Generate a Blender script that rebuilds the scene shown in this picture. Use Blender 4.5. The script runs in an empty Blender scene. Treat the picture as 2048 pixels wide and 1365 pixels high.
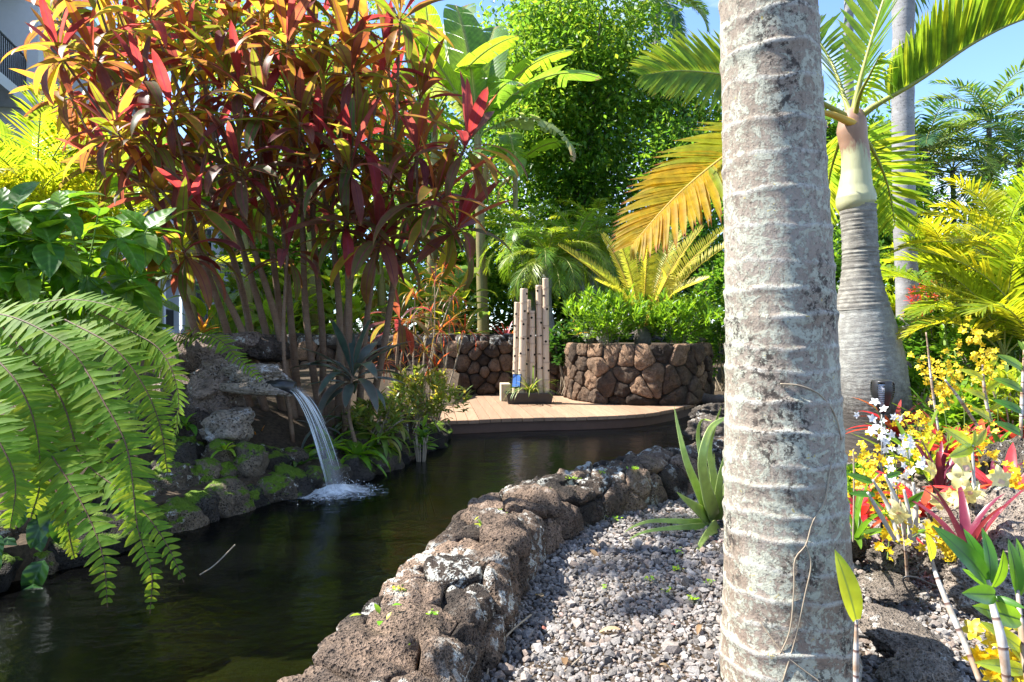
import bpy, math, random, bmesh
import numpy as np
from mathutils import Vector, Matrix, noise

rnd = random.Random(7)
rng = np.random.default_rng(7)
sc = bpy.context.scene
col = sc.collection

# ------------------------------------------------------------------ camera, sky, sun, exposure
F, H, HOR = 1300.0, 1.30, 660.0            # focal length in photo pixels, eye height, horizon row
cam_d = bpy.data.cameras.new('camera'); cam = bpy.data.objects.new('camera', cam_d); col.objects.link(cam)
cam.location = (0, 0, H); cam.rotation_euler = (math.radians(90), 0, 0)
cam_d.sensor_width = 36.0; cam_d.lens = F / 2048 * 36.0
cam_d.shift_y = -(682.5 - HOR) / 2048; cam_d.clip_start = 0.05; cam_d.clip_end = 2000
sc.camera = cam

SUN_EL = math.radians(51)
SUN_H = Vector((-0.985, 0.15)).normalized()            # horizontal direction towards the sun
SUN_DIR = Vector((SUN_H.x * math.cos(SUN_EL), SUN_H.y * math.cos(SUN_EL), math.sin(SUN_EL)))
world = bpy.data.worlds.new('World'); sc.world = world; world.use_nodes = True
wn, wl = world.node_tree.nodes, world.node_tree.links
wn.clear()
w_out = wn.new('ShaderNodeOutputWorld'); w_bg = wn.new('ShaderNodeBackground'); w_sky = wn.new('ShaderNodeTexSky')
w_sky.sky_type = 'NISHITA'; w_sky.sun_disc = False; w_sky.sun_elevation = SUN_EL
w_sky.sun_rotation = math.atan2(SUN_H.x, SUN_H.y)
w_sky.altitude = 3000; w_sky.air_density = 0.95; w_sky.dust_density = 0.0; w_sky.ozone_density = 4.0
w_tc = wn.new('ShaderNodeTexCoord'); w_map = wn.new('ShaderNodeMapping'); w_map.inputs['Scale'].default_value = (2.0, 2.0, 5.0); w_map.inputs['Location'].default_value = (3.1, 1.7, 0.4)
w_noise = wn.new('ShaderNodeTexNoise'); w_noise.inputs['Scale'].default_value = 1.1; w_noise.inputs['Detail'].default_value = 8
w_noise.inputs['Roughness'].default_value = 0.55
w_ramp = wn.new('ShaderNodeValToRGB'); w_ramp.color_ramp.elements[0].position = 0.52; w_ramp.color_ramp.elements[1].position = 0.72
w_mix = wn.new('ShaderNodeMix'); w_mix.data_type = 'RGBA'
w_mix.inputs[7].default_value = (4.2, 4.4, 4.7, 1)
wl.new(w_tc.outputs['Generated'], w_map.inputs['Vector']); wl.new(w_map.outputs[0], w_noise.inputs['Vector'])
wl.new(w_noise.outputs['Fac'], w_ramp.inputs[0]); wl.new(w_ramp.outputs[0], w_mix.inputs[0])
wl.new(w_sky.outputs[0], w_mix.inputs[6]); wl.new(w_mix.outputs[2], w_bg.inputs['Color'])
w_bg.inputs['Strength'].default_value = 0.135
wl.new(w_bg.outputs[0], w_out.inputs['Surface'])

sun_d = bpy.data.lights.new('sun', 'SUN'); sun = bpy.data.objects.new('sun', sun_d); col.objects.link(sun)
sun_d.energy = 4.6; sun_d.angle = math.radians(0.53); sun_d.color = (1.0, 0.955, 0.87)
sun.rotation_euler = SUN_DIR.to_track_quat('Z', 'Y').to_euler(); sun.location = (0, 0, 30)

sc.view_settings.view_transform = 'Standard'; sc.view_settings.look = 'None'
sc.view_settings.gamma = 1.0; sc.view_settings.use_curve_mapping = False
sc.view_settings.exposure = 1.92
sc.render.engine = 'CYCLES'
sc.cycles.max_bounces = 8; sc.cycles.diffuse_bounces = 4; sc.cycles.glossy_bounces = 3
sc.cycles.transmission_bounces = 5; sc.cycles.transparent_max_bounces = 12
sc.cycles.sample_clamp_indirect = 6.0; sc.cycles.caustics_reflective = False; sc.cycles.caustics_refractive = False
sc.cycles.use_denoising = True

# ------------------------------------------------------------------ helpers
def at(u, v, Y):
    """The world point at depth Y that the photograph shows at pixel (u, v)."""
    return Vector(((u - 1024) / F * Y, Y, H - (v - HOR) / F * Y))

def at_z(u, v, z):
    Y = (H - z) * F / (v - HOR)
    return Vector(((u - 1024) / F * Y, Y, z))

def A(x): return np.array(x, dtype=float)

def unit(a):
    a = np.asarray(a, float)
    return a / np.maximum(np.linalg.norm(a, axis=-1, keepdims=True), 1e-9)

class MB:
    """Collects geometry; build() makes it ONE mesh."""
    def __init__(s): s.v, s.f, s.uv, s.va, s.mi, s.n = [], [], [], [], [], 0
    def add(s, v, f, uv=None, vary=0.0, mi=0):
        v = np.asarray(v, float).reshape(-1, 3); f = np.asarray(f, int)
        s.v.append(v); s.f.append(f + s.n)
        s.uv.append(np.zeros((len(v), 2)) if uv is None else np.asarray(uv, float).reshape(-1, 2))
        s.va.append(np.broadcast_to(np.asarray(vary, float), (len(v),)).copy())
        s.mi.append(np.full(len(f), mi)); s.n += len(v)
    def box(s, c, d, rz=0.0, mi=0):
        c = A(c); d = A(d) / 2
        k = A([[-1,-1,-1],[1,-1,-1],[1,1,-1],[-1,1,-1],[-1,-1,1],[1,-1,1],[1,1,1],[-1,1,1]]) * d
        cs, sn = math.cos(rz), math.sin(rz)
        k = np.stack([k[:,0]*cs - k[:,1]*sn, k[:,0]*sn + k[:,1]*cs, k[:,2]], 1) + c
        s.add(k, [[0,3,2,1],[4,5,6,7],[0,1,5,4],[1,2,6,5],[2,3,7,6],[3,0,4,7]], mi=mi)
    def mesh(s, name, mats, smooth=True):
        me = bpy.data.meshes.new(name)
        V = np.concatenate(s.v); me.vertices.add(len(V)); me.vertices.foreach_set('co', V.astype(np.float32).ravel())
        loops = np.concatenate([f.ravel() for f in s.f]); tot = np.concatenate([np.full(len(f), f.shape[1]) for f in s.f])
        me.loops.add(len(loops)); me.loops.foreach_set('vertex_index', loops.astype(np.int32))
        me.polygons.add(len(tot)); st = np.concatenate([[0], np.cumsum(tot)[:-1]])
        me.polygons.foreach_set('loop_start', st.astype(np.int32))
        me.polygons.foreach_set('material_index', np.concatenate(s.mi).astype(np.int32))
        me.polygons.foreach_set('use_smooth', np.full(len(tot), smooth))
        uv = np.concatenate(s.uv)[loops]
        ul = me.uv_layers.new(name='UVMap'); ul.data.foreach_set('uv', uv.astype(np.float32).ravel())
        at_ = me.attributes.new('vary', 'FLOAT', 'POINT'); at_.data.foreach_set('value', np.concatenate(s.va).astype(np.float32))
        for m in (mats if isinstance(mats, (list, tuple)) else [mats]): me.materials.append(m)
        me.update(calc_edges=True)
        return me

WM = {}
def _props(o, label, cat, group, kind):
    if label: o['label'] = label
    if cat: o['category'] = cat
    if group: o['group'] = group
    if kind: o['kind'] = kind

def thing(name, label, cat, loc, group=None):
    o = bpy.data.objects.new(name, None); col.objects.link(o); o.location = loc; o.empty_display_size = 0.1
    WM[o] = Matrix.Translation(loc); _props(o, label, cat, group, None)
    return o

def put(name, mesh, parent=None, M=None, label=None, cat=None, group=None, kind=None):
    o = bpy.data.objects.new(name, mesh); col.objects.link(o)
    M = M if M is not None else Matrix.Identity(4)
    if parent is not None:
        o.parent = parent; o.matrix_parent_inverse = WM[parent].inverted()
    o.matrix_basis = M; WM[o] = M
    _props(o, label, cat, group, kind)
    return o

def spline(pts, n):
    """Catmull-Rom through pts, n samples evenly spaced in length."""
    p = A([tuple(q) for q in pts]); m = len(p)
    if m == 2:
        t = np.linspace(0, 1, n)[:, None]; return p[0] + (p[1] - p[0]) * t
    e = np.vstack([2 * p[0] - p[1], p, 2 * p[-1] - p[-2]])
    out = []
    for i in range(m - 1):
        t = np.linspace(0, 1, 17)[:, None][: 17 if i == m - 2 else 16]
        a, b, c, d = e[i], e[i+1], e[i+2], e[i+3]
        out.append(0.5 * ((2*b) + (-a + c)*t + (2*a - 5*b + 4*c - d)*t**2 + (-a + 3*b - 3*c + d)*t**3))
    q = np.vstack(out); L = np.concatenate([[0], np.cumsum(np.linalg.norm(np.diff(q, axis=0), axis=1))])
    s = np.linspace(0, L[-1], n)
    return np.stack([np.interp(s, L, q[:, k]) for k in range(3)], 1)

def tangents(p):
    return unit(np.gradient(p, axis=0))

def frames(p, ref=(0, 0, 1)):
    T = tangents(p); R = np.broadcast_to(A(ref), T.shape).copy()
    bad = np.abs((T * R).sum(1)) > 0.97
    R[bad] = A([0.3, -1, 0.1]) / 1.05
    S = unit(np.cross(T, R)); N = np.cross(S, T)
    return T, N, S

def tube(mb, p, r, seg=8, mi=0, vary=0.0, cap=True, ref=(0.31, -0.9, 0.2)):
    p = np.asarray(p, float); n = len(p); r = np.broadcast_to(np.asarray(r, float), (n,))
    T = tangents(p); R = unit(A(ref)); S = unit(np.cross(T, R)); N = np.cross(S, T)
    a = np.linspace(0, 2*math.pi, seg, endpoint=False)
    ring = np.cos(a)[None, :, None]*S[:, None, :] + np.sin(a)[None, :, None]*N[:, None, :]
    V = p[:, None, :] + ring * r[:, None, None]
    i = np.arange(n - 1)[:, None]*seg; j = np.arange(seg)[None, :]; k = (j + 1) % seg
    f = np.stack([i + j, i + k, i + seg + k, i + seg + j], -1).reshape(-1, 4)
    L = np.concatenate([[0], np.cumsum(np.linalg.norm(np.diff(p, axis=0), axis=1))])
    uv = np.stack([np.broadcast_to(a/(2*math.pi), (n, seg)), np.broadcast_to(L[:, None], (n, seg))], -1)
    mb.add(V, f, uv, vary, mi)
    if cap:
        base = mb.n - n*seg
        for off, q, flip in ((0, p[0], True), ((n-1)*seg, p[-1], False)):
            c = mb.n; mb.add([q], np.zeros((0, 3), int), [[0, 0]], vary, mi)
            fs = [[c, base+off+(x+1) % seg, base+off+x] if flip else [c, base+off+x, base+off+(x+1) % seg] for x in range(seg)]
            mb.f.append(np.array(fs)); mb.mi.append(np.full(seg, mi))

PROF = {
    'lance': lambda t: np.clip(np.sin(math.pi*np.clip(t*0.93 + 0.07, 0, 1)**0.85), 0, 1)**0.8,
    'strap': lambda t: np.minimum(1, (1 - t)**0.55*1.15) * (0.75 + 0.25*np.minimum(1, t*5)),
    'ovate': lambda t: np.clip(np.sin(math.pi*np.clip(t, 0, 1)**0.72), 0, 1)**0.75,
    'needle': lambda t: np.minimum(1, t*6 + 0.35) * (1 - t**2.2)**0.7,
    'paddle': lambda t: np.minimum(1, (t*7 + 0.03)**0.7) * np.clip(1 - t**6, 0, 1)**0.5,
    'ti': lambda t: np.where(t < 0.2, 0.14 + 0.1*t, 0.14 + 0.86*np.clip(np.sin(math.pi*np.clip((t-0.17)/0.83, 0, 1)**0.85), 0, 1)**0.85) * np.where(t > 0.995, 0.02, 1),
}
def leaves(mb, pos, D, N, L, W, prof='lance', seg=3, droop=0.0, fold=0.15, vary=0.0, mi=0, curl=0.0, wave=0.0, waven=5):
    """Many leaves at once: base pos, direction D, upper normal N. droop bends towards -z in the world, curl bends towards -N."""
    pos = np.asarray(pos, float).reshape(-1, 3); n = len(pos)
    D = unit(np.broadcast_to(np.asarray(D, float), (n, 3))); N = np.broadcast_to(np.asarray(N, float), (n, 3))
    S = unit(np.cross(D, N)); N = np.cross(S, D)
    b = lambda x: np.broadcast_to(np.asarray(x, float), (n,))[:, None]
    L, W, droop, curl, vary, wave = b(L), b(W), b(droop), b(curl), b(vary), b(wave)
    t = np.linspace(0, 1, seg + 1)[None, :]; w = PROF[prof](t[0])[None, :]
    # arc-like bending along curl
    ang = curl * t
    along = np.where(np.abs(curl) > 1e-3, np.sin(ang)/np.where(np.abs(curl) > 1e-3, curl, 1), t)
    down = np.where(np.abs(curl) > 1e-3, (1 - np.cos(ang))/np.where(np.abs(curl) > 1e-3, curl, 1), 0*t)
    C = pos[:, None] + D[:, None]*(along*L)[..., None] - N[:, None]*(down*L)[..., None]
    C = C + A([0, 0, -1]) * (droop*L*t**2)[..., None]
    if droop.max() > 0: C = C - D[:, None]*(0.35*droop*L*t**2)[..., None]
    nn = N[:, None]*np.cos(ang)[..., None] + D[:, None]*np.sin(ang)[..., None]
    off = S[:, None]*(W/2*w)[..., None]; up = nn*(fold*W/2*w)[..., None]
    ph = rng.uniform(0, 6.28, (n, 1))
    wv = nn*(wave*W*np.sin(t*waven*6.28 + ph)*w)[..., None]; wv2 = nn*(wave*W*np.sin(t*waven*6.28 + ph + 2.2)*w)[..., None]
    k = seg + 1
    if np.isscalar(fold) and fold == 0:
        V = np.stack([C - off + wv, C + off + wv2], 2).reshape(-1, 3); c = 2
        u = A([0, 1])
    else:
        V = np.stack([C - off + up + wv, C, C + off + up + wv2], 2).reshape(-1, 3); c = 3
        u = A([0, .5, 1])
    i = (np.arange(n)*k*c)[:, None, None] + (np.arange(seg)*c)[None, :, None] + np.arange(c - 1)[None, None, :]
    f = np.stack([i, i + 1, i + c + 1, i + c], -1).reshape(-1, 4)
    uv = np.stack([np.broadcast_to(u[None, None, :], (n, k, c)), np.broadcast_to(t[0][None, :, None], (n, k, c))], -1)
    mb.add(V, f, uv, np.repeat(vary[:, 0], k*c), mi)

def leaf_mesh(name, mat, **kw):
    mb = MB(); leaves(mb, [[0, 0, 0]], [[0, 1, 0]], [[0, 0, 1]], **kw); return mb.mesh(name, mat)

def frame_m(pos, d, n, s=1.0):
    """Matrix whose local +Y is d and +Z is close to n."""
    d = Vector(d).normalized(); n = Vector(n); x = d.cross(n)
    if x.length < 1e-4: x = d.cross(Vector((0.3, 0.7, 0.2)))
    x.normalize(); z = x.cross(d)
    M = Matrix(((x.x*s, d.x*s, z.x*s, pos[0]), (x.y*s, d.y*s, z.y*s, pos[1]), (x.z*s, d.z*s, z.z*s, pos[2]), (0, 0, 0, 1)))
    return M

def frond_geo(p, n, ll, lw, up=(0, 0, 1), a0=70, a1=30, vee=15, droop=0.25, t0=0.12, t1=1.0, seg=3, lenf=None, jit=0.08, prof='needle', fold=0.12, vary=None):
    """Leaflets along the rachis p: dict of arrays for leaves()."""
    m = len(p); T, N, S = frames(p, up)
    t = np.linspace(t0, t1, n); ix = t*(m - 1)
    g = lambda X: np.stack([np.interp(ix, np.arange(m), X[:, k]) for k in range(3)], 1)
    P_, T_, N_, S_ = g(p), unit(g(T)), unit(g(N)), unit(g(S))
    tt = (t - t0)/(t1 - t0)
    lf = (np.sin(math.pi*np.clip(tt*0.86 + 0.10, 0, 1))**0.6 if lenf is None else lenf(tt))
    an = np.radians(a0 + (a1 - a0)*tt)
    out = []
    for sgn in (-1, 1):
        a = an + rng.normal(0, jit, n); ve = math.radians(vee) + rng.normal(0, jit, n)
        lat = sgn*S_*np.cos(ve)[:, None] + N_*np.sin(ve)[:, None]
        D = T_*np.cos(a)[:, None] + lat*np.sin(a)[:, None]
        nn = N_*np.cos(ve)[:, None] - sgn*S_*np.sin(ve)[:, None]
        out.append(dict(pos=P_, D=D, N=nn, L=ll*lf*(1 + rng.normal(0, jit*0.6, n)), W=lw*(0.55 + 0.45*lf), droop=np.clip(droop*(1 + rng.normal(0, .3, n)), 0, 2)))
    return {k: np.concatenate([o[k] for o in out]) for k in out[0]}

def add_frond(mb, p, n, ll, lw, r0=0.012, seg=3, prof='needle', fold=0.12, vary=0.0, mi=0, rmi=1, **kw):
    g = frond_geo(p, n, ll, lw, **kw)
    tube(mb, p, np.linspace(r0, r0*0.18, len(p)), 5, mi=rmi, cap=False)
    va = (np.asarray(vary) + rng.normal(0, .06, len(g['pos']))) % 1.0
    leaves(mb, g['pos'], g['D'], g['N'], g['L'], g['W'], prof=prof, seg=seg, droop=g['droop'], fold=fold, vary=va, mi=mi)

def arc(base, az, el0, L, bend, n=14, side=0.0):
    """A rachis leaving base at azimuth az and elevation el0 (degrees), bending down by bend degrees over its length."""
    s = np.linspace(0, 1, n); el = np.radians(el0 - bend*s**1.3); z = np.radians(az + side*s)
    d = np.stack([np.cos(el)*np.cos(z), np.cos(el)*np.sin(z), np.sin(el)], 1)
    st = (d[1:] + d[:-1])/2 * (L/(n - 1))
    return np.vstack([A(base), A(base) + np.cumsum(st, axis=0)])

# ------------------------------------------------------------------ materials
class NT:
    def __init__(s, name):
        s.m = bpy.data.materials.new(name); s.m.use_nodes = True; s.t = s.m.node_tree; s.t.nodes.clear()
        s.out = s.t.nodes.new('ShaderNodeOutputMaterial')
    def n(s, typ, **kw):
        nd = s.t.nodes.new('ShaderNode' + typ)
        for k, v in kw.items():
            if hasattr(nd, k): setattr(nd, k, v)
            else: nd.inputs[k.replace('_', ' ')].default_value = v
        return nd
    def l(s, a, b): s.t.links.new(a, b)
    def math(s, op, a, b=None, c=None, clamp=False):
        nd = s.t.nodes.new('ShaderNodeMath'); nd.operation = op; nd.use_clamp = clamp
        for i, x in enumerate((a, b, c)):
            if x is None: continue
            if isinstance(x, (int, float)): nd.inputs[i].default_value = x
            else: s.l(x, nd.inputs[i])
        return nd.outputs[0]
    def mix(s, fac, a, b, mode='MIX'):
        nd = s.t.nodes.new('ShaderNodeMix'); nd.data_type = 'RGBA'; nd.blend_type = mode
        for i, x in ((0, fac), (6, a), (7, b)):
            if isinstance(x, (int, float)): nd.inputs[i].default_value = x
            elif isinstance(x, tuple): nd.inputs[i].default_value = (*x[:3], 1)
            else: s.l(x, nd.inputs[i])
        return nd.outputs[2]
    def ramp(s, fac, stops, interp='LINEAR'):
        nd = s.t.nodes.new('ShaderNodeValToRGB'); r = nd.color_ramp; r.interpolation = interp
        while len(r.elements) < len(stops): r.elements.new(0.5)
        for e, (p, c) in zip(r.elements, stops): e.position = p; e.color = (*c[:3], 1) if isinstance(c, tuple) else (c, c, c, 1)
        s.l(fac, nd.inputs[0]); return nd.outputs[0]
    def noise(s, scale, detail=4, rough=0.55, vec=None, dist=0.0):
        nd = s.n('TexNoise', Scale=scale, Detail=detail, Roughness=rough, Distortion=dist)
        if vec is not None: s.l(vec, nd.inputs['Vector'])
        return nd.outputs['Fac']
    def obj(s): return s.n('TexCoord').outputs['Object']
    def pos(s): return s.n('NewGeometry').outputs['Position']
    def bump(s, h, strength=0.5, dist=0.02, nrm=None):
        b = s.n('Bump', Strength=strength, Distance=dist); s.l(h, b.inputs['Height'])
        if nrm is not None: s.l(nrm, b.inputs['Normal'])
        return b.outputs[0]
    def principled(s, color, rough=0.6, spec=0.5, normal=None, metallic=0.0):
        p = s.n('BsdfPrincipled'); p.inputs['Metallic'].default_value = metallic
        p.inputs['Specular IOR Level'].default_value = spec
        for k, x in (('Base Color', color), ('Roughness', rough)):
            if isinstance(x, tuple): p.inputs[k].default_value = (*x[:3], 1)
            elif isinstance(x, (int, float)): p.inputs[k].default_value = x
            else: s.l(x, p.inputs[k])
        if normal is not None: s.l(normal, p.inputs['Normal'])
        return p.outputs[0]
    def done(s, shader): s.l(shader, s.out.inputs['Surface']); return s.m

def leaf_mat(name, cols, tcols=None, tfac=0.45, rough=0.38, tip=None, tip_at=0.9, mid=None, veins=0.0, blotch=None, blotch_at=0.62, spec=0.5, edge=None):
    m = NT(name); k = len(cols)
    info = m.n('ObjectInfo').outputs['Random']; va = m.n('Attribute', attribute_name='vary').outputs['Fac']
    fac = m.math('FRACT', m.math('ADD', info, va))
    st = [((i + 0.5)/k, c) for i, c in enumerate(cols)]
    c = m.ramp(fac, st)
    tc = tcols or [tuple(min(0.9, x*g) for x, g in zip(q, (3.0, 2.4, 1.1))) for q in cols]
    t = m.ramp(fac, [((i + 0.5)/k, q) for i, q in enumerate(tc)])
    P_ = m.pos(); nz = m.noise(9.0, 3, 0.6, P_)
    sh = m.ramp(nz, [(0.3, 0.72), (0.7, 1.25)])
    c = m.mix(1.0, c, sh, 'MULTIPLY'); t = m.mix(1.0, t, sh, 'MULTIPLY')
    uv = m.n('UVMap', uv_map='UVMap').outputs[0]; sep = m.n('SeparateXYZ'); m.l(uv, sep.inputs[0]); U, V = sep.outputs[0], sep.outputs[1]
    across = m.math('ABSOLUTE', m.math('SUBTRACT', U, 0.5))
    if blotch:
        f = m.ramp(m.noise(14.0, 4, 0.6, P_), [(blotch_at, 0.0), (blotch_at + 0.06, 1.0)]); c = m.mix(f, c, blotch); t = m.mix(f, t, tuple(min(.9, x*1.5) for x in blotch))
    if edge:
        f = m.ramp(across, [(0.36, 0.0), (0.48, 1.0)]); c = m.mix(f, c, edge); t = m.mix(f, t, tuple(min(.9, x*1.8) for x in edge))
    if mid:
        f = m.ramp(across, [(0.02, 1.0), (0.07, 0.0)]); c = m.mix(f, c, mid); t = m.mix(f, t, tuple(x*0.8 for x in mid))
    if tip:
        f = m.ramp(m.math('ADD', V, m.math('MULTIPLY', m.math('SUBTRACT', nz, 0.5), 0.25)), [(tip_at - 0.05, 0.0), (tip_at + 0.04, 1.0)])
        c = m.mix(f, c, tip); t = m.mix(f, t, tip)
    nrm = None
    if veins:
        w = m.math('SINE', m.math('MULTIPLY', m.math('ADD', V, m.math('MULTIPLY', across, -0.35)), veins))
        nrm = m.bump(w, 0.25, 0.004)
        dk = m.ramp(w, [(0.0, 0.88), (1.0, 1.08)]); c = m.mix(1.0, c, dk, 'MULTIPLY'); t = m.mix(1.0, t, dk, 'MULTIPLY')
    p = m.principled(c, rough, spec, nrm)
    tr = m.n('BsdfTranslucent'); m.l(t, tr.inputs['Color'])
    if nrm is not None: m.l(nrm, tr.inputs['Normal'])
    mx = m.n('MixShader', Fac=tfac); m.l(p, mx.inputs[1]); m.l(tr.outputs[0], mx.inputs[2])
    return m.done(mx.outputs[0])

def plain(name, color, rough=0.6, spec=0.5, nscale=None, var=0.25, bump=0.0, metallic=0.0):
    m = NT(name); P_ = m.obj()
    c = color; nrm = None
    if nscale:
        nz = m.noise(nscale, 5, 0.6, P_)
        c = m.mix(nz, tuple(x*(1 - var) for x in color), tuple(min(1, x*(1 + var)) for x in color))
        if bump: nrm = m.bump(nz, bump, 0.01)
    return m.done(m.principled(c, rough, spec, nrm, metallic))

def stone_mat(name, a, b, lichen=0.0, moss=0.0, pore=1.0, pscale=70.0, lcol=(0.55, 0.55, 0.50), joint=None, mcol=(0.10, 0.17, 0.012)):
    m = NT(name); P_ = m.pos(); r = m.n('ObjectInfo').outputs['Random']
    n1 = m.noise(4.0, 6, 0.65, P_); n2 = m.noise(26.0, 5, 0.7, P_)
    c = m.mix(m.ramp(m.math('ADD', n1, m.math('MULTIPLY', m.math('SUBTRACT', r, 0.5), 0.35)), [(0.3, 0.0), (0.7, 1.0)]), a, b)
    c = m.mix(1.0, c, m.ramp(n2, [(0.25, 0.55), (0.75, 1.35)]), 'MULTIPLY')
    c = m.mix(1.0, c, m.ramp(r, [(0.0, 0.68), (1.0, 1.4)]), 'MULTIPLY')
    vo = m.n('TexVoronoi', Scale=pscale); m.l(P_, vo.inputs['Vector'])
    pm = m.noise(9.0, 3, 0.6, P_)
    hole = m.math('MULTIPLY', m.ramp(vo.outputs['Distance'], [(0.16, 1.0), (0.40, 0.0)]), m.ramp(pm, [(0.38, 0.2), (0.55, 1.0)]))
    c = m.mix(m.math('MULTIPLY', hole, 0.75), c, tuple(x*0.22 for x in a))
    vo2 = m.n('TexVoronoi', Scale=pscale*2.6); m.l(P_, vo2.inputs['Vector'])
    hole2 = m.ramp(vo2.outputs['Distance'], [(0.15, 1.0), (0.42, 0.0)])
    c = m.mix(m.math('MULTIPLY', hole2, 0.4), c, tuple(x*0.35 for x in a))
    h = m.math('SUBTRACT', m.math('ADD', n2, m.math('MULTIPLY', m.noise(90, 3, 0.7, P_), 0.5)), m.math('ADD', m.math('MULTIPLY', hole, 1.3), m.math('MULTIPLY', hole2, 0.5)))
    nrm = m.bump(h, 1.0, 0.02)
    geo = m.n('NewGeometry'); sp = m.n('SeparateXYZ'); m.l(geo.outputs['Normal'], sp.inputs[0])
    if lichen:
        ln = m.noise(16.0, 7, 0.72, P_); big = m.noise(2.3, 2, 0.5, P_)
        f = m.math('MULTIPLY', m.ramp(ln, [(0.60 - 0.1*lichen, 0.0), (0.64 - 0.1*lichen, 1.0)]), m.ramp(big, [(0.46, 0.0), (0.56, 1.0)]))
        c = m.mix(m.math('MULTIPLY', f, 0.85), c, lcol)
    if moss:
        mn = m.noise(5.0, 6, 0.7, P_)
        f = m.ramp(m.math('ADD', mn, m.math('MULTIPLY', sp.outputs[2], 0.22)), [(0.70 - 0.2*moss, 0.0), (0.76 - 0.2*moss, 1.0)])
        c = m.mix(f, c, m.mix(n2, tuple(x*0.5 for x in mcol), tuple(x*1.6 for x in mcol)))
    return m.done(m.principled(c, 0.88, 0.25, nrm))
M = {}
M['ti_dark'] = leaf_mat('ti_dark', [(0.055, 0.085, 0.022), (0.12, 0.026, 0.034), (0.05, 0.095, 0.02), (0.15, 0.030, 0.050), (0.08, 0.115, 0.022), (0.09, 0.028, 0.030)],
    [(0.30, 0.38, 0.02), (0.50, 0.07, 0.05), (0.28, 0.42, 0.02), (0.58, 0.07, 0.09), (0.45, 0.46, 0.03), (0.45, 0.06, 0.06)], 0.45, 0.45, spec=0.2, tip=(0.30, 0.17, 0.06), tip_at=0.97, mid=(0.22, 0.06, 0.06), veins=0, edge=(0.20, 0.05, 0.04))
M['ti_red'] = leaf_mat('ti_red', [(0.18, 0.022, 0.030), (0.28, 0.040, 0.050), (0.20, 0.050, 0.020), (0.10, 0.045, 0.018)],
    [(0.60, 0.07, 0.06), (0.80, 0.13, 0.12), (0.80, 0.28, 0.05), (0.50, 0.30, 0.03)], 0.48, 0.45, spec=0.2, mid=(0.45, 0.06, 0.10), tip=(0.4, 0.2, 0.08), tip_at=0.97)
M['ti_gold'] = leaf_mat('ti_gold', [(0.22, 0.13, 0.015), (0.14, 0.15, 0.015), (0.30, 0.10, 0.02), (0.10, 0.13, 0.02)],
    [(0.85, 0.55, 0.05), (0.60, 0.60, 0.04), (0.85, 0.36, 0.05), (0.50, 0.52, 0.04)], 0.52, 0.45, spec=0.2, edge=(0.45, 0.10, 0.05), tip=(0.4, 0.2, 0.08), tip_at=0.96)
M['ti_blue'] = leaf_mat('ti_blue', [(0.05, 0.085, 0.075), (0.07, 0.11, 0.085), (0.09, 0.10, 0.085)], [(0.10, 0.17, 0.08), (0.14, 0.20, 0.10), (0.16, 0.17, 0.1)], 0.3, 0.42, edge=(0.17, 0.10, 0.08), tip=(0.30, 0.2, 0.12), tip_at=0.95)
M['ti_thin'] = leaf_mat('ti_thin', [(0.16, 0.03, 0.02), (0.22, 0.14, 0.02), (0.10, 0.10, 0.02), (0.07, 0.02, 0.02), (0.30, 0.06, 0.03)], None, 0.45, 0.4)
M['banana'] = leaf_mat('banana', [(0.075, 0.18, 0.020), (0.11, 0.22, 0.020), (0.06, 0.16, 0.03)], [(0.40, 0.60, 0.03), (0.50, 0.66, 0.03), (0.30, 0.52, 0.04)], 0.5, 0.36, mid=(0.30, 0.36, 0.10), veins=150.0, tip=(0.33, 0.22, 0.09), tip_at=1.02)
M['banana_pale'] = leaf_mat('banana_pale', [(0.20, 0.28, 0.09), (0.26, 0.30, 0.12)], [(0.42, 0.5, 0.10), (0.48, 0.5, 0.16)], 0.45, 0.4, mid=(0.4, 0.42, 0.16), tip=(0.36, 0.24, 0.12), tip_at=0.9)
M['dead'] = leaf_mat('dead', [(0.26, 0.17, 0.09), (0.20, 0.12, 0.06), (0.34, 0.24, 0.14)], None, 0.3, 0.7)
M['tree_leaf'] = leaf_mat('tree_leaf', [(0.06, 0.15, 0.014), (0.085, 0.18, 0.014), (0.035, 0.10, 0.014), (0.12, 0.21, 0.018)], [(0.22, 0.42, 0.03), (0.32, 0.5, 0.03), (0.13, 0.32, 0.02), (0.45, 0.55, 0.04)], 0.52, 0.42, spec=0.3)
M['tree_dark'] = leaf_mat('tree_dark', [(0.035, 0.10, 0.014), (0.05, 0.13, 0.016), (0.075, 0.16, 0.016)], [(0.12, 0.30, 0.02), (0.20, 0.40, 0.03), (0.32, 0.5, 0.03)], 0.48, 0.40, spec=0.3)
M['lime'] = leaf_mat('lime', [(0.16, 0.26, 0.015), (0.21, 0.27, 0.015), (0.12, 0.23, 0.02)], [(0.55, 0.66, 0.03), (0.62, 0.62, 0.03), (0.42, 0.6, 0.04)], 0.52, 0.4, veins=80.0, mid=(0.35, 0.4, 0.1))
M['areca'] = leaf_mat('areca', [(0.15, 0.25, 0.018), (0.21, 0.29, 0.018), (0.11, 0.21, 0.018), (0.28, 0.30, 0.02)], None, 0.5, 0.36, tip=(0.36, 0.24, 0.08), tip_at=1.0)
M['date'] = leaf_mat('date', [(0.09, 0.20, 0.02), (0.13, 0.24, 0.025), (0.07, 0.16, 0.02), (0.20, 0.27, 0.02)], None, 0.5, 0.38)
M['royal'] = leaf_mat('royal', [(0.03, 0.085, 0.03), (0.05, 0.12, 0.035), (0.09, 0.16, 0.04), (0.12, 0.19, 0.03)], None, 0.42, 0.34)
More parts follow.
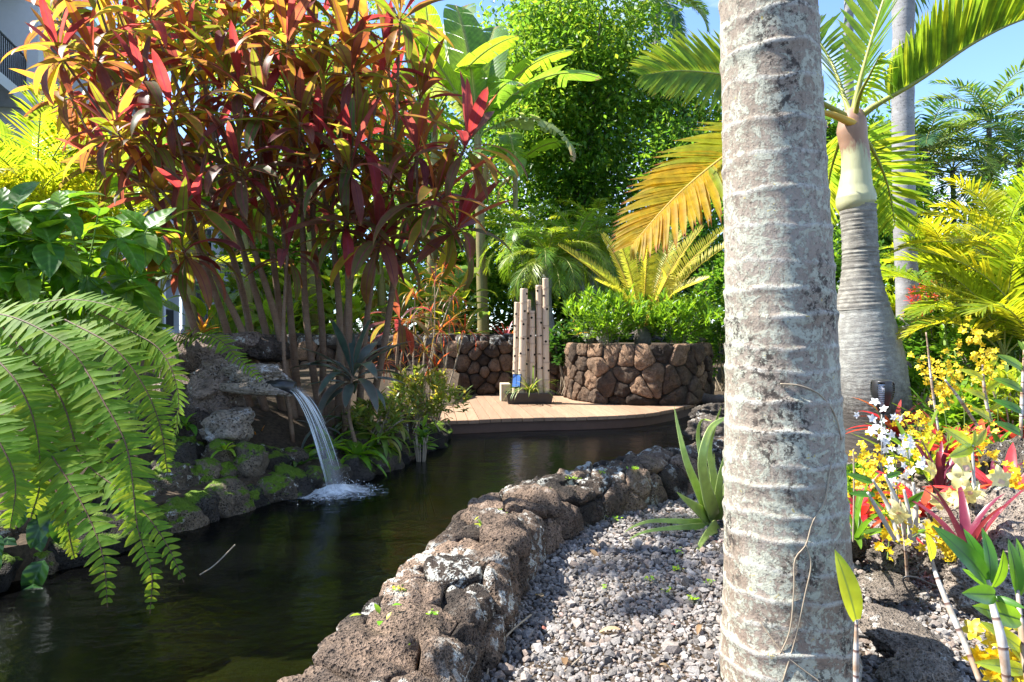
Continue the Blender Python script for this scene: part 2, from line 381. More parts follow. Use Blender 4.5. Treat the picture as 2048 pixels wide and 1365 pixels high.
M['bottle'] = leaf_mat('bottle', [(0.09, 0.18, 0.018), (0.12, 0.22, 0.018), (0.16, 0.24, 0.018)], [(0.32, 0.50, 0.03), (0.42, 0.55, 0.03), (0.55, 0.58, 0.03)], 0.5, 0.4, spec=0.25, tip=(0.42, 0.30, 0.05), tip_at=0.98)
M['bottle_gold'] = leaf_mat('bottle_gold', [(0.36, 0.25, 0.012), (0.30, 0.25, 0.014), (0.42, 0.25, 0.012)], [(0.80, 0.52, 0.02), (0.68, 0.56, 0.03), (0.85, 0.46, 0.02)], 0.55, 0.5, spec=0.15, tip=(0.30, 0.10, 0.03), tip_at=0.90)
M['cycad'] = leaf_mat('cycad', [(0.42, 0.40, 0.03), (0.50, 0.42, 0.05), (0.28, 0.34, 0.03), (0.52, 0.44, 0.07)], [(0.75, 0.68, 0.05), (0.8, 0.66, 0.07), (0.55, 0.6, 0.04), (0.8, 0.68, 0.1)], 0.5, 0.45, tip=(0.42, 0.28, 0.06), tip_at=0.97)
M['fern'] = leaf_mat('fern', [(0.10, 0.21, 0.018), (0.135, 0.25, 0.020), (0.08, 0.18, 0.016), (0.17, 0.26, 0.022)], [(0.38, 0.55, 0.03), (0.47, 0.59, 0.03), (0.31, 0.49, 0.03), (0.52, 0.58, 0.04)], 0.45, 0.6, spec=0.15, mid=(0.16, 0.26, 0.04), tip=(0.30, 0.2, 0.06), tip_at=1.0)
M['shrub'] = leaf_mat('shrub', [(0.045, 0.15, 0.012), (0.075, 0.20, 0.014), (0.030, 0.11, 0.012), (0.12, 0.24, 0.018)], [(0.25, 0.50, 0.02), (0.38, 0.60, 0.02), (0.18, 0.42, 0.02), (0.46, 0.62, 0.03)], 0.45, 0.42, mid=(0.14, 0.28, 0.05), veins=34.0, spec=0.3)
M['deep'] = leaf_mat('deep', [(0.025, 0.085, 0.014), (0.035, 0.11, 0.02), (0.05, 0.13, 0.02)], None, 0.35, 0.3, mid=(0.09, 0.19, 0.05), veins=30.0)
M['lancey'] = leaf_mat('lancey', [(0.10, 0.22, 0.02), (0.15, 0.28, 0.025), (0.07, 0.17, 0.02)], None, 0.45, 0.38)
M['lancey_dim'] = leaf_mat('lancey_dim', [(0.12, 0.20, 0.035), (0.20, 0.26, 0.05), (0.08, 0.16, 0.03), (0.26, 0.25, 0.07)], None, 0.42, 0.4)
M['brom_green'] = leaf_mat('brom_green', [(0.10, 0.24, 0.015), (0.15, 0.30, 0.02), (0.07, 0.17, 0.02)], None, 0.35, 0.26, tip=(0.3, 0.3, 0.08), tip_at=0.97)
M['brom_red'] = leaf_mat('brom_red', [(0.42, 0.02, 0.03), (0.55, 0.05, 0.05), (0.30, 0.03, 0.06), (0.45, 0.10, 0.03)], None, 0.35, 0.28, blotch=(0.55, 0.30, 0.25), blotch_at=0.66)
M['brom_plum'] = leaf_mat('brom_plum', [(0.13, 0.020, 0.045), (0.19, 0.030, 0.06), (0.10, 0.02, 0.035)], None, 0.3, 0.3, blotch=(0.42, 0.26, 0.25), blotch_at=0.63)
M['brom_orange'] = leaf_mat('brom_orange', [(0.55, 0.17, 0.03), (0.6, 0.35, 0.06), (0.5, 0.08, 0.04)], None, 0.4, 0.35)
M['aloe'] = leaf_mat('aloe', [(0.30, 0.43, 0.08), (0.36, 0.47, 0.09)], [(0.2, 0.35, 0.06), (0.25, 0.4, 0.06)], 0.12, 0.36, edge=(0.36, 0.44, 0.14))
M['orchid_leaf'] = leaf_mat('orchid_leaf', [(0.055, 0.18, 0.018), (0.08, 0.22, 0.02), (0.13, 0.28, 0.02)], None, 0.38, 0.3, mid=(0.05, 0.14, 0.02), blotch=(0.05, 0.09, 0.02), blotch_at=0.72)
M['orchid_lime'] = leaf_mat('orchid_lime', [(0.28, 0.44, 0.03), (0.36, 0.48, 0.04)], None, 0.4, 0.34, mid=(0.3, 0.4, 0.06), blotch=(0.12, 0.20, 0.02), blotch_at=0.68)
M['weed'] = leaf_mat('weed', [(0.14, 0.36, 0.02), (0.28, 0.46, 0.02), (0.10, 0.28, 0.03), (0.45, 0.48, 0.02)], None, 0.4, 0.45)
M['grass'] = leaf_mat('grass', [(0.10, 0.20, 0.03), (0.16, 0.26, 0.04), (0.24, 0.26, 0.08)], None, 0.35, 0.45)
M['petal_yellow'] = leaf_mat('petal_yellow', [(0.80, 0.56, 0.012), (0.86, 0.66, 0.03), (0.75, 0.50, 0.01)], [(0.9, 0.7, 0.03)]*3, 0.3, 0.5)
M['petal_cream'] = leaf_mat('petal_cream', [(0.82, 0.70, 0.22), (0.84, 0.77, 0.40), (0.82, 0.64, 0.15)], [(0.9, 0.8, 0.3)]*3, 0.3, 0.45)
M['petal_white'] = leaf_mat('petal_white', [(0.84, 0.83, 0.84), (0.86, 0.85, 0.86)], [(0.85, 0.84, 0.85)]*2, 0.3, 0.5)
M['petal_pink'] = leaf_mat('petal_pink', [(0.62, 0.16, 0.42), (0.68, 0.24, 0.55)], None, 0.3, 0.5)
M['petal_red'] = leaf_mat('petal_red', [(0.6, 0.03, 0.03), (0.7, 0.06, 0.04)], None, 0.3, 0.5)
M['petal_blue'] = leaf_mat('petal_blue', [(0.25, 0.27, 0.75), (0.35, 0.36, 0.8)], [(0.3, 0.3, 0.7)]*2, 0.3, 0.5)
M['soil'] = plain('soil', (0.055, 0.040, 0.028), 0.95, 0.2, 12.0, 0.6, 0.6)
M['green_stem'] = plain('green_stem', (0.16, 0.24, 0.05), 0.5, 0.4, 20.0, 0.3)
M['tan_stem'] = plain('tan_stem', (0.30, 0.24, 0.17), 0.7, 0.3, 30.0, 0.4)
M['rachis'] = plain('rachis', (0.24, 0.25, 0.05), 0.45, 0.4, 8.0, 0.25)
M['rachis_brown'] = plain('rachis_brown', (0.10, 0.055, 0.03), 0.6, 0.3, 12.0, 0.3)
M['bottle_mid'] = leaf_mat('bottle_mid', [(0.24, 0.26, 0.014), (0.20, 0.25, 0.016), (0.30, 0.27, 0.014)], [(0.62, 0.60, 0.03), (0.52, 0.60, 0.03), (0.70, 0.60, 0.03)], 0.55, 0.45, spec=0.2, tip=(0.34, 0.13, 0.03), tip_at=0.93)
M['rachis_gold'] = plain('rachis_gold', (0.48, 0.30, 0.05), 0.5, 0.4, 8.0, 0.25)
M['wire'] = plain('wire', (0.02, 0.022, 0.025), 0.45, 0.5)
M['black_plastic'] = plain('black_plastic', (0.018, 0.017, 0.017), 0.38, 0.5, 5.0, 0.25)
M['lens_white'] = plain('lens_white', (0.72, 0.73, 0.80), 0.4, 0.5)
M['panel_blue'] = plain('panel_blue', (0.06, 0.16, 0.42), 0.15, 0.6, 6.0, 0.3)
M['concrete'] = plain('concrete', (0.42, 0.37, 0.28), 0.85, 0.25, 18.0, 0.25, 0.3)
M['stucco'] = plain('stucco', (0.62, 0.63, 0.66), 0.85, 0.3, 9.0, 0.08, 0.25)
M['beige'] = plain('beige', (0.52, 0.42, 0.30), 0.85, 0.3, 9.0, 0.1)
M['dark_glass'] = plain('dark_glass', (0.030, 0.032, 0.036), 0.12, 0.6)
M['door_tan'] = plain('door_tan', (0.30, 0.26, 0.21), 0.7, 0.3)
M['iron'] = plain('iron', (0.025, 0.026, 0.03), 0.5, 0.5)

M['lava'] = stone_mat('lava', (0.060, 0.042, 0.032), (0.165, 0.105, 0.068), lichen=0.0)
M['lava_wall'] = stone_mat('lava_wall', (0.10, 0.072, 0.054), (0.26, 0.160, 0.098), lichen=0.0, pscale=55.0)
M['lava_rim'] = stone_mat('lava_rim', (0.048, 0.038, 0.031), (0.195, 0.135, 0.095), lichen=0.75, pscale=60.0)
M['lava_moss'] = stone_mat('lava_moss', (0.040, 0.034, 0.028), (0.15, 0.115, 0.080), lichen=0.3, moss=0.36)
M['lava_wet'] = stone_mat('lava_wet', (0.018, 0.016, 0.015), (0.055, 0.046, 0.038), lichen=0.0, moss=0.25)
M['lava_pale'] = stone_mat('lava_pale', (0.13, 0.105, 0.085), (0.33, 0.27, 0.21), lichen=0.7, pscale=45.0, lcol=(0.55, 0.52, 0.50))
M['lava_brown'] = stone_mat('lava_brown', (0.075, 0.055, 0.045), (0.20, 0.150, 0.120), lichen=0.2, pscale=50.0)
M['lava_grey'] = stone_mat('lava_grey', (0.07, 0.058, 0.048), (0.22, 0.18, 0.145), lichen=0.35, pscale=60.0, lcol=(0.5, 0.49, 0.45))
M['mortar'] = plain('mortar', (0.040, 0.032, 0.026), 0.95, 0.15, 30.0, 0.5, 0.5)

def _gravel():
    m = NT('gravel'); va = m.n('Attribute', attribute_name='vary').outputs['Fac']
    c = m.ramp(va, [(0.0, (0.085, 0.076, 0.070)), (0.3, (0.18, 0.166, 0.156)), (0.55, (0.26, 0.240, 0.225)), (0.75, (0.225, 0.175, 0.145)), (0.93, (0.34, 0.315, 0.295)), (0.997, (0.34, 0.315, 0.30)), (0.999, (0.36, 0.09, 0.05))])
    n = m.noise(140, 4, 0.7, m.pos()); c = m.mix(1.0, c, m.ramp(n, [(0.3, 0.6), (0.7, 1.25)]), 'MULTIPLY')
    return m.done(m.principled(c, 0.9, 0.25, m.bump(n, 0.6, 0.006)))
M['gravel'] = _gravel()

def _ground():
    m = NT('ground'); P_ = m.pos(); sp = m.n('SeparateXYZ'); m.l(P_, sp.inputs[0])
    n1 = m.noise(1.5, 6, 0.65, P_); n2 = m.noise(30, 5, 0.7, P_)
    c = m.mix(n1, (0.030, 0.022, 0.016), (0.085, 0.062, 0.042)); c = m.mix(1.0, c, m.ramp(n2, [(0.3, 0.5), (0.7, 1.5)]), 'MULTIPLY')
    bed = m.mix(m.noise(3.0, 5, 0.6, P_), (0.030, 0.036, 0.014), (0.10, 0.105, 0.03))       # algae on the bottom of the pond
    c = m.mix(m.ramp(sp.outputs[2], [(0.0, 1.0), (0.001, 0.0)]), c, c)
    f = m.math('LESS_THAN', sp.outputs[2], -0.12)
    c = m.mix(f, c, bed)
    return m.done(m.principled(c, 0.95, 0.15, m.bump(n2, 0.7, 0.02)))
M['ground'] = _ground()

def _water():
    m = NT('water'); P_ = m.pos()
    mp = m.n('Mapping'); mp.inputs['Scale'].default_value = (1.0, 1.6, 1.0); m.l(P_, mp.inputs['Vector'])
    h = m.math('ADD', m.noise(3.2, 3, 0.5, mp.outputs[0], 0.6), m.math('MULTIPLY', m.noise(14.0, 2, 0.5, mp.outputs[0], 0.5), 0.25))
    nrm = m.bump(h, 0.35, 0.03)
    tr = m.n('BsdfTransparent'); tr.inputs[0].default_value = (0.27, 0.29, 0.19, 1)
    gl = m.n('BsdfGlossy', Roughness=0.17); gl.inputs[0].default_value = (0.8, 0.84, 0.92, 1); m.l(nrm, gl.inputs['Normal'])
    fr = m.n('Fresnel', IOR=1.33); m.l(nrm, fr.inputs['Normal'])
    mx = m.n('MixShader'); m.l(m.math('MULTIPLY', fr.outputs[0], 0.85), mx.inputs[0]); m.l(tr.outputs[0], mx.inputs[1]); m.l(gl.outputs[0], mx.inputs[2])
    return m.done(mx.outputs[0])
M['water'] = _water()

def _fall():
    m = NT('falling_water'); uv = m.n('UVMap', uv_map='UVMap').outputs[0]
    mp = m.n('Mapping'); mp.inputs['Scale'].default_value = (30.0, 1.6, 1.0); m.l(uv, mp.inputs['Vector'])
    n = m.noise(1.0, 4, 0.6, mp.outputs[0]); sep = m.n('SeparateXYZ'); m.l(uv, sep.inputs[0])
    edge = m.ramp(m.math('ABSOLUTE', m.math('SUBTRACT', sep.outputs[0], 0.5)), [(0.25, 1.0), (0.5, 0.0)])
    a = m.math('MULTIPLY', m.ramp(n, [(0.38, 0.01), (0.72, 0.34)]), edge)
    d = m.n('BsdfDiffuse'); d.inputs[0].default_value = (0.62, 0.63, 0.64, 1); tl = m.n('BsdfTranslucent'); tl.inputs[0].default_value = (0.62, 0.64, 0.66, 1)
    md = m.n('MixShader', Fac=0.5); m.l(d.outputs[0], md.inputs[1]); m.l(tl.outputs[0], md.inputs[2])
    t = m.n('BsdfTransparent'); mx = m.n('MixShader'); m.l(a, mx.inputs[0]); m.l(t.outputs[0], mx.inputs[1]); m.l(md.outputs[0], mx.inputs[2])
    return m.done(mx.outputs[0])
M['fall'] = _fall()

def _foam():
    m = NT('foam'); P_ = m.pos(); uv = m.n('UVMap', uv_map='UVMap').outputs[0]; sep = m.n('SeparateXYZ'); m.l(uv, sep.inputs[0])
    n = m.noise(13.0, 6, 0.68, P_, 0.8)
    a = m.ramp(m.math('ADD', m.math('SUBTRACT', 1.0, sep.outputs[0]), m.math('MULTIPLY', m.math('SUBTRACT', n, 0.5), 1.5)), [(0.32, 0.0), (0.95, 0.9)])
    d = m.n('BsdfDiffuse'); d.inputs[0].default_value = (0.82, 0.85, 0.88, 1)
    t = m.n('BsdfTransparent'); mx = m.n('MixShader'); m.l(a, mx.inputs[0]); m.l(t.outputs[0], mx.inputs[1]); m.l(d.outputs[0], mx.inputs[2])
    return m.done(mx.outputs[0])
M['foam'] = _foam()

def _wood():
    m = NT('deck_wood'); P_ = m.obj(); r = m.n('ObjectInfo').outputs['Random']
    mp = m.n('Mapping'); mp.inputs['Scale'].default_value = (22.0, 1.6, 22.0); m.l(m.pos(), mp.inputs['Vector'])
    g = m.noise(1.0, 6, 0.65, mp.outputs[0], 0.4)
    c = m.mix(g, (0.20, 0.120, 0.075), (0.36, 0.235, 0.155)); c = m.mix(1.0, c, m.ramp(r, [(0.0, 0.82), (1.0, 1.14)]), 'MULTIPLY')
    st = m.noise(2.2, 5, 0.6, m.pos()); c = m.mix(m.ramp(st, [(0.55, 0.0), (0.75, 0.45)]), c, (0.17, 0.12, 0.09))
    return m.done(m.principled(c, 0.75, 0.3, m.bump(g, 0.25, 0.006)))
M['wood'] = _wood()
M['fascia'] = plain('fascia', (0.11, 0.062, 0.042), 0.6, 0.35, 6.0, 0.4, 0.2)

def _bamboo():
    m = NT('bamboo'); P_ = m.pos(); mp = m.n('Mapping'); mp.inputs['Scale'].default_value = (60, 60, 3.0); m.l(P_, mp.inputs['Vector'])
    g = m.noise(1.0, 4, 0.6, mp.outputs[0]); r = m.n('ObjectInfo').outputs['Random']
    c = m.mix(g, (0.44, 0.32, 0.22), (0.66, 0.54, 0.42)); c = m.mix(m.math('MULTIPLY', r, 0.3), c, (0.46, 0.33, 0.22))
    va = m.n('Attribute', attribute_name='vary').outputs['Fac']; c = m.mix(va, c, (0.16, 0.10, 0.065))
    return m.done(m.principled(c, 0.5, 0.4, m.bump(g, 0.1, 0.003)))
M['bamboo'] = _bamboo()
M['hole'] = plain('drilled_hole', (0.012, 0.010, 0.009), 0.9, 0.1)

def _main_trunk():
    m = NT('palm_bark_lichen'); P_ = m.pos()
    ring = m.n('Attribute', attribute_name='vary').outputs['Fac']              # 1 on the raised scars
    mp = m.n('Mapping'); mp.inputs['Scale'].default_value = (1.0, 1.0, 0.55); m.l(P_, mp.inputs['Vector'])
    fib = m.n('Mapping'); fib.inputs['Scale'].default_value = (70, 70, 5.0); m.l(P_, fib.inputs['Vector'])
    f = m.noise(1.0, 4, 0.6, fib.outputs[0])
    c = m.mix(f, (0.165, 0.128, 0.095), (0.34, 0.282, 0.222))
    big = m.noise(3.0, 5, 0.62, P_)
    c = m.mix(m.ramp(big, [(0.42, 0.0), (0.62, 0.6)]), c, (0.34, 0.295, 0.25))
    sep = m.n('SeparateXYZ'); m.l(P_, sep.inputs[0])
    c = m.mix(m.ramp(m.math('ADD', sep.outputs[2], m.math('MULTIPLY', big, 0.8)), [(0.55, 0.55), (0.95, 0.0)]), c, (0.19, 0.125, 0.085))
    # pale crustose lichen: fractal-edged blotches at three sizes
    e1 = m.noise(12.0, 9, 0.72, P_, 0.6); e2 = m.noise(30.0, 8, 0.72, P_, 0.4); e3 = m.noise(60.0, 5, 0.7, P_)
    l1 = m.ramp(m.math('ADD', e1, m.math('MULTIPLY', m.math('SUBTRACT', e3, 0.5), 0.10)), [(0.515, 0.0), (0.545, 1.0)])
    l2 = m.math('MULTIPLY', m.ramp(e2, [(0.515, 0.0), (0.545, 1.0)]), m.ramp(m.noise(3.0, 4, 0.6, P_), [(0.38, 0.0), (0.50, 1.0)]))
    l3 = m.ramp(e3, [(0.56, 0.0), (0.62, 1.0)])
    lic = m.math('MAXIMUM', l1, m.math('MAXIMUM', l2, m.math('MULTIPLY', l3, 0.7)))
    lc = m.mix(m.noise(60, 4, 0.6, P_), (0.28, 0.285, 0.215), (0.49, 0.49, 0.395))
    c = m.mix(m.math('MULTIPLY', lic, 0.88), c, lc)
    scar = m.math('MULTIPLY', m.ramp(ring, [(0.45, 0.0), (0.85, 1.0)]), m.ramp(m.noise(9, 6, 0.7, P_), [(0.40, 0.0), (0.56, 0.75)]))
    c = m.mix(scar, c, (0.44, 0.425, 0.375))
    blk = m.math('MULTIPLY', m.ramp(m.noise(38.0, 6, 0.78, P_), [(0.50, 0.0), (0.56, 1.0)]), m.ramp(m.noise(5.0, 4, 0.6, mp.outputs[0]), [(0.50, 0.0), (0.60, 1.0)]))
    c = m.mix(m.math('MULTIPLY', blk, 0.9), c, (0.035, 0.028, 0.024))
    sp2 = m.ramp(m.noise(70.0, 5, 0.75, P_), [(0.55, 0.0), (0.64, 0.75)]); c = m.mix(sp2, c, (0.08, 0.06, 0.05))
    ysp = m.math('MULTIPLY', m.ramp(m.noise(30.0, 3, 0.7, P_), [(0.68, 0.0), (0.71, 1.0)]), 0.7); c = m.mix(ysp, c, (0.42, 0.30, 0.05))
    h = m.math('ADD', m.math('MULTIPLY', lic, 0.5), m.math('ADD', m.math('MULTIPLY', f, 0.5), m.noise(120, 4, 0.7, P_)))
    return m.done(m.principled(c, 0.88, 0.25, m.bump(h, 0.7, 0.006)))
M['main_trunk'] = _main_trunk()

def ringed(name, a, b, scale, lich=0.4, lcol=(0.5, 0.5, 0.47), dark_low=None, rough=0.85, fine=(6.0, 6.0, 60.0)):
    m = NT(name); P_ = m.pos(); mp = m.n('Mapping'); mp.inputs['Scale'].default_value = fine; m.l(P_, mp.inputs['Vector'])
    g = m.noise(1.0, 5, 0.6, mp.outputs[0]); n = m.noise(scale, 5, 0.65, P_)
    c = m.mix(g, a, b); c = m.mix(m.math('MULTIPLY', m.ramp(n, [(0.45, 0.0), (0.60, 1.0)]), lich), c, lcol)
    sp = m.ramp(m.noise(scale*9, 4, 0.7, P_), [(0.58, 0.0), (0.66, 0.7)]); c = m.mix(sp, c, tuple(x*0.3 for x in a))
    if dark_low:
        s = m.n('SeparateXYZ'); m.l(P_, s.inputs[0])
        z0, z1, dc = dark_low
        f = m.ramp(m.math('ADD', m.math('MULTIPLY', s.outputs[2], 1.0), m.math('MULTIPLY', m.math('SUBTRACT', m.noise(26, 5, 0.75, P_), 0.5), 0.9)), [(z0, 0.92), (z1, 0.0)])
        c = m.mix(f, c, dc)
    return m.done(m.principled(c, rough, 0.25, m.bump(g, 0.6, 0.012)))
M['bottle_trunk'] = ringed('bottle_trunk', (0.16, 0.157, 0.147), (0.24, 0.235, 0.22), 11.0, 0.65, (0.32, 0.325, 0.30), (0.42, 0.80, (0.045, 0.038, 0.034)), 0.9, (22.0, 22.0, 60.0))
M['bottle_neck'] = ringed('bottle_neck', (0.085, 0.079, 0.071), (0.24, 0.228, 0.206), 11.0, 0.4, (0.36, 0.35, 0.31), None, 0.88, (9.0, 9.0, 50.0))
M['royal_trunk'] = ringed('royal_trunk', (0.15, 0.145, 0.145), (0.27, 0.26, 0.26), 3.0, 0.3, (0.42, 0.42, 0.42), None, 0.75, (5.0, 5.0, 26.0))
M['dark_trunk'] = ringed('dark_trunk', (0.05, 0.042, 0.035), (0.14, 0.12, 0.10), 5.0, 0.2)
M['date_trunk'] = ringed('date_trunk', (0.11, 0.115, 0.105), (0.24, 0.25, 0.24), 9.0, 0.4, (0.33, 0.36, 0.35))
M['cane'] = ringed('cane', (0.10, 0.058, 0.036), (0.235, 0.145, 0.092), 8.0, 0.25, (0.28, 0.22, 0.16), None, 0.8, (8.0, 8.0, 90.0))
M['banana_trunk'] = ringed('banana_trunk', (0.10, 0.085, 0.03), (0.30, 0.27, 0.12), 6.0, 0.5, (0.24, 0.17, 0.09), None, 0.6, (22.0, 22.0, 2.2))
M['bark'] = ringed('bark', (0.06, 0.045, 0.035), (0.15, 0.12, 0.095), 6.0, 0.3, (0.25, 0.24, 0.22), None, 0.9, (16.0, 16.0, 3.0))

def _shaft2():
    m = NT('crownshaft'); P_ = m.pos(); s = m.n('SeparateXYZ'); m.l(P_, s.inputs[0])
    mp = m.n('Mapping'); mp.inputs['Scale'].default_value = (26, 26, 3.0); m.l(P_, mp.inputs['Vector'])
    n = m.noise(1.0, 4, 0.6, mp.outputs[0]); big = m.noise(4.0, 5, 0.6, P_)
    c = m.mix(n, (0.29, 0.30, 0.17), (0.43, 0.42, 0.27))
    z = m.math('SUBTRACT', s.outputs[2], 2.75)
    f = m.ramp(m.math('ADD', z, m.math('MULTIPLY', m.math('SUBTRACT', m.math('ADD', n, big), 1.0), 0.5)), [(0.36, 0.0), (0.46, 1.0)])
    c = m.mix(f, c, m.mix(big, (0.13, 0.06, 0.04), (0.40, 0.25, 0.17)))
    return m.done(m.principled(c, 0.5, 0.4))
M['shaft'] = _shaft2()

def _cane_band():
    m = NT('orchid_cane'); uv = m.n('UVMap', uv_map='UVMap').outputs[0]; s = m.n('SeparateXYZ'); m.l(uv, s.inputs[0])
    k = m.math('FRACT', m.math('MULTIPLY', s.outputs[1], 13.0)); n = m.noise(40, 4, 0.6, m.pos())
    c = m.mix(n, (0.40, 0.38, 0.34), (0.66, 0.64, 0.60)); big = m.noise(9.0, 3, 0.6, m.pos())
    c = m.mix(m.ramp(big, [(0.38, 0.1), (0.55, 0.9)]), c, (0.27, 0.16, 0.085))
    c = m.mix(m.ramp(k, [(0.86, 0.0), (0.93, 0.9)]), c, (0.11, 0.05, 0.035))
    return m.done(m.principled(c, 0.6, 0.35))
M['orchid_cane'] = _cane_band()
M['grey_cane'] = plain('grey_cane', (0.42, 0.40, 0.36), 0.7, 0.3, 25.0, 0.35)

# ------------------------------------------------------------------ ground, pond
POND = A([(-0.95, 0.3), (-0.68, 1.94), (-0.59, 2.42), (-0.52, 2.65), (-0.44, 2.94), (-0.38, 3.63), (-0.12, 4.17), (0.2, 4.53), (0.5, 4.82), (0.9, 5.13),
          (1.4, 5.60), (1.9, 6.15), (2.45, 6.9), (2.85, 7.8), (3.05, 8.9), (3.0, 9.6), (-0.9, 9.2), (-0.80, 7.3), (-1.22, 5.65), (-1.72, 4.85), (-2.1, 4.25), (-2.42, 3.4), (-2.6, 2.3), (-2.9, 0.3)])
def inside(poly, x, y):
    r = np.zeros(x.shape, bool); n = len(poly)
    for i in range(n):
        (x1, y1), (x2, y2) = poly[i], poly[(i + 1) % n]
        c = (y1 > y) != (y2 > y)
        with np.errstate(divide='ignore', invalid='ignore'):
            r ^= c & (x < (x2 - x1)*(y - y1)/(y2 - y1 + 1e-12) + x1)
    return r
def dist_poly(poly, x, y):
    d = np.full(x.shape, 1e9); n = len(poly)
    for i in range(n):
        a, b = poly[i], poly[(i + 1) % n]; ab = b - a
        t = np.clip(((x - a[0])*ab[0] + (y - a[1])*ab[1])/(ab @ ab), 0, 1)
        d = np.minimum(d, np.hypot(x - a[0] - t*ab[0], y - a[1] - t*ab[1]))
    return d
def ground_z(x, y):
    x = np.asarray(x, float); y = np.asarray(y, float)
    sm = lambda a, b, v: np.clip((v - a)/(b - a), 0, 1)**2*(3 - 2*np.clip((v - a)/(b - a), 0, 1))
    left = np.where(y < 11, sm(0.3, -0.3, x + 0.35*np.clip(4.5 - y, 0, 3) - 0.1*(y - 5)), 0)
    lb = inside(A([(-40, -5), (-2.9, -5), (-2.6, 2.3), (-2.1, 4.25), (-1.22, 5.65), (-0.8, 7.3), (-0.85, 11.2), (-40, 11.2)]), x, y)
    z = np.where(lb, 0.22 + 0.45*sm(0.0, 1.6, dist_poly(POND, x, y)), 0.0)
    z = np.where((y > 10.95) & (x < 1.2), 0.95, z)
    back = sm(10.5, 14.0, y)*sm(1.2, 2.2, x)*0.45; z = np.maximum(z, back)
    z = np.maximum(z, sm(14, 22, y)*1.1)
    ins = inside(POND, x, y)
    return np.where(ins, -0.42 - 0.15*np.clip(dist_poly(POND, x, y)/0.5, 0, 1), z)
def gz(x, y): return float(ground_z(np.array([x]), np.array([y]))[0])
def make_ground():
    far = np.array([7, 10, 15, 22, 32, 50, 80, 140, 260, 500.])
    xs = np.concatenate([-far[::-1] - 0, np.arange(-5, 5.01, 0.08), far]); ys = np.concatenate([-far[::-1], np.arange(-4, -0.2, 0.5), np.arange(0, 12.01, 0.08), np.arange(12.6, 24, 0.8), far[4:]])
    xs = np.unique(xs); ys = np.unique(ys)
    X, Y = np.meshgrid(xs, ys); Z = ground_z(X, Y)
    k = len(xs); i = np.arange(len(ys) - 1)[:, None]*k + np.arange(k - 1)[None]
    f = np.stack([i, i + 1, i + k + 1, i + k], -1).reshape(-1, 4)
    mb = MB(); mb.add(np.stack([X, Y, Z], -1), f); put('ground', mb.mesh('ground', M['ground'], False), kind='structure')
make_ground()
mb = MB()
gx, gy = np.meshgrid(np.arange(-4, 4.3, 0.1), np.arange(0.0, 10.0, 0.1)); k = gx.shape[1]
keep = inside(POND, gx, gy) | (dist_poly(POND, gx, gy) < 0.16)
i = np.arange(gx.shape[0] - 1)[:, None]*k + np.arange(k - 1)[None]
f = np.stack([i, i + 1, i + k + 1, i + k], -1).reshape(-1, 4); f = f[keep.ravel()[f].all(1)]
WZ = 0.05
mb.add(np.stack([gx, gy, np.full_like(gx, WZ)], -1), f)
put('pond_water', mb.mesh('pond_water', M['water']), kind='structure')

# ------------------------------------------------------------------ stones
def voronoi(seeds, bounds):
    x0, y0, x1, y1 = bounds; out = []
    for i, s in enumerate(seeds):
        poly = [A((x0, y0)), A((x1, y0)), A((x1, y1)), A((x0, y1))]
        d = np.hypot(*(seeds - s).T); order = np.argsort(d)[1:22]
        for j in order:
            n = seeds[j] - s; m = (seeds[j] + s)/2; q = []
            for a in range(len(poly)):
                p, r = poly[a], poly[(a + 1) % len(poly)]; dp, dr = (p - m) @ n, (r - m) @ n
                if dp <= 0: q.append(p)
                if (dp < 0) != (dr < 0): q.append(p + (r - p)*(dp/(dp - dr)))
            poly = q
            if len(poly) < 3: break
        out.append(np.array(poly) if len(poly) >= 3 else None)
    return out
def seeds_in(bounds, spacing, relax=2, var=0.45, tries=4000):
    x0, y0, x1, y1 = bounds; pts = []
    for _ in range(tries):
        p = A((rnd.uniform(x0, x1), rnd.uniform(y0, y1))); s = spacing*(1 - var + 2*var*noise.noise(Vector((p[0]*1.7, p[1]*1.7, 3.1))) + rnd.uniform(0, var)); s = max(s, spacing*0.62)
        if all((p[0]-q[0])**2 + (p[1]-q[1])**2 > s*s for q in pts): pts.append(p)
    return np.array(pts)
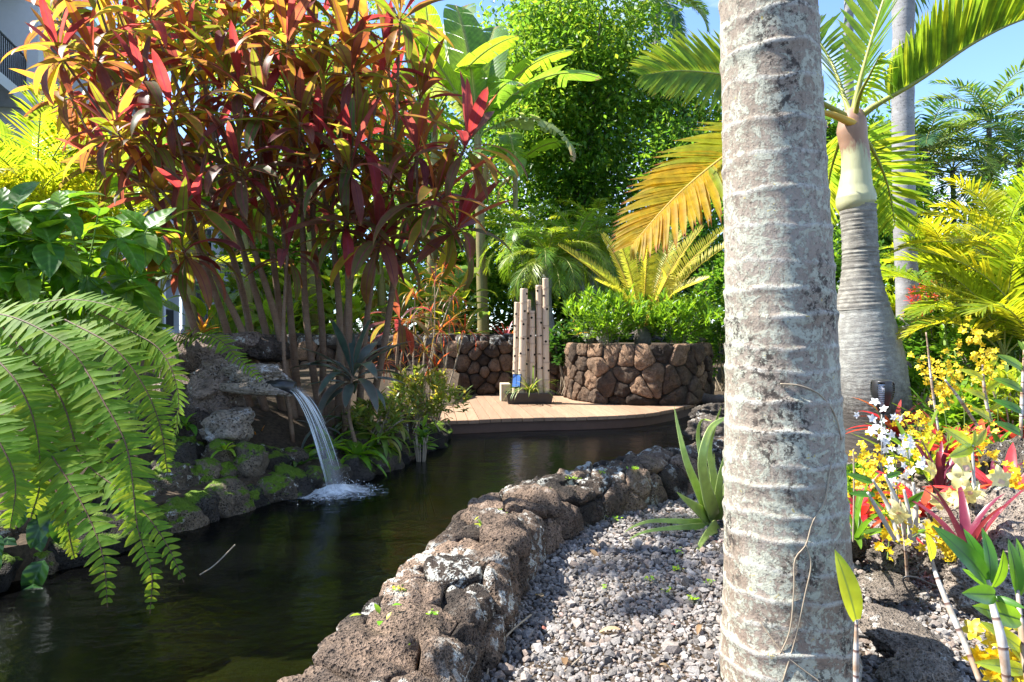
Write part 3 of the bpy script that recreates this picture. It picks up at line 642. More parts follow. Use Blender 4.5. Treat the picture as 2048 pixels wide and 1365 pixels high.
def stone_cells(parent, seeds, bounds, mapf, mats, nang=18, nring=5, bulge=0.05, gap=0.012, namp=0.012, off=0.02, depth=0.05, density=None, name='stone', corner=3):
    for s, poly in zip(seeds, voronoi(seeds, bounds)):
        if poly is None: continue
        c = poly.mean(0); na, nr = (nang, nring) if density is None else density(c)
        th = np.linspace(0, 2*math.pi, na, endpoint=False); R = np.full(na, 1e9)
        for a in range(len(poly)):
            p, q = poly[a] - c, poly[(a + 1) % len(poly)] - c; e = q - p; nrm = A((e[1], -e[0])); nrm = nrm/(np.linalg.norm(nrm) + 1e-9); d = nrm @ p
            if d < 0: nrm, d = -nrm, -d
            cs = np.cos(th)*nrm[0] + np.sin(th)*nrm[1]
            R = np.minimum(R, np.where(cs > 1e-3, d/np.maximum(cs, 1e-3), 1e9))
        for _ in range(corner): R = np.minimum(R, (np.roll(R, 1) + np.roll(R, -1) + R)/3)
        R = np.maximum(R - gap, 0.012) * (1 + 0.05*np.array([noise.noise(Vector((math.cos(t)*1.5 + c[0]*9, math.sin(t)*1.5, c[1]*9))) for t in th]))
        sz = R.mean(); b = bulge*min(1.4, sz/0.1)*rnd.uniform(0.7, 1.25); o = rnd.uniform(-off, off)
        rr = np.concatenate([[1.0], np.sin(np.linspace(math.pi/2, 0, nr + 1))[:-1]]); hh = np.concatenate([[-depth], b*np.cos(np.linspace(math.pi/2, 0, nr + 1))[:-1]**0.8 + o])
        rr[1] = 1.0
        S_ = c[0] + (rr[:, None]*R[None]*np.cos(th)[None]); T_ = c[1] + (rr[:, None]*R[None]*np.sin(th)[None]); H_ = np.repeat(hh[:, None], na, 1)
        tilt = A((rnd.uniform(-.12, .12), rnd.uniform(-.12, .12))); H_[1:] += (S_[1:] - c[0])*tilt[0] + (T_[1:] - c[1])*tilt[1]
        S_ = np.append(S_.ravel(), c[0]); T_ = np.append(T_.ravel(), c[1]); H_ = np.append(H_.ravel(), b + o)
        base = mapf(S_, T_, H_)
        if namp:
            dn = np.array([noise.fractal(Vector(p)*(1.6/max(sz, .05)) + Vector((c[0]*31, 0, 0)), 0.9, 2.1, 4) for p in base])
            dn[:na] = 0
            base = mapf(S_, T_, H_ + namp*(sz/0.1)*dn)
        nrw = len(rr); i = np.arange(nrw - 1)[:, None]*na; j = np.arange(na)[None]; k2 = (j + 1) % na
        f = np.stack([i + j, i + k2, i + na + k2, i + na + j], -1).reshape(-1, 4)
        ce = nrw*na; l = (nrw - 1)*na
        mb = MB(); mb.add(base, f); mb.f.append(np.array([[l + x, l + (x + 1) % na, ce] for x in range(na)])); mb.mi.append(np.zeros(na, int))
        put(name, mb.mesh(name, rnd.choice(mats)), parent)

def blob_mesh(name, mat, sub=4, amp=0.28, freq=1.3, seed=0, flat=0.0, fine=0.06):
    bm = bmesh.new(); bmesh.ops.create_icosphere(bm, subdivisions=sub, radius=1.0)
    off = Vector((seed*7.31, seed*3.7, seed*1.9))
    pl = [(Vector((rnd.gauss(0, 1), rnd.gauss(0, 1), rnd.gauss(0, 1))).normalized(), rnd.uniform(0.62, 0.86)) for _ in range(7)]
    for v in bm.verts:
        p = v.co.copy()
        for n_, d_ in pl:
            e = p.dot(n_) - d_
            if e > 0: p -= n_*e*0.8
        q = p*(1 + amp*noise.fractal(p*freq + off, 0.9, 2.0, 3) + fine*noise.fractal(p*5 + off, 0.8, 2.1, 4))
        if flat: q.z = math.copysign(min(abs(q.z), 1 - flat + 0.25*abs(q.z)), q.z)
        v.co = q
    me = bpy.data.meshes.new(name); bm.to_mesh(me); bm.free()
    for p in me.polygons: p.use_smooth = True
    me.materials.append(mat); return me
def trs(loc, scale, rot=(0, 0, 0)):
    from mathutils import Euler
    return Matrix.Translation(loc) @ Euler(rot).to_matrix().to_4x4() @ Matrix.Diagonal((*scale, 1))

# pond rim wall: cells laid over the swept profile
RIM = spline([(-0.62, 1.0, 0), (-0.47, 1.8, 0), (-0.345, 2.4, 0), (-0.24, 2.9, 0), (-0.16, 3.35, 0), (-0.07, 3.75, 0), (0.13, 4.15, 0), (0.49, 4.58, 0), (0.88, 4.98, 0), (1.29, 5.33, 0), (1.78, 5.78, 0), (2.35, 6.35, 0), (2.85, 7.1, 0), (3.2, 8.0, 0), (3.4, 9.0, 0)], 260)
RT = tangents(RIM); RL = np.concatenate([[0], np.cumsum(np.linalg.norm(np.diff(RIM, axis=0), axis=1))])
pp = spline([(-0.245, 0.0, 0), (-0.235, 0.15, 0), (-0.195, 0.225, 0), (-0.08, 0.245, 0), (0.08, 0.245, 0), (0.175, 0.22, 0), (0.215, 0.13, 0), (0.235, -0.02, 0)], 90)
PL = np.concatenate([[0], np.cumsum(np.linalg.norm(np.diff(pp, axis=0), axis=1))]); ptan = tangents(pp)
def rim_map(s, t, h):
    s = np.clip(s, 0, RL[-1]); t = np.clip(t, 0, PL[-1])
    x = np.interp(s, RL, RIM[:, 0]); y = np.interp(s, RL, RIM[:, 1]); tx = np.interp(s, RL, RT[:, 0]); ty = np.interp(s, RL, RT[:, 1])
    d = np.interp(t, PL, pp[:, 0]); z = np.interp(t, PL, pp[:, 1]); nd = -np.interp(t, PL, ptan[:, 1]); nz = np.interp(t, PL, ptan[:, 0])
    l = np.hypot(nd, nz); nd, nz = nd/l, nz/l
    d = d + nd*h; z = z + nz*h; wob = 0.03*np.sin(s*3.1) + 0.02*np.sin(s*7.7 + 1)
    return np.stack([x + ty*(d + wob*0.5), y - tx*(d + wob*0.5), z + 0.4*wob*(z > 0.05)], -1)
rim = thing('pond_wall', 'low curved lava rock wall with white lichen between dark pond and gravel', 'wall', (0.5, 4.6, 0))
gs, gt = np.meshgrid(np.linspace(0, RL[-1], 200), np.linspace(0, PL[-1], 20), indexing='ij')
mb = MB(); i = np.arange(199)[:, None]*20 + np.arange(19)[None]
mb.add(rim_map(gs.ravel(), gt.ravel(), np.full(gs.size, -0.03)), np.stack([i, i + 20, i + 21, i + 1], -1).reshape(-1, 4))
put('mortar_core', mb.mesh('mortar_core', M['mortar']), rim)
bd = (0, 0.02, RL[-1], PL[-1])
stone_cells(rim, seeds_in(bd, 0.27, var=0.35), bd, rim_map, [M['lava_rim']], bulge=0.030, gap=0.002, namp=0.021, off=0.026, depth=0.06, corner=1,
            density=lambda c: (44, 13) if c[0] < 3.6 else ((30, 8) if c[0] < 5.5 else (18, 5)))

# back retaining wall
WY, WT = 10.75, 1.24
wall = thing('retaining_wall', 'long dark lava rock wall behind the bamboo poles', 'wall', (-3.0, WY, 0.2))
mb = MB(); mb.box((-3.1, WY + 0.24, 0.62), (9.6, 0.40, 1.20)); put('mortar_core', mb.mesh('mortar_core', M['mortar'], False), wall)
M['lava_cap'] = stone_mat('lava_cap', (0.05, 0.042, 0.036), (0.12, 0.10, 0.085), lichen=0.8, lcol=(0.45, 0.45, 0.42))
wm = lambda s, t, h: np.stack([s, WY - h + 0.02*np.sin(s*2), t], -1)
bd = (-7.6, 0.05, 1.65, 1.12)
stone_cells(wall, seeds_in(bd, 0.25, var=0.45), bd, wm, [M['lava_wall'], M['lava'], M['lava']], nang=18, nring=4, bulge=0.038, gap=0.004, namp=0.019, off=0.03, corner=1)
wc = lambda s, t, h: np.stack([s, WY - 0.05 + t, WT - 0.07 + h], -1)
bd = (-7.6, 0, 1.65, 0.52)
stone_cells(wall, seeds_in(bd, 0.26, var=0.3), bd, wc, [M['lava_cap']], nang=16, nring=4, bulge=0.05, gap=0.006, namp=0.012, off=0.015, depth=0.12, name='cap_stone')

# round planter
PC, PR = A((2.0, 10.40)), 1.10
planter = thing('round_planter', 'round lava rock planter of big fitted stones standing on the wooden deck', 'planter', (PC[0], PC[1], 0.22))
mb = MB(); tube(mb, [(PC[0], PC[1], 0.15), (PC[0], PC[1], 0.6), (PC[0], PC[1], 1.06)], PR, 48, ref=(1, 0, 0)); put('mortar_core', mb.mesh('mortar_core', M['mortar']), planter)
def pm(s, t, h):
    a = s/PR; r = PR + h + 0.05*(1 - t/1.1)
    return np.stack([PC[0] + r*np.sin(a), PC[1] - r*np.cos(a), t], -1)
bd = (-2.05, 0.215, 2.05, 1.10)
sd = seeds_in((-2.0, 0.24, 2.0, 1.08), 0.23, var=0.5)
big = A([(-0.62, 0.48), (0.02, 0.62), (-0.33, 0.9), (0.42, 0.33), (0.72, 0.42), (0.45, 0.92), (0.8, 0.88), (-0.98, 0.55)])
sd = np.array([p for p in sd if all(np.hypot(*(p - b)*A((1.25, 0.8))) > r_ for b, r_ in zip(big, (.26, .30, .2, .16, .2, .2, .18, .17)))] + list(big))
kept = list(big)
for p in sd[:-len(big)]:
    if all(np.hypot(*(p - q)) > 0.15 for q in kept): kept.append(p)
sd = np.array(kept)
stone_cells(planter, sd, bd, pm, [M['lava_wall'], M['lava_wall'], M['lava']], nang=36, nring=7, bulge=0.032, gap=0.0035, namp=0.017, off=0.026, corner=1)
mb = MB(); tube(mb, [(PC[0], PC[1], 1.0), (PC[0], PC[1], 1.075)], 1.05, 40, ref=(1, 0, 0)); put('soil', mb.mesh('soil', M['soil']), planter)

# ------------------------------------------------------------------ deck
DZ = 0.22
FR = spline([(-1.6, 7.55, 0), (-0.68, 7.74, 0), (0.18, 7.98, 0), (0.88, 8.08, 0), (1.54, 8.28, 0), (1.92, 8.56, 0), (2.43, 9.15, 0), (2.96, 9.96, 0), (3.15, 10.4, 0)], 160)
deck = thing('deck', 'curved wooden plank deck jutting over the pond below the round planter', 'deck', (0.8, 9.0, 0))
dd = A((-0.127, 1.0)); dd /= np.linalg.norm(dd); dn_ = A((dd[1], -dd[0]))
fc = FR[:, :2] @ dn_; fl = FR[:, :2] @ dd
o_ = np.argsort(fc)
PWD = 0.135
c = fc.min() + 0.02
while c < fc.max() - 0.02:
    c1 = min(c + PWD - 0.007, fc.max() - 0.005)
    l0, l1 = np.interp(c, fc[o_], fl[o_]), np.interp(c1, fc[o_], fl[o_]); e = rnd.uniform(-0.008, 0.008); back = 10.68
    zt = DZ + rnd.uniform(-0.002, 0.002); j = rnd.uniform(0.0, 0.003)
    P2 = [dn_*c + dd*(l0 + e), dn_*c1 + dd*(l1 + e), dn_*c1 + dd*max(back, l1 + 0.1), dn_*c + dd*max(back, l0 + 0.1)]
    bev = 0.004; ctr = sum(P2)/4
    V = [(*p, zt - 0.045) for p in P2] + [(*p, zt - bev) for p in P2] + [(*(p + (ctr - p)/np.linalg.norm(ctr - p)*bev*1.4), zt) for p in P2]
    fs = [[0, 3, 2, 1]] + [[a + x, a + (x + 1) % 4, a + 4 + (x + 1) % 4, a + 4 + x] for a in (0, 4) for x in range(4)] + [[8, 9, 10, 11]]
    mb = MB(); mb.add(V, fs); put('plank', mb.mesh('plank', M['wood'], False), deck)
    c += PWD
T2 = tangents(FR); inn = np.stack([-T2[:, 1], T2[:, 0], 0*T2[:, 0]], 1)
mb = MB()
a0 = FR + inn*0.06; a1 = FR + inn*0.11
V = np.concatenate([a0 + A((0, 0, -0.02)), a0 + A((0, 0, 0.172)), a1 + A((0, 0, 0.172)), a1 + A((0, 0, -0.02))]); n = len(FR)
i = np.arange(n - 1); f = np.concatenate([np.stack([i + k*n, i + 1 + k*n, i + 1 + ((k + 1) % 4)*n, i + ((k + 1) % 4)*n], -1) for k in range(4)])
mb.add(V, f); put('fascia_board', mb.mesh('fascia_board', M['fascia'], False), deck)
mb = MB()
for x, y in ((-0.4, 8.4), (0.8, 8.7), (1.9, 9.1), (-0.4, 10.2), (2.6, 10.2)): mb.box((x, y, -0.12), (0.09, 0.09, 0.58))
put('support_post', mb.mesh('support_post', M['fascia'], False), deck)

# ------------------------------------------------------------------ gravel
def make_gravel():
    t = (1 + 5**0.5)/2
    V = unit(A([(-1,t,0),(1,t,0),(-1,-t,0),(1,-t,0),(0,-1,t),(0,1,t),(0,-1,-t),(0,1,-t),(t,0,-1),(t,0,1),(-t,0,-1),(-t,0,1)]))
    Fc = np.array([(0,11,5),(0,5,1),(0,1,7),(0,7,10),(0,10,11),(1,5,9),(5,11,4),(11,10,2),(10,7,6),(7,1,8),(3,9,4),(3,4,2),(3,2,6),(3,6,8),(3,8,9),(4,9,5),(2,4,11),(6,2,10),(8,6,7),(9,8,1)])
    P_ = []
    for y0, y1, sp in ((1.8, 3.4, 0.0195), (3.4, 4.6, 0.0235), (4.6, 7.6, 0.032)):
        X, Y = np.meshgrid(np.arange(-0.5, 3.4, sp), np.arange(y0, y1, sp*0.9)); X = X + rng.uniform(-sp*.45, sp*.45, X.shape); Y = Y + rng.uniform(-sp*.45, sp*.45, X.shape)
        d = np.interp(Y, RIM[:, 1], RIM[:, 0]); tx = np.interp(Y, RIM[:, 1], RT[:, 0]); ty = np.interp(Y, RIM[:, 1], RT[:, 1])
        ok = ((X - d)*np.maximum(ty, .2) > 0.20) & (X < 3.3 - 0.0*Y) & (np.abs(X/np.maximum(Y, .1)) < 0.86)
        s = rng.lognormal(0, 0.38, X.shape)*sp*0.60
        P_.append(np.stack([X, Y, s], -1)[ok])
    P_ = np.concatenate(P_); n = len(P_); s = P_[:, 2]
    Z = s*rng.uniform(-0.1, 0.55, n)
    q = rng.normal(size=(n, 4)); q /= np.linalg.norm(q, axis=1)[:, None]; w, x, y, z = q.T
    R = np.stack([1-2*(y*y+z*z), 2*(x*y-z*w), 2*(x*z+y*w), 2*(x*y+z*w), 1-2*(x*x+z*z), 2*(y*z-x*w), 2*(x*z-y*w), 2*(y*z+x*w), 1-2*(x*x+y*y)], -1).reshape(n, 3, 3)
    K = V[None]*rng.uniform(0.5, 1.2, (n, 12, 1))*rng.uniform(0.6, 1.3, (n, 1, 3))
    W_ = np.einsum('nij,nkj->nki', R, K)*s[:, None, None]; W_[..., 2] *= 0.8
    W_ += np.stack([P_[:, 0], P_[:, 1], Z], -1)[:, None]
    mb = MB(); mb.add(W_.reshape(-1, 3), (np.arange(n)[:, None, None]*12 + Fc[None]).reshape(-1, 3), vary=np.repeat(rng.uniform(0, 1, n), 12))
    put('gravel', mb.mesh('gravel', M['gravel'], False), label='grey lava gravel spread beside the pond wall', cat='gravel', kind='stuff')
make_gravel()
M['drop'] = plain('water_drop', (0.75, 0.78, 0.8), 0.15, 0.6)
# ------------------------------------------------------------------ left bank, waterfall rockwork
SB = [blob_mesh('stone', M['lava_moss'], 4, 0.26, 1.2, s_) for s_ in range(5)]
SWt = [blob_mesh('stone', M['lava_wet'], 4, 0.26, 1.2, s_ + 9) for s_ in range(3)]
SP = [blob_mesh('stone', M['lava_brown'], 4, 0.34, 1.1, s_ + 20, fine=0.12) for s_ in range(4)]
SPP = [blob_mesh('stone', M['lava_pale'], 4, 0.30, 1.4, s_ + 30, fine=0.16) for s_ in range(2)]
SG = [blob_mesh('stone', M['lava_grey'], 5, 0.30, 1.2, s_ + 40, fine=0.14) for s_ in range(3)]
rr3 = lambda: (rnd.uniform(-.4, .4), rnd.uniform(-.4, .4), rnd.uniform(0, 6.28))
bank = thing('pond_edging', 'row of dark mossy lava stones edging the pond below the plants', 'edging', (-1.7, 5.0, 0.1))
edge = spline([(-2.72, 1.2, 0), (-2.62, 2.3, 0), (-2.44, 3.4, 0), (-2.12, 4.22, 0), (-1.76, 4.85, 0), (-1.26, 5.62, 0), (-0.92, 6.7, 0), (-0.84, 7.4, 0)], 34)
for k_, p in enumerate(edge):
    s_ = rnd.uniform(0.13, 0.20)
    put('stone', rnd.choice(SWt + SB[:2]), bank, trs((p[0] - 0.03 + rnd.uniform(-.03, .03), p[1], 0.07 + rnd.uniform(-.02, .03)), (s_*1.15, s_*1.1, s_*0.9), rr3()))
    s2 = rnd.uniform(0.11, 0.18)
    put('stone', rnd.choice(SB), bank, trs((p[0] - 0.24 + rnd.uniform(-.05, .05), p[1] + 0.14, 0.21 + rnd.uniform(-.03, .05)), (s2*1.2, s2*1.1, s2), rr3()))
rock = thing('waterfall_rockwork', 'stack of brown lava boulders with a long pale spout stone over the pond', 'rockwork', at(430, 1000, 4.9))
for u, v, Y, sx, sy, sz, mm in ((395, 735, 5.45, .34, .30, .27, SP[0]), (470, 690, 5.75, .30, .25, .13, SP[1]), (540, 700, 5.85, .2, .22, .11, SP[2]), (360, 800, 5.25, .22, .25, .26, SP[3]),
                             (435, 800, 5.15, .24, .22, .20, SP[2]), (452, 852, 5.0, .22, .20, .15, SPP[0]), (395, 850, 5.0, .17, .18, .15, SP[0]), (370, 905, 4.85, .15, .16, .13, SB[0]),
                             (442, 917, 4.85, .15, .15, .15, SB[1]), (500, 925, 4.85, .14, .14, .14, SB[2]), (395, 950, 4.7, .15, .16, .12, SB[3]), (330, 860, 5.0, .2, .2, .3, SP[1]), (350, 950, 4.6, .18, .2, .2, SWt[0]),
                             (450, 745, 5.25, .22, .2, .13, SP[3])):
    p = at(u, v, Y); put('stone', mm, rock, trs(p, (sx, sy, sz), (rnd.uniform(-.2, .2), rnd.uniform(-.2, .2), rnd.uniform(-.5, .5))))
spb = blob_mesh('spout_stone', M['lava_pale'], 5, 0.22, 1.5, 77, fine=0.16)
p = at(520, 752, 5.06); put('spout_stone', spb, rock, trs(p, (0.29, 0.13, 0.105), (0.05, 0.12, -0.05)))
p = at(508, 778, 5.0); put('spout_stone', blob_mesh('spout_stone', M['lava_pale'], 5, 0.15, 1.5, 81, fine=0.08), rock, trs(p, (0.30, 0.10, 0.055), (0.0, 0.08, 0.02)))
p = at(436, 770, 5.1); put('stone', SP[1], rock, trs(p, (0.2, 0.18, 0.17)))
lip = at(584, 776, 5.0)
mb = MB(); tube(mb, [lip + Vector((-0.20, 0.02, 0.02)), lip + Vector((-0.06, 0, 0.012)), lip + Vector((0.018, 0, -0.004))], 0.052, 16); put('pipe', mb.mesh('pipe', M['black_plastic']), rock)
mb = MB(); q = rng.normal(size=(260, 3))*A((.018, .02, .03)) + A(at(583, 778, 4.95)) + A((0, -0.03, 0.0))
leaves(mb, q, rng.normal(size=(260, 3)) + A((0.2, -1, .2)), rng.normal(size=(260, 3)), 0.016, 0.012, 'ovate', 1, 0, 0, rng.uniform(0, 1, 260)); put('moss', mb.mesh('moss', M['weed']), rock)

wf = thing('waterfall', 'silky stream of water falling from the spout stone into the pond', 'waterfall', at_z(672, 975, WZ))
hit = at_z(676, 985, WZ)
for k_ in range(4):
    n = 26; t = np.linspace(0, 1, n); mb = MB()
    ctr = A(lip)[None] + np.stack([(hit.x - lip.x)*t**0.55*0.0 + (hit.x - lip.x)*t*(0.55 + 0.45*1), (hit.y - lip.y)*t + 0.03*(k_ - 1.5), 0*t], 1)
    tt = t; ctr[:, 0] = lip.x + (hit.x - lip.x)*tt; ctr[:, 2] = lip.z + (WZ - lip.z)*(0.18*tt + 0.82*tt**2)
    wd = (0.030 + 0.040*tt**0.8)*(1 + 0.2*(k_ % 2))
    sd_ = unit(A((0.75, 0.25 if k_ % 2 else -0.3, 0.42)))
    cols = 9; aa = np.linspace(-1, 1, cols)
    V = ctr[:, None] + sd_[None, None]*(aa[None, :, None]*wd[:, None, None]) + A((0, -1, 0))[None, None]*((1 - aa**2)[None, :, None]*0.03*(1 + tt)[:, None, None])
    i = np.arange(n - 1)[:, None]*cols + np.arange(cols - 1)[None]
    uv = np.stack([np.broadcast_to((aa + 1)/2, (n, cols)) , np.broadcast_to(tt[:, None] + k_*3.3, (n, cols))], -1)
    mb.add(V, np.stack([i, i + 1, i + cols + 1, i + cols], -1).reshape(-1, 4), uv); put('water_sheet', mb.mesh('water_sheet', M['fall']), wf)
mb = MB()
for k_ in range(22):
    n = 14; t0_ = rnd.uniform(0, .5); tt = np.linspace(t0_, min(1.0, t0_ + rnd.uniform(.25, .6)), n); w_ = rnd.uniform(-1, 1)*(0.045 + 0.065*tt)
    c_ = np.stack([lip.x + (hit.x - lip.x)*tt + w_*.8, lip.y + (hit.y - lip.y)*tt + rnd.uniform(-.06, .06) - 0.02, lip.z + (WZ - lip.z)*(0.18*tt + 0.82*tt**2)], 1)
    tube(mb, c_, np.sin(np.linspace(0.05, 3.1, n))*rnd.uniform(.0012, .003) + .0004, 5, cap=False)
put('water_strands', mb.mesh('water_strands', M['drop']), wf, kind='stuff')
mb = MB()
for k_ in range(150):
    a = rnd.uniform(0, 6.28); r_ = abs(rnd.gauss(0, .2)) + .04; c_ = A((hit.x + r_*math.cos(a), hit.y + r_*math.sin(a), WZ + max(.004, .16*math.exp(-r_*5)*rnd.random()))); q = rnd.uniform(.0015, .005)
    mb.add(c_ + q*A([(1, 0, 0), (-1, 0, 0), (0, 1, 0), (0, -1, 0), (0, 0, 1.3), (0, 0, -1.3)]), [[0, 2, 4], [2, 1, 4], [1, 3, 4], [3, 0, 4], [2, 0, 5], [1, 2, 5], [3, 1, 5], [0, 3, 5]])
put('droplets', mb.mesh('droplets', M['drop']), wf, kind='stuff')
mb = MB(); nr, na = 14, 40
for ri in range(1): pass
R_ = np.linspace(0, 1, nr); th = np.linspace(0, 2*math.pi, na, endpoint=False)
X = hit.x - 0.02 + R_[:, None]*0.52*np.cos(th)[None]; Y = hit.y + R_[:, None]*0.44*np.sin(th)[None]
Z = WZ + 0.006 + 0.055*np.exp(-(R_[:, None]/0.28)**2) + 0*X
Z += np.array([[0.022*(1 - r)*noise.noise(Vector((x*16, y*16, 2))) for x, y in zip(xx, yy)] for r, xx, yy in zip(R_, X, Y)])
i = np.arange(nr - 1)[:, None]*na; j = np.arange(na)[None]; k2 = (j + 1) % na
mb.add(np.stack([X, Y, np.maximum(Z, WZ + 0.004)], -1), np.stack([i + j, i + k2, i + na + k2, i + na + j], -1).reshape(-1, 4), np.stack([np.broadcast_to(R_[:, None], X.shape), np.zeros_like(X)], -1))
put('splash_foam', mb.mesh('splash_foam', M['foam']), wf)

# ------------------------------------------------------------------ bamboo poles in a trough
tr_c = at_z(1059, 809, DZ) + Vector((0.0, 0.15, 0)); trz = math.radians(4)
trough = thing('planter_trough', 'long black plastic trough planter on the deck holding bamboo poles', 'planter', tr_c)
mb = MB()
def prism(mb, c, rz, lo, hi, z0, z1, inner=0.0):
    cs, sn = math.cos(rz), math.sin(rz)
    def ring(d, z): return [(c[0] + x*d[0]*cs - y*d[1]*sn, c[1] + x*d[0]*sn + y*d[1]*cs, z) for x, y in ((-1, -1), (1, -1), (1, 1), (-1, 1))]
    V = ring(lo, z0) + ring(hi, z1) + ring((hi[0] - .02, hi[1] - .02), z1) + ring((hi[0] - .03, hi[1] - .03), z1 - 0.04)
    fs = [[0, 3, 2, 1]] + [[a + x, a + (x + 1) % 4, a + 4 + (x + 1) % 4, a + 4 + x] for a in (0, 4, 8) for x in range(4)] + [[12, 13, 14, 15]]
    mb.add(V, fs)
prism(mb, tr_c, trz, (0.315, 0.115), (0.345, 0.135), DZ, DZ + 0.155); put('trough', mb.mesh('trough', M['black_plastic'], False), trough)
mb = MB(); mb.box((tr_c.x, tr_c.y, DZ + 0.158), (0.716, 0.296, 0.022), trz); 
V = mb.v[0]; mb = MB(); 
for sx, sy, w_, d_ in ((0, -.14, .716, .02), (0, .14, .716, .02), (-.35, 0, .02, .27), (.35, 0, .02, .27)):
    mb.box((tr_c.x + sx*math.cos(trz) - sy*math.sin(trz), tr_c.y + sx*math.sin(trz) + sy*math.cos(trz), DZ + 0.156), (w_, d_, 0.02), trz)
put('rim', mb.mesh('rim', M['black_plastic'], False), trough)
mb = MB(); mb.box((tr_c.x, tr_c.y, DZ + 0.134), (0.58, 0.18, 0.03), trz); put('soil', mb.mesh('soil', M['soil'], False), trough)
mb = MB(); p = at(1010, 788, 9.95); mb.box((p.x, p.y, DZ + 0.13), (0.14, 0.3, 0.26), 0.1); put('concrete_block', mb.mesh('concrete_block', M['concrete'], False), label='tan concrete block standing behind the black trough', cat='block')
poles = [(1030, 1035, 605, .088, 'short'), (1043, 1048, 578, .112, 'thick'), (1056, 1058, 600, .060, 'thin'), (1065, 1064, 622, .086, 'lowest'), (1081, 1078, 571, .098, 'second tallest'), (1093, 1091, 557, .092, 'tallest')]
for (ub, ut, vt, dm, what), yo in zip(poles, (.02, -.03, .05, -.02, .0, -.04)):
    Y = tr_c.y + yo; b = at(ub, 790, Y); b.z = DZ + 0.12; tp = at(ut, vt, Y)
    po = thing('bamboo_pole', {'short': 'bamboo pole with drilled holes standing beside the blue solar panel', 'thick': 'thickest drilled bamboo pole in the black trough', 'thin': 'thinnest bamboo pole squeezed behind the thickest one',
        'lowest': 'lowest drilled bamboo pole in the middle of the trough', 'second tallest': 'second tallest drilled bamboo pole in the trough', 'tallest': 'tallest drilled bamboo pole at the trough end'}[what], 'bamboo pole', b, 'drilled bamboo poles in the trough')
    Lp = (tp - b).length; n = int(Lp/0.012); pts = A(b)[None] + (A(tp) - A(b))[None]*np.linspace(0, 1, n)[:, None]
    zz = np.linspace(0, Lp, n); r = np.full(n, dm/2); node = np.zeros(n); z0 = rnd.uniform(0.1, 0.25)
    while z0 < Lp:
        r += 0.006*np.exp(-((zz - z0)/0.010)**2); node = np.maximum(node, np.exp(-((zz - z0 - 0.012)/0.009)**2)); z0 += rnd.uniform(0.20, 0.30)
    mb = MB(); seg = 18; tube(mb, pts, r, seg); mb.va[0] = np.repeat(node*0.6, seg); mb.va[2][:] = 1.0
    put('culm', mb.mesh('culm', M['bamboo']), po)
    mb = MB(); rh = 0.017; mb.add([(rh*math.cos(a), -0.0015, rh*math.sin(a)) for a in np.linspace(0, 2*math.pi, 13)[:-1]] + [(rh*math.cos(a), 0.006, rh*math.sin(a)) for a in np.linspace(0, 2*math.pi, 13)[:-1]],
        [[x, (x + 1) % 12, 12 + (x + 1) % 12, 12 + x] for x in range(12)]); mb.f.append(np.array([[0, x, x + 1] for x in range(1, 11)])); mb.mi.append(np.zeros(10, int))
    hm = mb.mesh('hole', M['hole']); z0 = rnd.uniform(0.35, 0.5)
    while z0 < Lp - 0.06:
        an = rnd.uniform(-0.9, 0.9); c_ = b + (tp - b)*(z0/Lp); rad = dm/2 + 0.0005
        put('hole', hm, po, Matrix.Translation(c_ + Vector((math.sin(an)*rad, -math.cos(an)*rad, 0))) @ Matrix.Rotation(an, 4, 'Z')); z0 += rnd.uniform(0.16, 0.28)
# grass tuft in the trough and solar panel
tuft = thing('grass_plant', 'arching striped grass tuft growing in the black trough', 'plant', (tr_c.x + 0.03, tr_c.y - 0.06, DZ + 0.15))
gl = [leaf_mesh('leaf', M['grass'], L=0.5, W=0.018, prof='needle', seg=8, curl=c_, fold=0.2) for c_ in (0.9, 1.5, 2.1)]
for k_ in range(60):
    a = rnd.uniform(0, 6.28); e = rnd.uniform(0.7, 1.5); d = Vector((math.cos(a)*math.cos(e), math.sin(a)*math.cos(e), math.sin(e)))
    put('leaf', rnd.choice(gl), tuft, frame_m((tr_c.x + 0.03 + rnd.uniform(-.05, .05), tr_c.y - 0.07 + rnd.uniform(-.03, .03), DZ + 0.145), d, Vector((0, 0, 1)) , rnd.uniform(0.7, 1.15)))
sp_b = at(1031, 790, tr_c.y - 0.10); sp_b.z = DZ + 0.145
sol = thing('solar_panel', 'small tilted blue solar panel on a stake in the black trough', 'solar panel', sp_b)
c_ = at(1033, 762, tr_c.y - 0.12); rot = Matrix.Translation(c_) @ Matrix.Rotation(math.radians(-12), 4, 'Z') @ Matrix.Rotation(math.radians(-22), 4, 'X')
mb = MB(); mb.box((0, 0.012, 0), (0.13, 0.022, 0.21)); put('frame', mb.mesh('frame', M['black_plastic'], False), sol, rot)
for x in (-0.029, 0.029):
    mb = MB(); mb.box((x, -0.002, 0), (0.052, 0.006, 0.185)); put('cell', mb.mesh('cell', M['panel_blue'], False), sol, rot)
mb = MB(); tube(mb, [sp_b - Vector((0, 0, .02)), c_ + Vector((0, .03, 0))], 0.009, 8); put('stake', mb.mesh('stake', M['black_plastic']), sol)

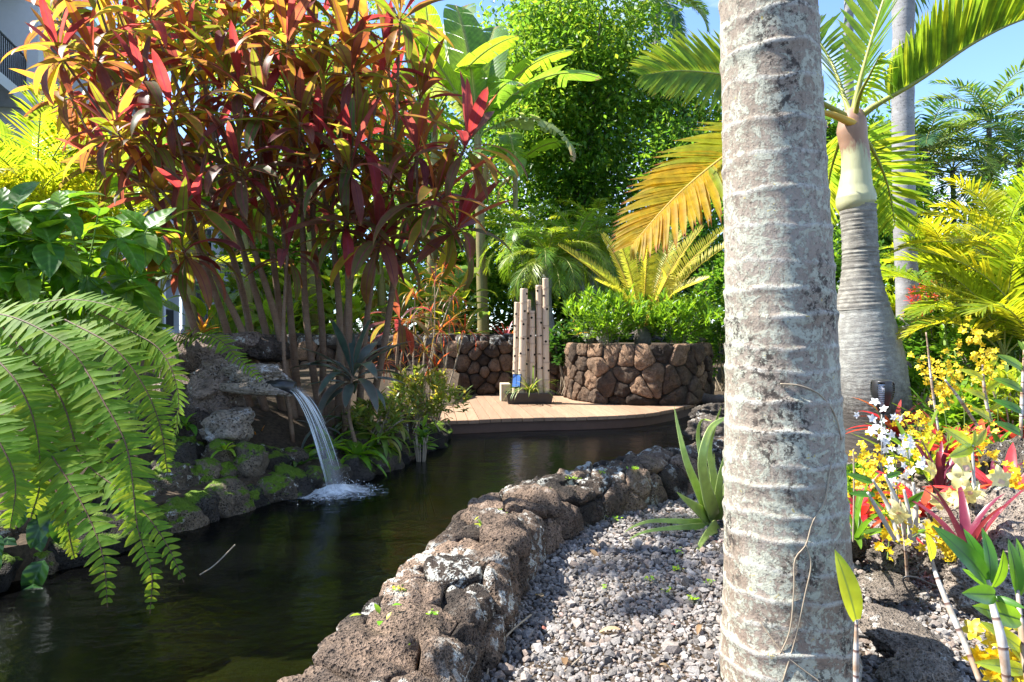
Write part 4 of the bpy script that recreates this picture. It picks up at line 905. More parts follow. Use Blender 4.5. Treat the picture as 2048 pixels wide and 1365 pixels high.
# ------------------------------------------------------------------ big palm trunk beside the gravel
def big_trunk():
    base = Vector((1.03, 2.42, 0)); t = thing('lichen_palm', 'tall palm trunk crusted with pale lichen and ringed scars standing in the gravel', 'palm tree', base)
    n, seg = 1500, 128; z = np.linspace(-0.1, 7.5, n)
    x = np.interp(z, [-0.1, 0, 1.3, 2.5, 4.5, 7.5], [1.032, 1.03, 0.997, 0.952, 0.90, 0.84]); r = np.interp(z, [-0.1, 0.0, 0.25, 1.3, 2.5, 7.5], [0.262, 0.245, 0.228, 0.193, 0.168, 0.13])
    th = np.linspace(0, 2*math.pi, seg, endpoint=False)
    Z = np.repeat(z[:, None], seg, 1)
    zr = []; q = 0.10
    while q < 7.4: zr.append(q); q += rnd.uniform(0.075, 0.115) if q < 1.4 else rnd.uniform(0.09, 0.14)
    rad = np.repeat(r[:, None], seg, 1); ring = np.zeros_like(rad)
    nz = np.array([[noise.noise(Vector((math.cos(a)*1.3, math.sin(a)*1.3, zz*3))) for a in th] for zz in z[::6]])
    nz = np.repeat(nz, 6, 0)[:n]
    for q in zr:
        tl = rnd.uniform(-0.012, 0.012); ph = rnd.uniform(0, 6.28)
        zc = q + tl*np.cos(th - ph) + 0.006*np.sin(th*3 + ph) + 0.003*np.sin(th*9 + 2*ph)
        d = Z - zc[None] + nz*0.014
        lip_ = np.exp(-(np.where(d > 0, d/0.008, d/0.014))**2); ring = np.maximum(ring, lip_)
        am = 0.8*np.clip(0.75 + 0.4*np.cos(th - rnd.uniform(0, 6.28)) + 0.35*np.sin(2*th + ph), 0.25, 1.2)*rnd.uniform(0.6, 1.15); rad += 0.0088*am[None]*np.exp(-(np.where(d > 0, d/0.007, d/0.026))**2)
    rad += nz*0.004
    V = np.stack([x[:, None] + rad*np.cos(th), 2.42 + rad*np.sin(th), Z], -1)
    i = np.arange(n - 1)[:, None]*seg; j = np.arange(seg)[None]; k = (j + 1) % seg
    keep = slice(None)
    mb = MB(); mb.add(V, np.stack([i + j, i + k, i + seg + k, i + seg + j], -1).reshape(-1, 4), vary=ring.ravel())
    put('trunk', mb.mesh('trunk', M['main_trunk']), t)
    for k_ in range(9):
        p = arc((0.84, 2.42, 7.4), 40*k_ + 10, rnd.uniform(20, 70), 2.0, 70, 16); mb = MB(); add_frond(mb, p, 34, 0.55, 0.045, 0.03, vee=20, droop=0.3)
        put('frond', mb.mesh('frond', [M['royal'], M['rachis']]), t)
    # dry vine roots clinging to the trunk
    for pts in ([(1662, 925), (1650, 1000), (1625, 1045), (1612, 1090), (1590, 1120), (1588, 1180), (1580, 1260), (1560, 1310)], [(1612, 1090), (1622, 1130), (1610, 1190), (1590, 1280), (1565, 1365)], [(1560, 768), (1600, 772), (1640, 790), (1670, 830), (1683, 880)], [(1520, 1245), (1570, 1310), (1640, 1365)]):
        w = []
        for u, v in pts:
            for Y in np.linspace(2.15, 2.42, 80):
                p = at(u, v, Y); zc = p.z; xc = np.interp(zc, z, x); rc = np.interp(zc, z, r)
                if (p.x - xc)**2 + (p.y - 2.42)**2 <= (rc + 0.007)**2: break
            w.append(p)
        mb = MB(); tube(mb, spline(w, 40), 0.0026, 6); put('vine_root', mb.mesh('vine_root', M['tan_stem']), t)
big_trunk()

def shade_palm():  # unseen palm left of the frame, added only to throw shade on the gravel
    b = Vector((-4.9, 4.1, 0.5)); t = thing('added_shade_palm', 'added slim palm outside the view, put there to dapple the gravel with shade', 'palm tree', b)
    mb = MB(); q = spline([b, (-4.8, 4.4, 3.5), (-4.4, 4.6, 6.7)], 30); tube(mb, q, np.linspace(.11, .06, 30), 14); put('trunk', mb.mesh('trunk', M['royal_trunk']), t)
    for k_ in range(5):
        p = arc((-4.4, 4.6, 6.7), 137.5*k_ + 60, rnd.uniform(0, 55), 0.95, 60, 16); mb = MB(); add_frond(mb, p, 24, 0.34, 0.036, 0.02, vee=15, droop=0.3); put('frond', mb.mesh('frond', [M['royal'], M['rachis']]), t)
shade_palm()

# ------------------------------------------------------------------ bottle palm
def bottle_palm():
    Y = 7.0; base = at(1750, 975, Y); base.z = 0
    t = thing('bottle_palm', 'swollen grey bottle palm with cream crownshaft and arching fronds behind the torch lights', 'palm tree', base)
    prof = [(980, 1752, 142), (900, 1752, 138), (850, 1750, 136), (780, 1742, 136), (720, 1736, 132), (660, 1729, 116), (620, 1725, 100), (590, 1723, 88), (560, 1722, 74), (520, 1721, 66), (470, 1719, 65), (425, 1716, 66), (412, 1716, 67)]
    v = np.linspace(980, 412, 300); u = np.interp(v, [p[0] for p in prof][::-1], [p[1] for p in prof][::-1]); w = np.interp(v, [p[0] for p in prof][::-1], [p[2] for p in prof][::-1])
    for _ in range(14): w[1:-1] = (w[:-2] + w[1:-1] + w[2:])/3
    pts = A([at(a, b, Y) for a, b in zip(u, v)]); pts[0, 2] = -0.03
    jr = np.cumsum(rng.normal(0, .6, 300)); r = w/2/F*Y + 0.0009*np.sin(np.arange(300)*1.3 + jr) + rng.normal(0, .0008, 300)
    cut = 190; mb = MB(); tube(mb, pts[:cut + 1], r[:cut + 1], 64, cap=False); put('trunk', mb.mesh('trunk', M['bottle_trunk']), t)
    mb = MB(); tube(mb, pts[cut:], r[cut:] + 0.003*np.sin(np.arange(300 - cut)*1.0 + 1.6*jr[cut:]) + rng.normal(0, .0015, 300 - cut), 48); put('neck', mb.mesh('neck', M['bottle_neck']), t)
    sh = [(418, 1714, 60), (408, 1712, 72), (395, 1712, 74), (375, 1711, 62), (345, 1712, 54), (310, 1711, 52), (285, 1707, 52), (262, 1704, 56), (240, 1706, 50), (222, 1712, 30)]
    pts = spline([at(a, b, Y) for b, a, _ in sh], 60); vv = np.linspace(0, 1, 60); r = np.interp(np.linspace(418, 222, 60)[::-1], [s_[0] for s_ in sh][::-1], [s_[2] for s_ in sh][::-1])[::-1]/2/F*Y
    mb = MB(); tube(mb, pts, r, 40); put('crownshaft', mb.mesh('crownshaft', M['shaft']), t)
    hub = at(1708, 245, Y)
    def fr(pts, n, ll, lw, mat, r0=0.045, rm='rachis', split=True, **kw):
        p = spline(pts, 26); o = MB(); rr = r0*np.interp(np.linspace(0, 1, 26), [0, .12, .3, 1], [1, .62, .45, .08]); tube(o, p, rr, 8, cap=False)
        f = put('frond', o.mesh('frond', M[rm]), t); g = frond_geo(p, n, ll, lw, **kw)
        if split:
            for k_ in range(len(g['pos'])):
                mb = MB(); leaves(mb, g['pos'][k_], g['D'][k_], g['N'][k_], g['L'][k_], g['W'][k_], 'needle', 5, g['droop'][k_], 0.25, 0.0); put('leaflet', mb.mesh('leaflet', (mat if not isinstance(mat, list) else mat[min(len(mat) - 1, int((k_ % n)/n*len(mat) + rnd.uniform(-.3, .3)) if k_ else 0)])), f)
        else:
            mb = MB(); leaves(mb, g['pos'], g['D'], g['N'], g['L'], g['W'], 'needle', 4, g['droop'], 0.2, rng.uniform(0, 1, len(g['pos']))); put('leaflets', mb.mesh('leaflets', mat), f, kind='stuff')
    # long frond sweeping up and out over the royal palm
    fr([at(1716, 240, Y), at(1745, 215, Y - .1), at(1840, 160, Y - .3), at(1950, 85, Y - .5), at(2060, 35, Y - .7), at(2200, 10, Y - .9)], 60, 0.82, 0.07, M['bottle'], up=(-0.45, 0.1, 1), vee=62, a0=72, a1=40, droop=0.03, t0=0.16, jit=0.04)
    # upright frond
    fr([at(1708, 240, Y), at(1712, 200, Y), at(1735, 110, Y - .05), at(1768, 0, Y - .1), at(1830, -180, Y - .1), at(1900, -260, Y - .1)], 46, 0.75, 0.056, M['bottle'], up=(-0.9, -0.5, 0.2), vee=28, a0=48, a1=30, droop=0.05, t0=0.14, jit=0.05)
    # frond running behind the big trunk to the left, tip arching
    fr([hub, at(1660, 215, Y - .1), at(1560, 165, Y - .2), at(1450, 150, Y - .35), at(1360, 142, Y - .5), at(1290, 150, Y - .6)], 56, 0.66, 0.066, M['bottle'], up=(0.1, -1.0, 0.3), vee=12, a0=78, a1=30, droop=0.10, t0=0.2, jit=0.04)
    # golden drooping frond
    fr([hub + Vector((-.05, -.1, -.05)), at(1640, 225, Y - .2), at(1550, 250, Y - .4), at(1450, 312, Y - .6), at(1350, 395, Y - .75), at(1268, 485, Y - .85)], 64, 0.74, 0.075, [M['bottle_mid'], M['bottle_mid'], M['bottle_gold'], M['bottle_gold']], rm='rachis_gold', up=(-0.35, -0.75, 0.75), vee=10, a0=82, a1=34, droop=0.16, t0=0.2, jit=0.04)
    # fronds behind the crownshaft and near upright ones
    fr([hub + Vector((.05, .1, 0)), at(1745, 300, Y + .3), at(1775, 370, Y + .6), at(1790, 450, Y + .8)], 30, 0.62, 0.055, M['bottle'], split=False, up=(0.4, 1, 0.5), vee=5, a0=75, a1=40, droop=0.1, t0=0.1)
    fr([hub + Vector((-.05, .1, 0)), at(1680, 280, Y + .35), at(1660, 350, Y + .7), at(1650, 430, Y + .9)], 30, 0.62, 0.055, M['bottle'], split=False, up=(-0.4, 1, 0.5), vee=5, a0=75, a1=40, droop=0.1, t0=0.1)
    fr([hub, at(1690, 200, Y + .3), at(1660, 120, Y + .8), at(1600, 40, Y + 1.2), at(1500, 0, Y + 1.6)], 40, 0.7, 0.055, M['bottle'], split=False, up=(0.2, -.3, 1), vee=25, droop=0.1, t0=0.15)
    fr([hub, at(1720, 190, Y - .3), at(1740, 150, Y - .6), at(1760, 110, Y - .9)], 14, 0.42, 0.045, M['bottle'], split=False, up=(-0.2, -1, .3), vee=50, a0=60, a1=20, droop=0.35, t0=0.3)
    for sgn, u in ((1, 1765), (-1, 1668)):     # old leaf bases peeling below the crownshaft
        mb = MB(); leaves(mb, [A(at(1738 if sgn > 0 else 1690, 408, Y - .05))], [A((sgn*.5, -.2, .8))], [A((-sgn*.8, -.3, .4))], 0.24, 0.10, 'lance', 5, 0, 0.3); put('leaf_base', mb.mesh('leaf_base', M['bottle']), t) if sgn > 0 else None
bottle_palm()

# ------------------------------------------------------------------ red ti plants
TI = {k: [leaf_mesh('leaf', M[k], L=1.0, W=w_, prof='ti', seg=9, curl=c_, fold=fo, wave=0.05, waven=1.5) for c_, w_, fo in ((0.6, .17, .35), (1.1, .18, .3), (1.7, .165, .25), (0.25, .155, .4))] for k in ('ti_dark', 'ti_red', 'ti_gold', 'ti_blue')}
def rosette(plant, pos, axis, n, L, kinds, spread=1.0, el0=82, el1=-12):
    axis = Vector(axis).normalized(); a0 = rnd.uniform(0, 6.28); x = axis.orthogonal().normalized(); y = axis.cross(x)
    for k_ in range(n):
        t = k_/(n - 1); az = a0 + k_*2.39996 + rnd.uniform(-.25, .25); el = math.radians(el0 + (el1 - el0)*t**0.85*spread + rnd.uniform(-9, 9))
        d = (x*math.cos(az) + y*math.sin(az))*math.cos(el) + axis*math.sin(el)
        nn = axis - d*axis.dot(d)
        if nn.length < 0.05: nn = -(x*math.cos(az) + y*math.sin(az))
        l = L*(0.62 + 0.5*math.sin(math.pi*min(1, 0.2 + t*0.7)))*rnd.uniform(0.85, 1.12)
        kind = kinds(t); b = pos - axis*(0.16*L*t) if n > 8 else pos
        me = TI[kind][3] if t < 0.2 else rnd.choice(TI[kind][:3])
        put('leaf', me, plant, frame_m(b, d, nn, l))
def in_poly(poly, x, y): return bool(inside(A(poly), np.array([x]), np.array([y]))[0])
TI_OUT = [(110, 120), (170, 270), (270, 370), (390, 410), (520, 440), (640, 450), (760, 450), (850, 430), (890, 370), (860, 280), (810, 170), (780, 40), (770, -60), (560, -70), (420, -20), (300, -70), (120, -60), (90, 40)]
def ti_plants():
    cand = []; tries = 0
    fixed = [(574, 78, 5.5), (932, 285, 5.4), (290, 160, 5.5), (345, 215, 5.3), (235, 260, 5.4), (190, 110, 5.8), (640, 170, 5.9), (715, 285, 5.6), (770, 120, 5.9), (800, 30, 5.6), (835, 300, 5.6), (690, 60, 6.0), (700, 330, 5.4), (300, 30, 5.7),
             (600, 240, 5.4), (480, 330, 5.4), (400, 410, 5.3), (365, 490, 5.3), (870, 395, 5.4), (915, 450, 5.6), (760, 470, 5.6), (470, 60, 6.0), (380, 100, 5.8), (840, 190, 5.9)]
    for f_ in fixed: cand.append(f_)
    while len(cand) < 66 and tries < 6000:
        tries += 1; u, v = rnd.uniform(60, 1000), rnd.uniform(-80, 460)
        if not in_poly(TI_OUT, u, v) or rnd.random() < np.clip((v - 180)/300, 0, .7): continue
        if all(math.hypot(u - a, v - b) > 62 for a, b, _ in cand): cand.append((u, v, rnd.uniform(5.5, 7.0)))
    labels = ['tall red ti plant leaning far out above the green shrub', 'dense bronze ti plant rising behind the spout stone', 'tallest red and gold ti plant in the middle of the thicket', 'dark maroon ti plant with thin pale canes above the blue-grey one', 'red ti plant spreading towards the banana stem']
    order = sorted(cand, key=lambda c: math.atan2(c[0] - 600, 900 - c[1]))
    n = len(order); groups = [order[i*n//5:(i + 1)*n//5] for i in range(5)]
    bases = [(505, 6.0), (560, 6.1), (615, 6.3), (668, 6.2), (705, 6.5)]
    for gi, (grp, (bu, bY)) in enumerate(zip(groups, bases)):
        bx = (bu - 1024)/F*bY; bz = gz(bx, bY); base = Vector((bx, bY, bz)); pl = thing('ti_plant', labels[gi], 'plant', base, 'red ti plants above the waterfall')
        grp = sorted(grp, key=lambda c: c[0]); k3 = 3; 
        for s_ in range(k3):
            sub = grp[s_*len(grp)//k3:(s_ + 1)*len(grp)//k3]
            if not sub: continue
            b = base + Vector(((s_ - 1)*0.16 + rnd.uniform(-.05, .05), rnd.uniform(-.25, .25), -0.05))
            tips = [at(*c) for c in sub]; cen = sum(tips, Vector())/len(tips)
            zf = min(0.60*(cen.z - b.z), min(q.z for q in tips) - b.z - 0.15); zf = max(zf, 0.35); kf = zf/(cen.z - b.z); fork = b + (cen - b)*kf + Vector((rnd.uniform(-.08, .08), rnd.uniform(-.1, .1), 0)); fork.x = b.x + (cen.x - b.x)*kf*0.75
            low = b + (fork - b)*0.5 + Vector((rnd.uniform(-.06, .06), rnd.uniform(-.06, .06), 0.05))
            mb = MB(); tube(mb, spline([b, low, fork], 24), np.linspace(0.038, 0.026, 24), 9); put('cane', mb.mesh('cane', M['cane']), pl)
            for c, tip in zip(sub, tips):
                tip = tip - Vector((0, 0, 0.02)); m1 = fork + (tip - fork)*0.5 + Vector((rnd.uniform(-.10, .10), rnd.uniform(-.12, .12), -0.06 + rnd.uniform(-.08, .08)))
                d0 = (fork - low).normalized(); pts = spline([fork - d0*0.05, fork + d0*0.12, m1, tip], 26); mb = MB(); tube(mb, pts, np.linspace(0.019, 0.010, 26), 7); put('cane', mb.mesh('cane', M['cane']), pl)
                ax = Vector(pts[-1] - pts[-3]); ax = (ax.normalized() + Vector((0, 0, 0.8))).normalized()
                hi = np.clip((330 - c[1])/330, 0, 1)
                def kinds(t, hi=hi):
                    q = rnd.random()
                    if t < 0.2: return 'ti_red' if q < 0.55 else 'ti_dark'
                    if q < 0.12 + 0.40*hi: return 'ti_gold'
                    if q < 0.17 + 0.44*hi: return 'ti_red'
                    return 'ti_dark'
                rosette(pl, tip, ax, 18 + int(4*rnd.random()), rnd.uniform(0.48, 0.63), kinds, el1=-28)
ti_plants()
# blue-grey young ti plant at the pond edge
def simple_ti(label, u, v, Y, hz, n, L, kind, el1=-5):
    p = at(u, v, Y); b = Vector((p.x + 0.05, p.y, gz(p.x, p.y))); pl = thing('ti_plant', label, 'plant', b)
    mb = MB(); tube(mb, spline([b - Vector((0, 0, .04)), (b + p)/2 + Vector((-.06, 0, 0)), p], 14), np.linspace(.02, .014, 14), 7); put('cane', mb.mesh('cane', M['cane']), pl)
    rosette(pl, p, (0, -.1, 1), n, L, lambda t: kind if not callable(kind) else kind(t), el0=80, el1=el1)
simple_ti('young blue-grey ti plant leaning over the broad-leaved bromeliad', 705, 750, 5.75, 0, 26, 0.56, 'ti_blue', 0)
simple_ti('small dull green ti plant with drooping leaves under the thicket', 800, 640, 6.9, 0, 16, 0.5, 'ti_dark', -15)
simple_ti('dark ti plant with narrow hanging leaves beside the thin canes', 575, 505, 5.6, 0, 16, 0.46, 'ti_dark', -25)
# ------------------------------------------------------------------ sword ferns on the bank
def fern(name_label, base, fronds, cat='fern'):
    t = thing('fern', name_label, cat, base); cnt = 0
    for pts, n, ll, lw, upv, split in fronds:
        p = spline([at(*q) for q in pts], 30); o = MB(); tube(o, p, np.linspace(0.0055, 0.0015, 30), 6, cap=False); f = put('frond', o.mesh('frond', M['rachis_brown']), t)
        n = int(n*1.15) if split is False else n; g = frond_geo(p, n, ll*1.05, lw*1.15, up=upv, a0=80, a1=62, vee=4, droop=0.12, t0=0.03, lenf=lambda s: np.minimum(1, (1 - s)**0.55*1.25)*np.minimum(1, 0.55 + s*3), jit=0.13)
        if split and cnt + len(g['pos']) <= 300:
            cnt += len(g['pos'])
            for k_ in range(len(g['pos'])):
                mb = MB(); leaves(mb, g['pos'][k_], g['D'][k_], g['N'][k_], g['L'][k_], g['W'][k_], 'strap', 6, g['droop'][k_]*0.9, 0.12, 0.0, wave=0.07, waven=2.2); put('leaflet', mb.mesh('leaflet', M['fern']), f)
        else:
            mb = MB(); leaves(mb, g['pos'], g['D'], g['N'], g['L'], g['W'], 'strap', 4, g['droop']*0.9, 0.12, rng.uniform(0, 1, len(g['pos'])), wave=0.05, waven=2); put('leaflets', mb.mesh('leaflets', M['fern']), f, kind='stuff')
UPC = (0.35, -0.75, 0.55)
fern('big sword fern hanging its long fronds over the dark pond', at(90, 980, 3.3), [
    ([(6, 655, 3.25), (117, 790, 3.1), (165, 918, 3.0), (265, 1000, 2.9), (330, 1083, 2.85), (368, 1165, 2.82)], 50, 0.135, 0.030, UPC, True),
    ([(103, 650, 3.2), (158, 720, 3.1), (205, 800, 3.0), (255, 900, 2.92), (275, 1055, 2.85), (303, 1141, 2.8), (300, 1228, 2.78)], 50, 0.125, 0.029, UPC, True),
    ([(20, 800, 3.1), (95, 900, 2.95), (165, 1010, 2.85), (205, 1110, 2.75), (215, 1215, 2.72)], 36, 0.135, 0.03, UPC, True),
    ([(176, 617, 3.5), (264, 664, 3.4), (316, 696, 3.35), (346, 746, 3.3), (358, 810, 3.28), (345, 900, 3.25)], 44, 0.15, 0.022, (-0.6, -0.7, 0.4), True),
    ([(130, 640, 3.4), (220, 690, 3.3), (280, 760, 3.25), (320, 850, 3.2), (335, 950, 3.18)], 40, 0.14, 0.024, UPC, False),
    ([(-40, 690, 3.1), (30, 760, 3.0), (70, 850, 2.95), (80, 960, 2.9), (60, 1040, 2.9)], 36, 0.13, 0.03, UPC, False),
    ([(-60, 620, 3.3), (40, 640, 3.2), (140, 700, 3.1), (200, 790, 3.05), (240, 880, 3.0)], 40, 0.14, 0.028, UPC, False),
    ([(60, 610, 3.5), (150, 600, 3.5), (240, 620, 3.45), (310, 670, 3.4)], 34, 0.12, 0.025, (0.1, -0.5, 1), False),
    ([(-60, 800, 2.9), (-10, 870, 2.8), (30, 960, 2.75), (20, 1060, 2.72)], 30, 0.13, 0.03, UPC, False),
    ([(0, 720, 3.3), (90, 740, 3.25), (160, 800, 3.2), (200, 900, 3.15), (190, 1000, 3.1)], 36, 0.13, 0.028, UPC, False),
    ([(100, 960, 3.05), (130, 1020, 3.0), (140, 1080, 2.98), (150, 1120, 2.97)], 20, 0.07, 0.024, UPC, False)])
fern('single light green fern frond arching over the spout stone', at(322, 760, 5.2), [([(318, 703, 5.0), (395, 671, 4.9), (440, 681, 4.85), (469, 710, 4.8), (527, 765, 4.75)], 34, 0.13, 0.020, (0.3, -0.6, .8), True)])
# dark broad leaves hanging at the pond edge
def leaf_clump(name, label, cat, base, pts, mesh_list, group=None, stem=None):
    t = thing(name, label, cat, base, group)
    for pos, d, nn, s_ in pts:
        put('leaf', rnd.choice(mesh_list), t, frame_m(pos, d, nn, s_))
        if stem:
            mb = MB(); b = A(base) + rng.normal(0, .03, 3); mid = (b + A(pos))/2 + A((0, 0, 0.12*np.linalg.norm(A(pos) - b))); tube(mb, spline([b, mid, pos], 10), 0.004 if stem is True else stem, 5, cap=False); put('stalk', mb.mesh('stalk', M['green_stem']), t)
    return t
OV = [leaf_mesh('leaf', M['deep'], L=1, W=0.6, prof='ovate', seg=8, curl=c_, fold=0.25, wave=0.02) for c_ in (.5, .9)]
pts = []
for k_ in range(22):
    p = at(rnd.uniform(-20, 140), rnd.uniform(850, 1190), rnd.uniform(3.0, 3.35)); pts.append((p, Vector((rnd.uniform(-.2, .6), -0.5, -0.8 + rnd.uniform(-.2, .3))), Vector((0.2, -0.9, 0.5)), rnd.uniform(0.13, 0.24)))
leaf_clump('arrowhead_vine', 'dark green broad-leaved vine hanging beside the fern', 'plant', at(30, 1000, 3.3), pts, OV)

# ------------------------------------------------------------------ bright shrub behind the fern
def leafy_shrub(label, center, rad, n, mesh_list, size, base, nst=7, stem='green_stem', bias=(0, -0.5, 0.3), group=None, name='shrub', clusters=None):
    t = thing(name, label, 'shrub', base, group); tips = []
    ncl = clusters or n//6
    for s_ in range(ncl):
        d = Vector((rnd.gauss(0, 1), rnd.gauss(0, 1), rnd.gauss(0, 1))).normalized()*rnd.uniform(0.45, 1)**0.5
        tip = Vector(center) + Vector((d.x*rad[0], d.y*rad[1], d.z*rad[2])); tips.append(tip)
    for s_ in range(nst):
        ch = tips[s_::nst]
        for tip in ch[:3]:
            m_ = (Vector(base) + tip)/2 + Vector((rnd.uniform(-.1, .1), rnd.uniform(-.1, .1), 0.05)); mb = MB(); tube(mb, spline([base, m_, tip], 12), np.linspace(.012, .005, 12), 5, cap=False); put('stem', mb.mesh('stem', M[stem]), t)
    for tip in tips:
        ax = (tip - Vector(center)).normalized()*0.7 + Vector(bias); a0 = rnd.uniform(0, 6.28); k = n//ncl; ax.normalize(); x = ax.orthogonal().normalized(); y = ax.cross(x)
        for q in range(k):
            az = a0 + q*2.4; el = rnd.uniform(-0.2, 0.7); d = (x*math.cos(az) + y*math.sin(az))*math.cos(el) + ax*math.sin(el); d.z -= 0.15
            put('leaf', rnd.choice(mesh_list), t, frame_m(tip - ax*rnd.uniform(0, .08), d, Vector((0.05, -0.25, 1)), size*rnd.uniform(.7, 1.25)))
SHM = [leaf_mesh('leaf', M['shrub'], L=1, W=w_, prof='ovate', seg=7, curl=c_, fold=0.22, wave=0.015) for c_, w_ in ((.4, .5), (.8, .46), (1.1, .52))]
p = at(140, 520, 4.6); leafy_shrub('bright green broad-leaved shrub behind the hanging fern', p, (0.62, 0.6, 0.52), 280, SHM, 0.27, Vector((p.x, p.y, gz(p.x, p.y))), nst=9)
p = at(265, 610, 4.7); leafy_shrub('small dark broad-leaved shrub in front of the white building', p, (0.20, 0.3, 0.26), 40, SHM, 0.29, Vector((p.x, p.y, gz(p.x, p.y))), nst=4)

# ------------------------------------------------------------------ generic palms, bananas, trees
def palm(label, base, top, nf, L, ll, lw, mat, r0=0.09, r1=0.06, trunk='dark_trunk', el=(10, 75), bend=80, vee=18, droop=0.35, n=30, shaft=None, group=None, name='palm_tree', cat='palm tree', up=None, rr=0.016, seg=3, azs=None):
    base, top = Vector(base), Vector(top); t = thing(name, label, cat, base, group)
    mid = (base + top)/2 + Vector((rnd.uniform(-.1, .1), 0, 0)); mb = MB(); q = spline([base - Vector((0, 0, .05)), mid, top], 40); tube(mb, q, np.linspace(r0, r1, 40) + rng.normal(0, r1*0.03, 40), 14); put('trunk', mb.mesh('trunk', M[trunk]), t)
    if shaft: mb = MB(); tube(mb, spline([top - Vector((0, 0, .05)), top + Vector((0, 0, shaft*.5)), top + Vector((0, 0, shaft))], 10), np.interp(np.linspace(0, 1, 10), [0, .3, 1], [r1*1.25, r1*1.15, r1*.6]), 12); put('crownshaft', mb.mesh('crownshaft', M['green_stem']), t); top = top + Vector((0, 0, shaft*.95))
    for k_ in range(nf):
        az = (k_*137.5 + rnd.uniform(-15, 15)) if azs is None else azs[k_ % len(azs)] + rnd.uniform(-12, 12); e = el[0] + (el[1] - el[0])*(k_ + .5)/nf + rnd.uniform(-6, 6)
        l = L*rnd.uniform(.85, 1.12); p_ = arc(top, az, e, l, bend*rnd.uniform(.8, 1.2), 16, rnd.uniform(-15, 15)); mb = MB()
        add_frond(mb, p_, n, ll, lw, rr, seg=seg, vee=vee + rnd.uniform(-5, 5), droop=droop, t0=0.14, vary=rnd.random())
        put('frond', mb.mesh('frond', [M[mat], M['rachis']]), t)
    return t
def clump_palm(label, base, nst, h, L, ll, lw, mat, spread=0.35, group=None, name='areca_palm', n=38, fr=6, el=(40, 86), bend=70):
    base = Vector(base); t = thing(name, label, 'palm', base, group)
    for s_ in range(nst):
        b = base + Vector((rnd.gauss(0, spread), rnd.gauss(0, spread), 0)); hh = h*rnd.uniform(.6, 1.1); tp = b + Vector((rnd.gauss(0, .12), rnd.gauss(0, .12), hh))
        mb = MB(); tube(mb, [b - Vector((0, 0, .05)), (b + tp)/2, tp], [.035, .03, .022], 8); put('cane', mb.mesh('cane', M['green_stem']), t)
        a0 = rnd.uniform(0, 360)
        for k_ in range(fr):
            p_ = arc(tp, a0 + k_*137.5, rnd.uniform(*el), L*rnd.uniform(.75, 1.15), bend*rnd.uniform(.7, 1.3), 16, rnd.uniform(-20, 20)); mb = MB()
            add_frond(mb, p_, n, ll, lw, 0.011, vee=24, droop=0.22, t0=0.18, vary=rnd.random()); put('frond', mb.mesh('frond', [M[mat], M['rachis']]), t)
def banana_leaf_mesh(name, mat, L, W, torn=0.4, curl=0.9, seed=0, n=22, vee=0.25):
    mb = MB(); r_ = random.Random(seed); t = np.linspace(0, 1, n + 1); ang = curl*t**1.4
    d = np.stack([0*t, np.cos(ang), -np.sin(ang)], 1); C = np.vstack([[0, 0, 0], np.cumsum((d[1:] + d[:-1])/2*L/n, 0)]); N = np.stack([0*t, np.sin(ang), np.cos(ang)], 1)
    tube(mb, C, np.linspace(0.022, 0.003, n + 1)*L/1.8, 5, mi=1, cap=False)
    w = PROF['paddle'](t)*W/2
    for sgn in (-1, 1):
        i = 1; dr = 0.0
        while i < n:
            ln = r_.choice((1, 1, 2, 3)) if r_.random() < torn else r_.choice((3, 4, 6)); j = min(n, i + ln); dr = r_.uniform(0.0, 0.75)*torn + vee*0.4; rows = []
            k = np.linspace(i, j, (j - i)*2 + 1); c = 5
            for q in k:
                ci = np.array([np.interp(q, np.arange(n + 1), C[:, a]) for a in range(3)]); ni = np.array([np.interp(q, np.arange(n + 1), N[:, a]) for a in range(3)]); di = np.array([np.interp(q, np.arange(n + 1), d[:, a]) for a in range(3)]); wi = np.interp(q, np.arange(n + 1), w)
                sw = 0.0 if (q > i and q < j) else (0.012 if q == i else -0.012)
                for a in np.linspace(0, 1, c):
                    rows.append(ci + A((sgn*wi*a*math.cos(dr*a), 0, 0)) + ni*(vee*wi*a - wi*a*math.sin(dr*a*1.2)) + di*(0.10*wi*a + sw*a*L*.5))
            rows = np.array(rows); m_ = len(k); ii = np.arange(m_ - 1)[:, None]*c + np.arange(c - 1)[None]
            f = np.stack([ii, ii + 1, ii + c + 1, ii + c], -1).reshape(-1, 4); f = f if sgn > 0 else f[:, ::-1]
            uv = np.stack([np.tile(0.5 + sgn*0.5*np.linspace(0, 1, c), m_), np.repeat(k/n, c)], -1); mb.add(rows, f, uv, 0.0, 0); i = j
    return mb.mesh(name, [M[mat], M['rachis']])
BL = [banana_leaf_mesh('leaf', 'banana', 1.0, w_, to, cu, k_) for k_, (w_, to, cu) in enumerate(((.30, .25, .6), (.32, .6, 1.1), (.28, .85, 1.5), (.30, .4, .9), (.34, .1, .4)))]
BLP = [banana_leaf_mesh('leaf', 'banana_pale', 1.0, w_, to, cu, k_ + 9) for k_, (w_, to, cu) in enumerate(((.26, .95, 1.9), (.24, .95, 1.4)))]
BLD = [banana_leaf_mesh('leaf', 'dead', 1.0, .16, 1.0, 2.4, 31)]
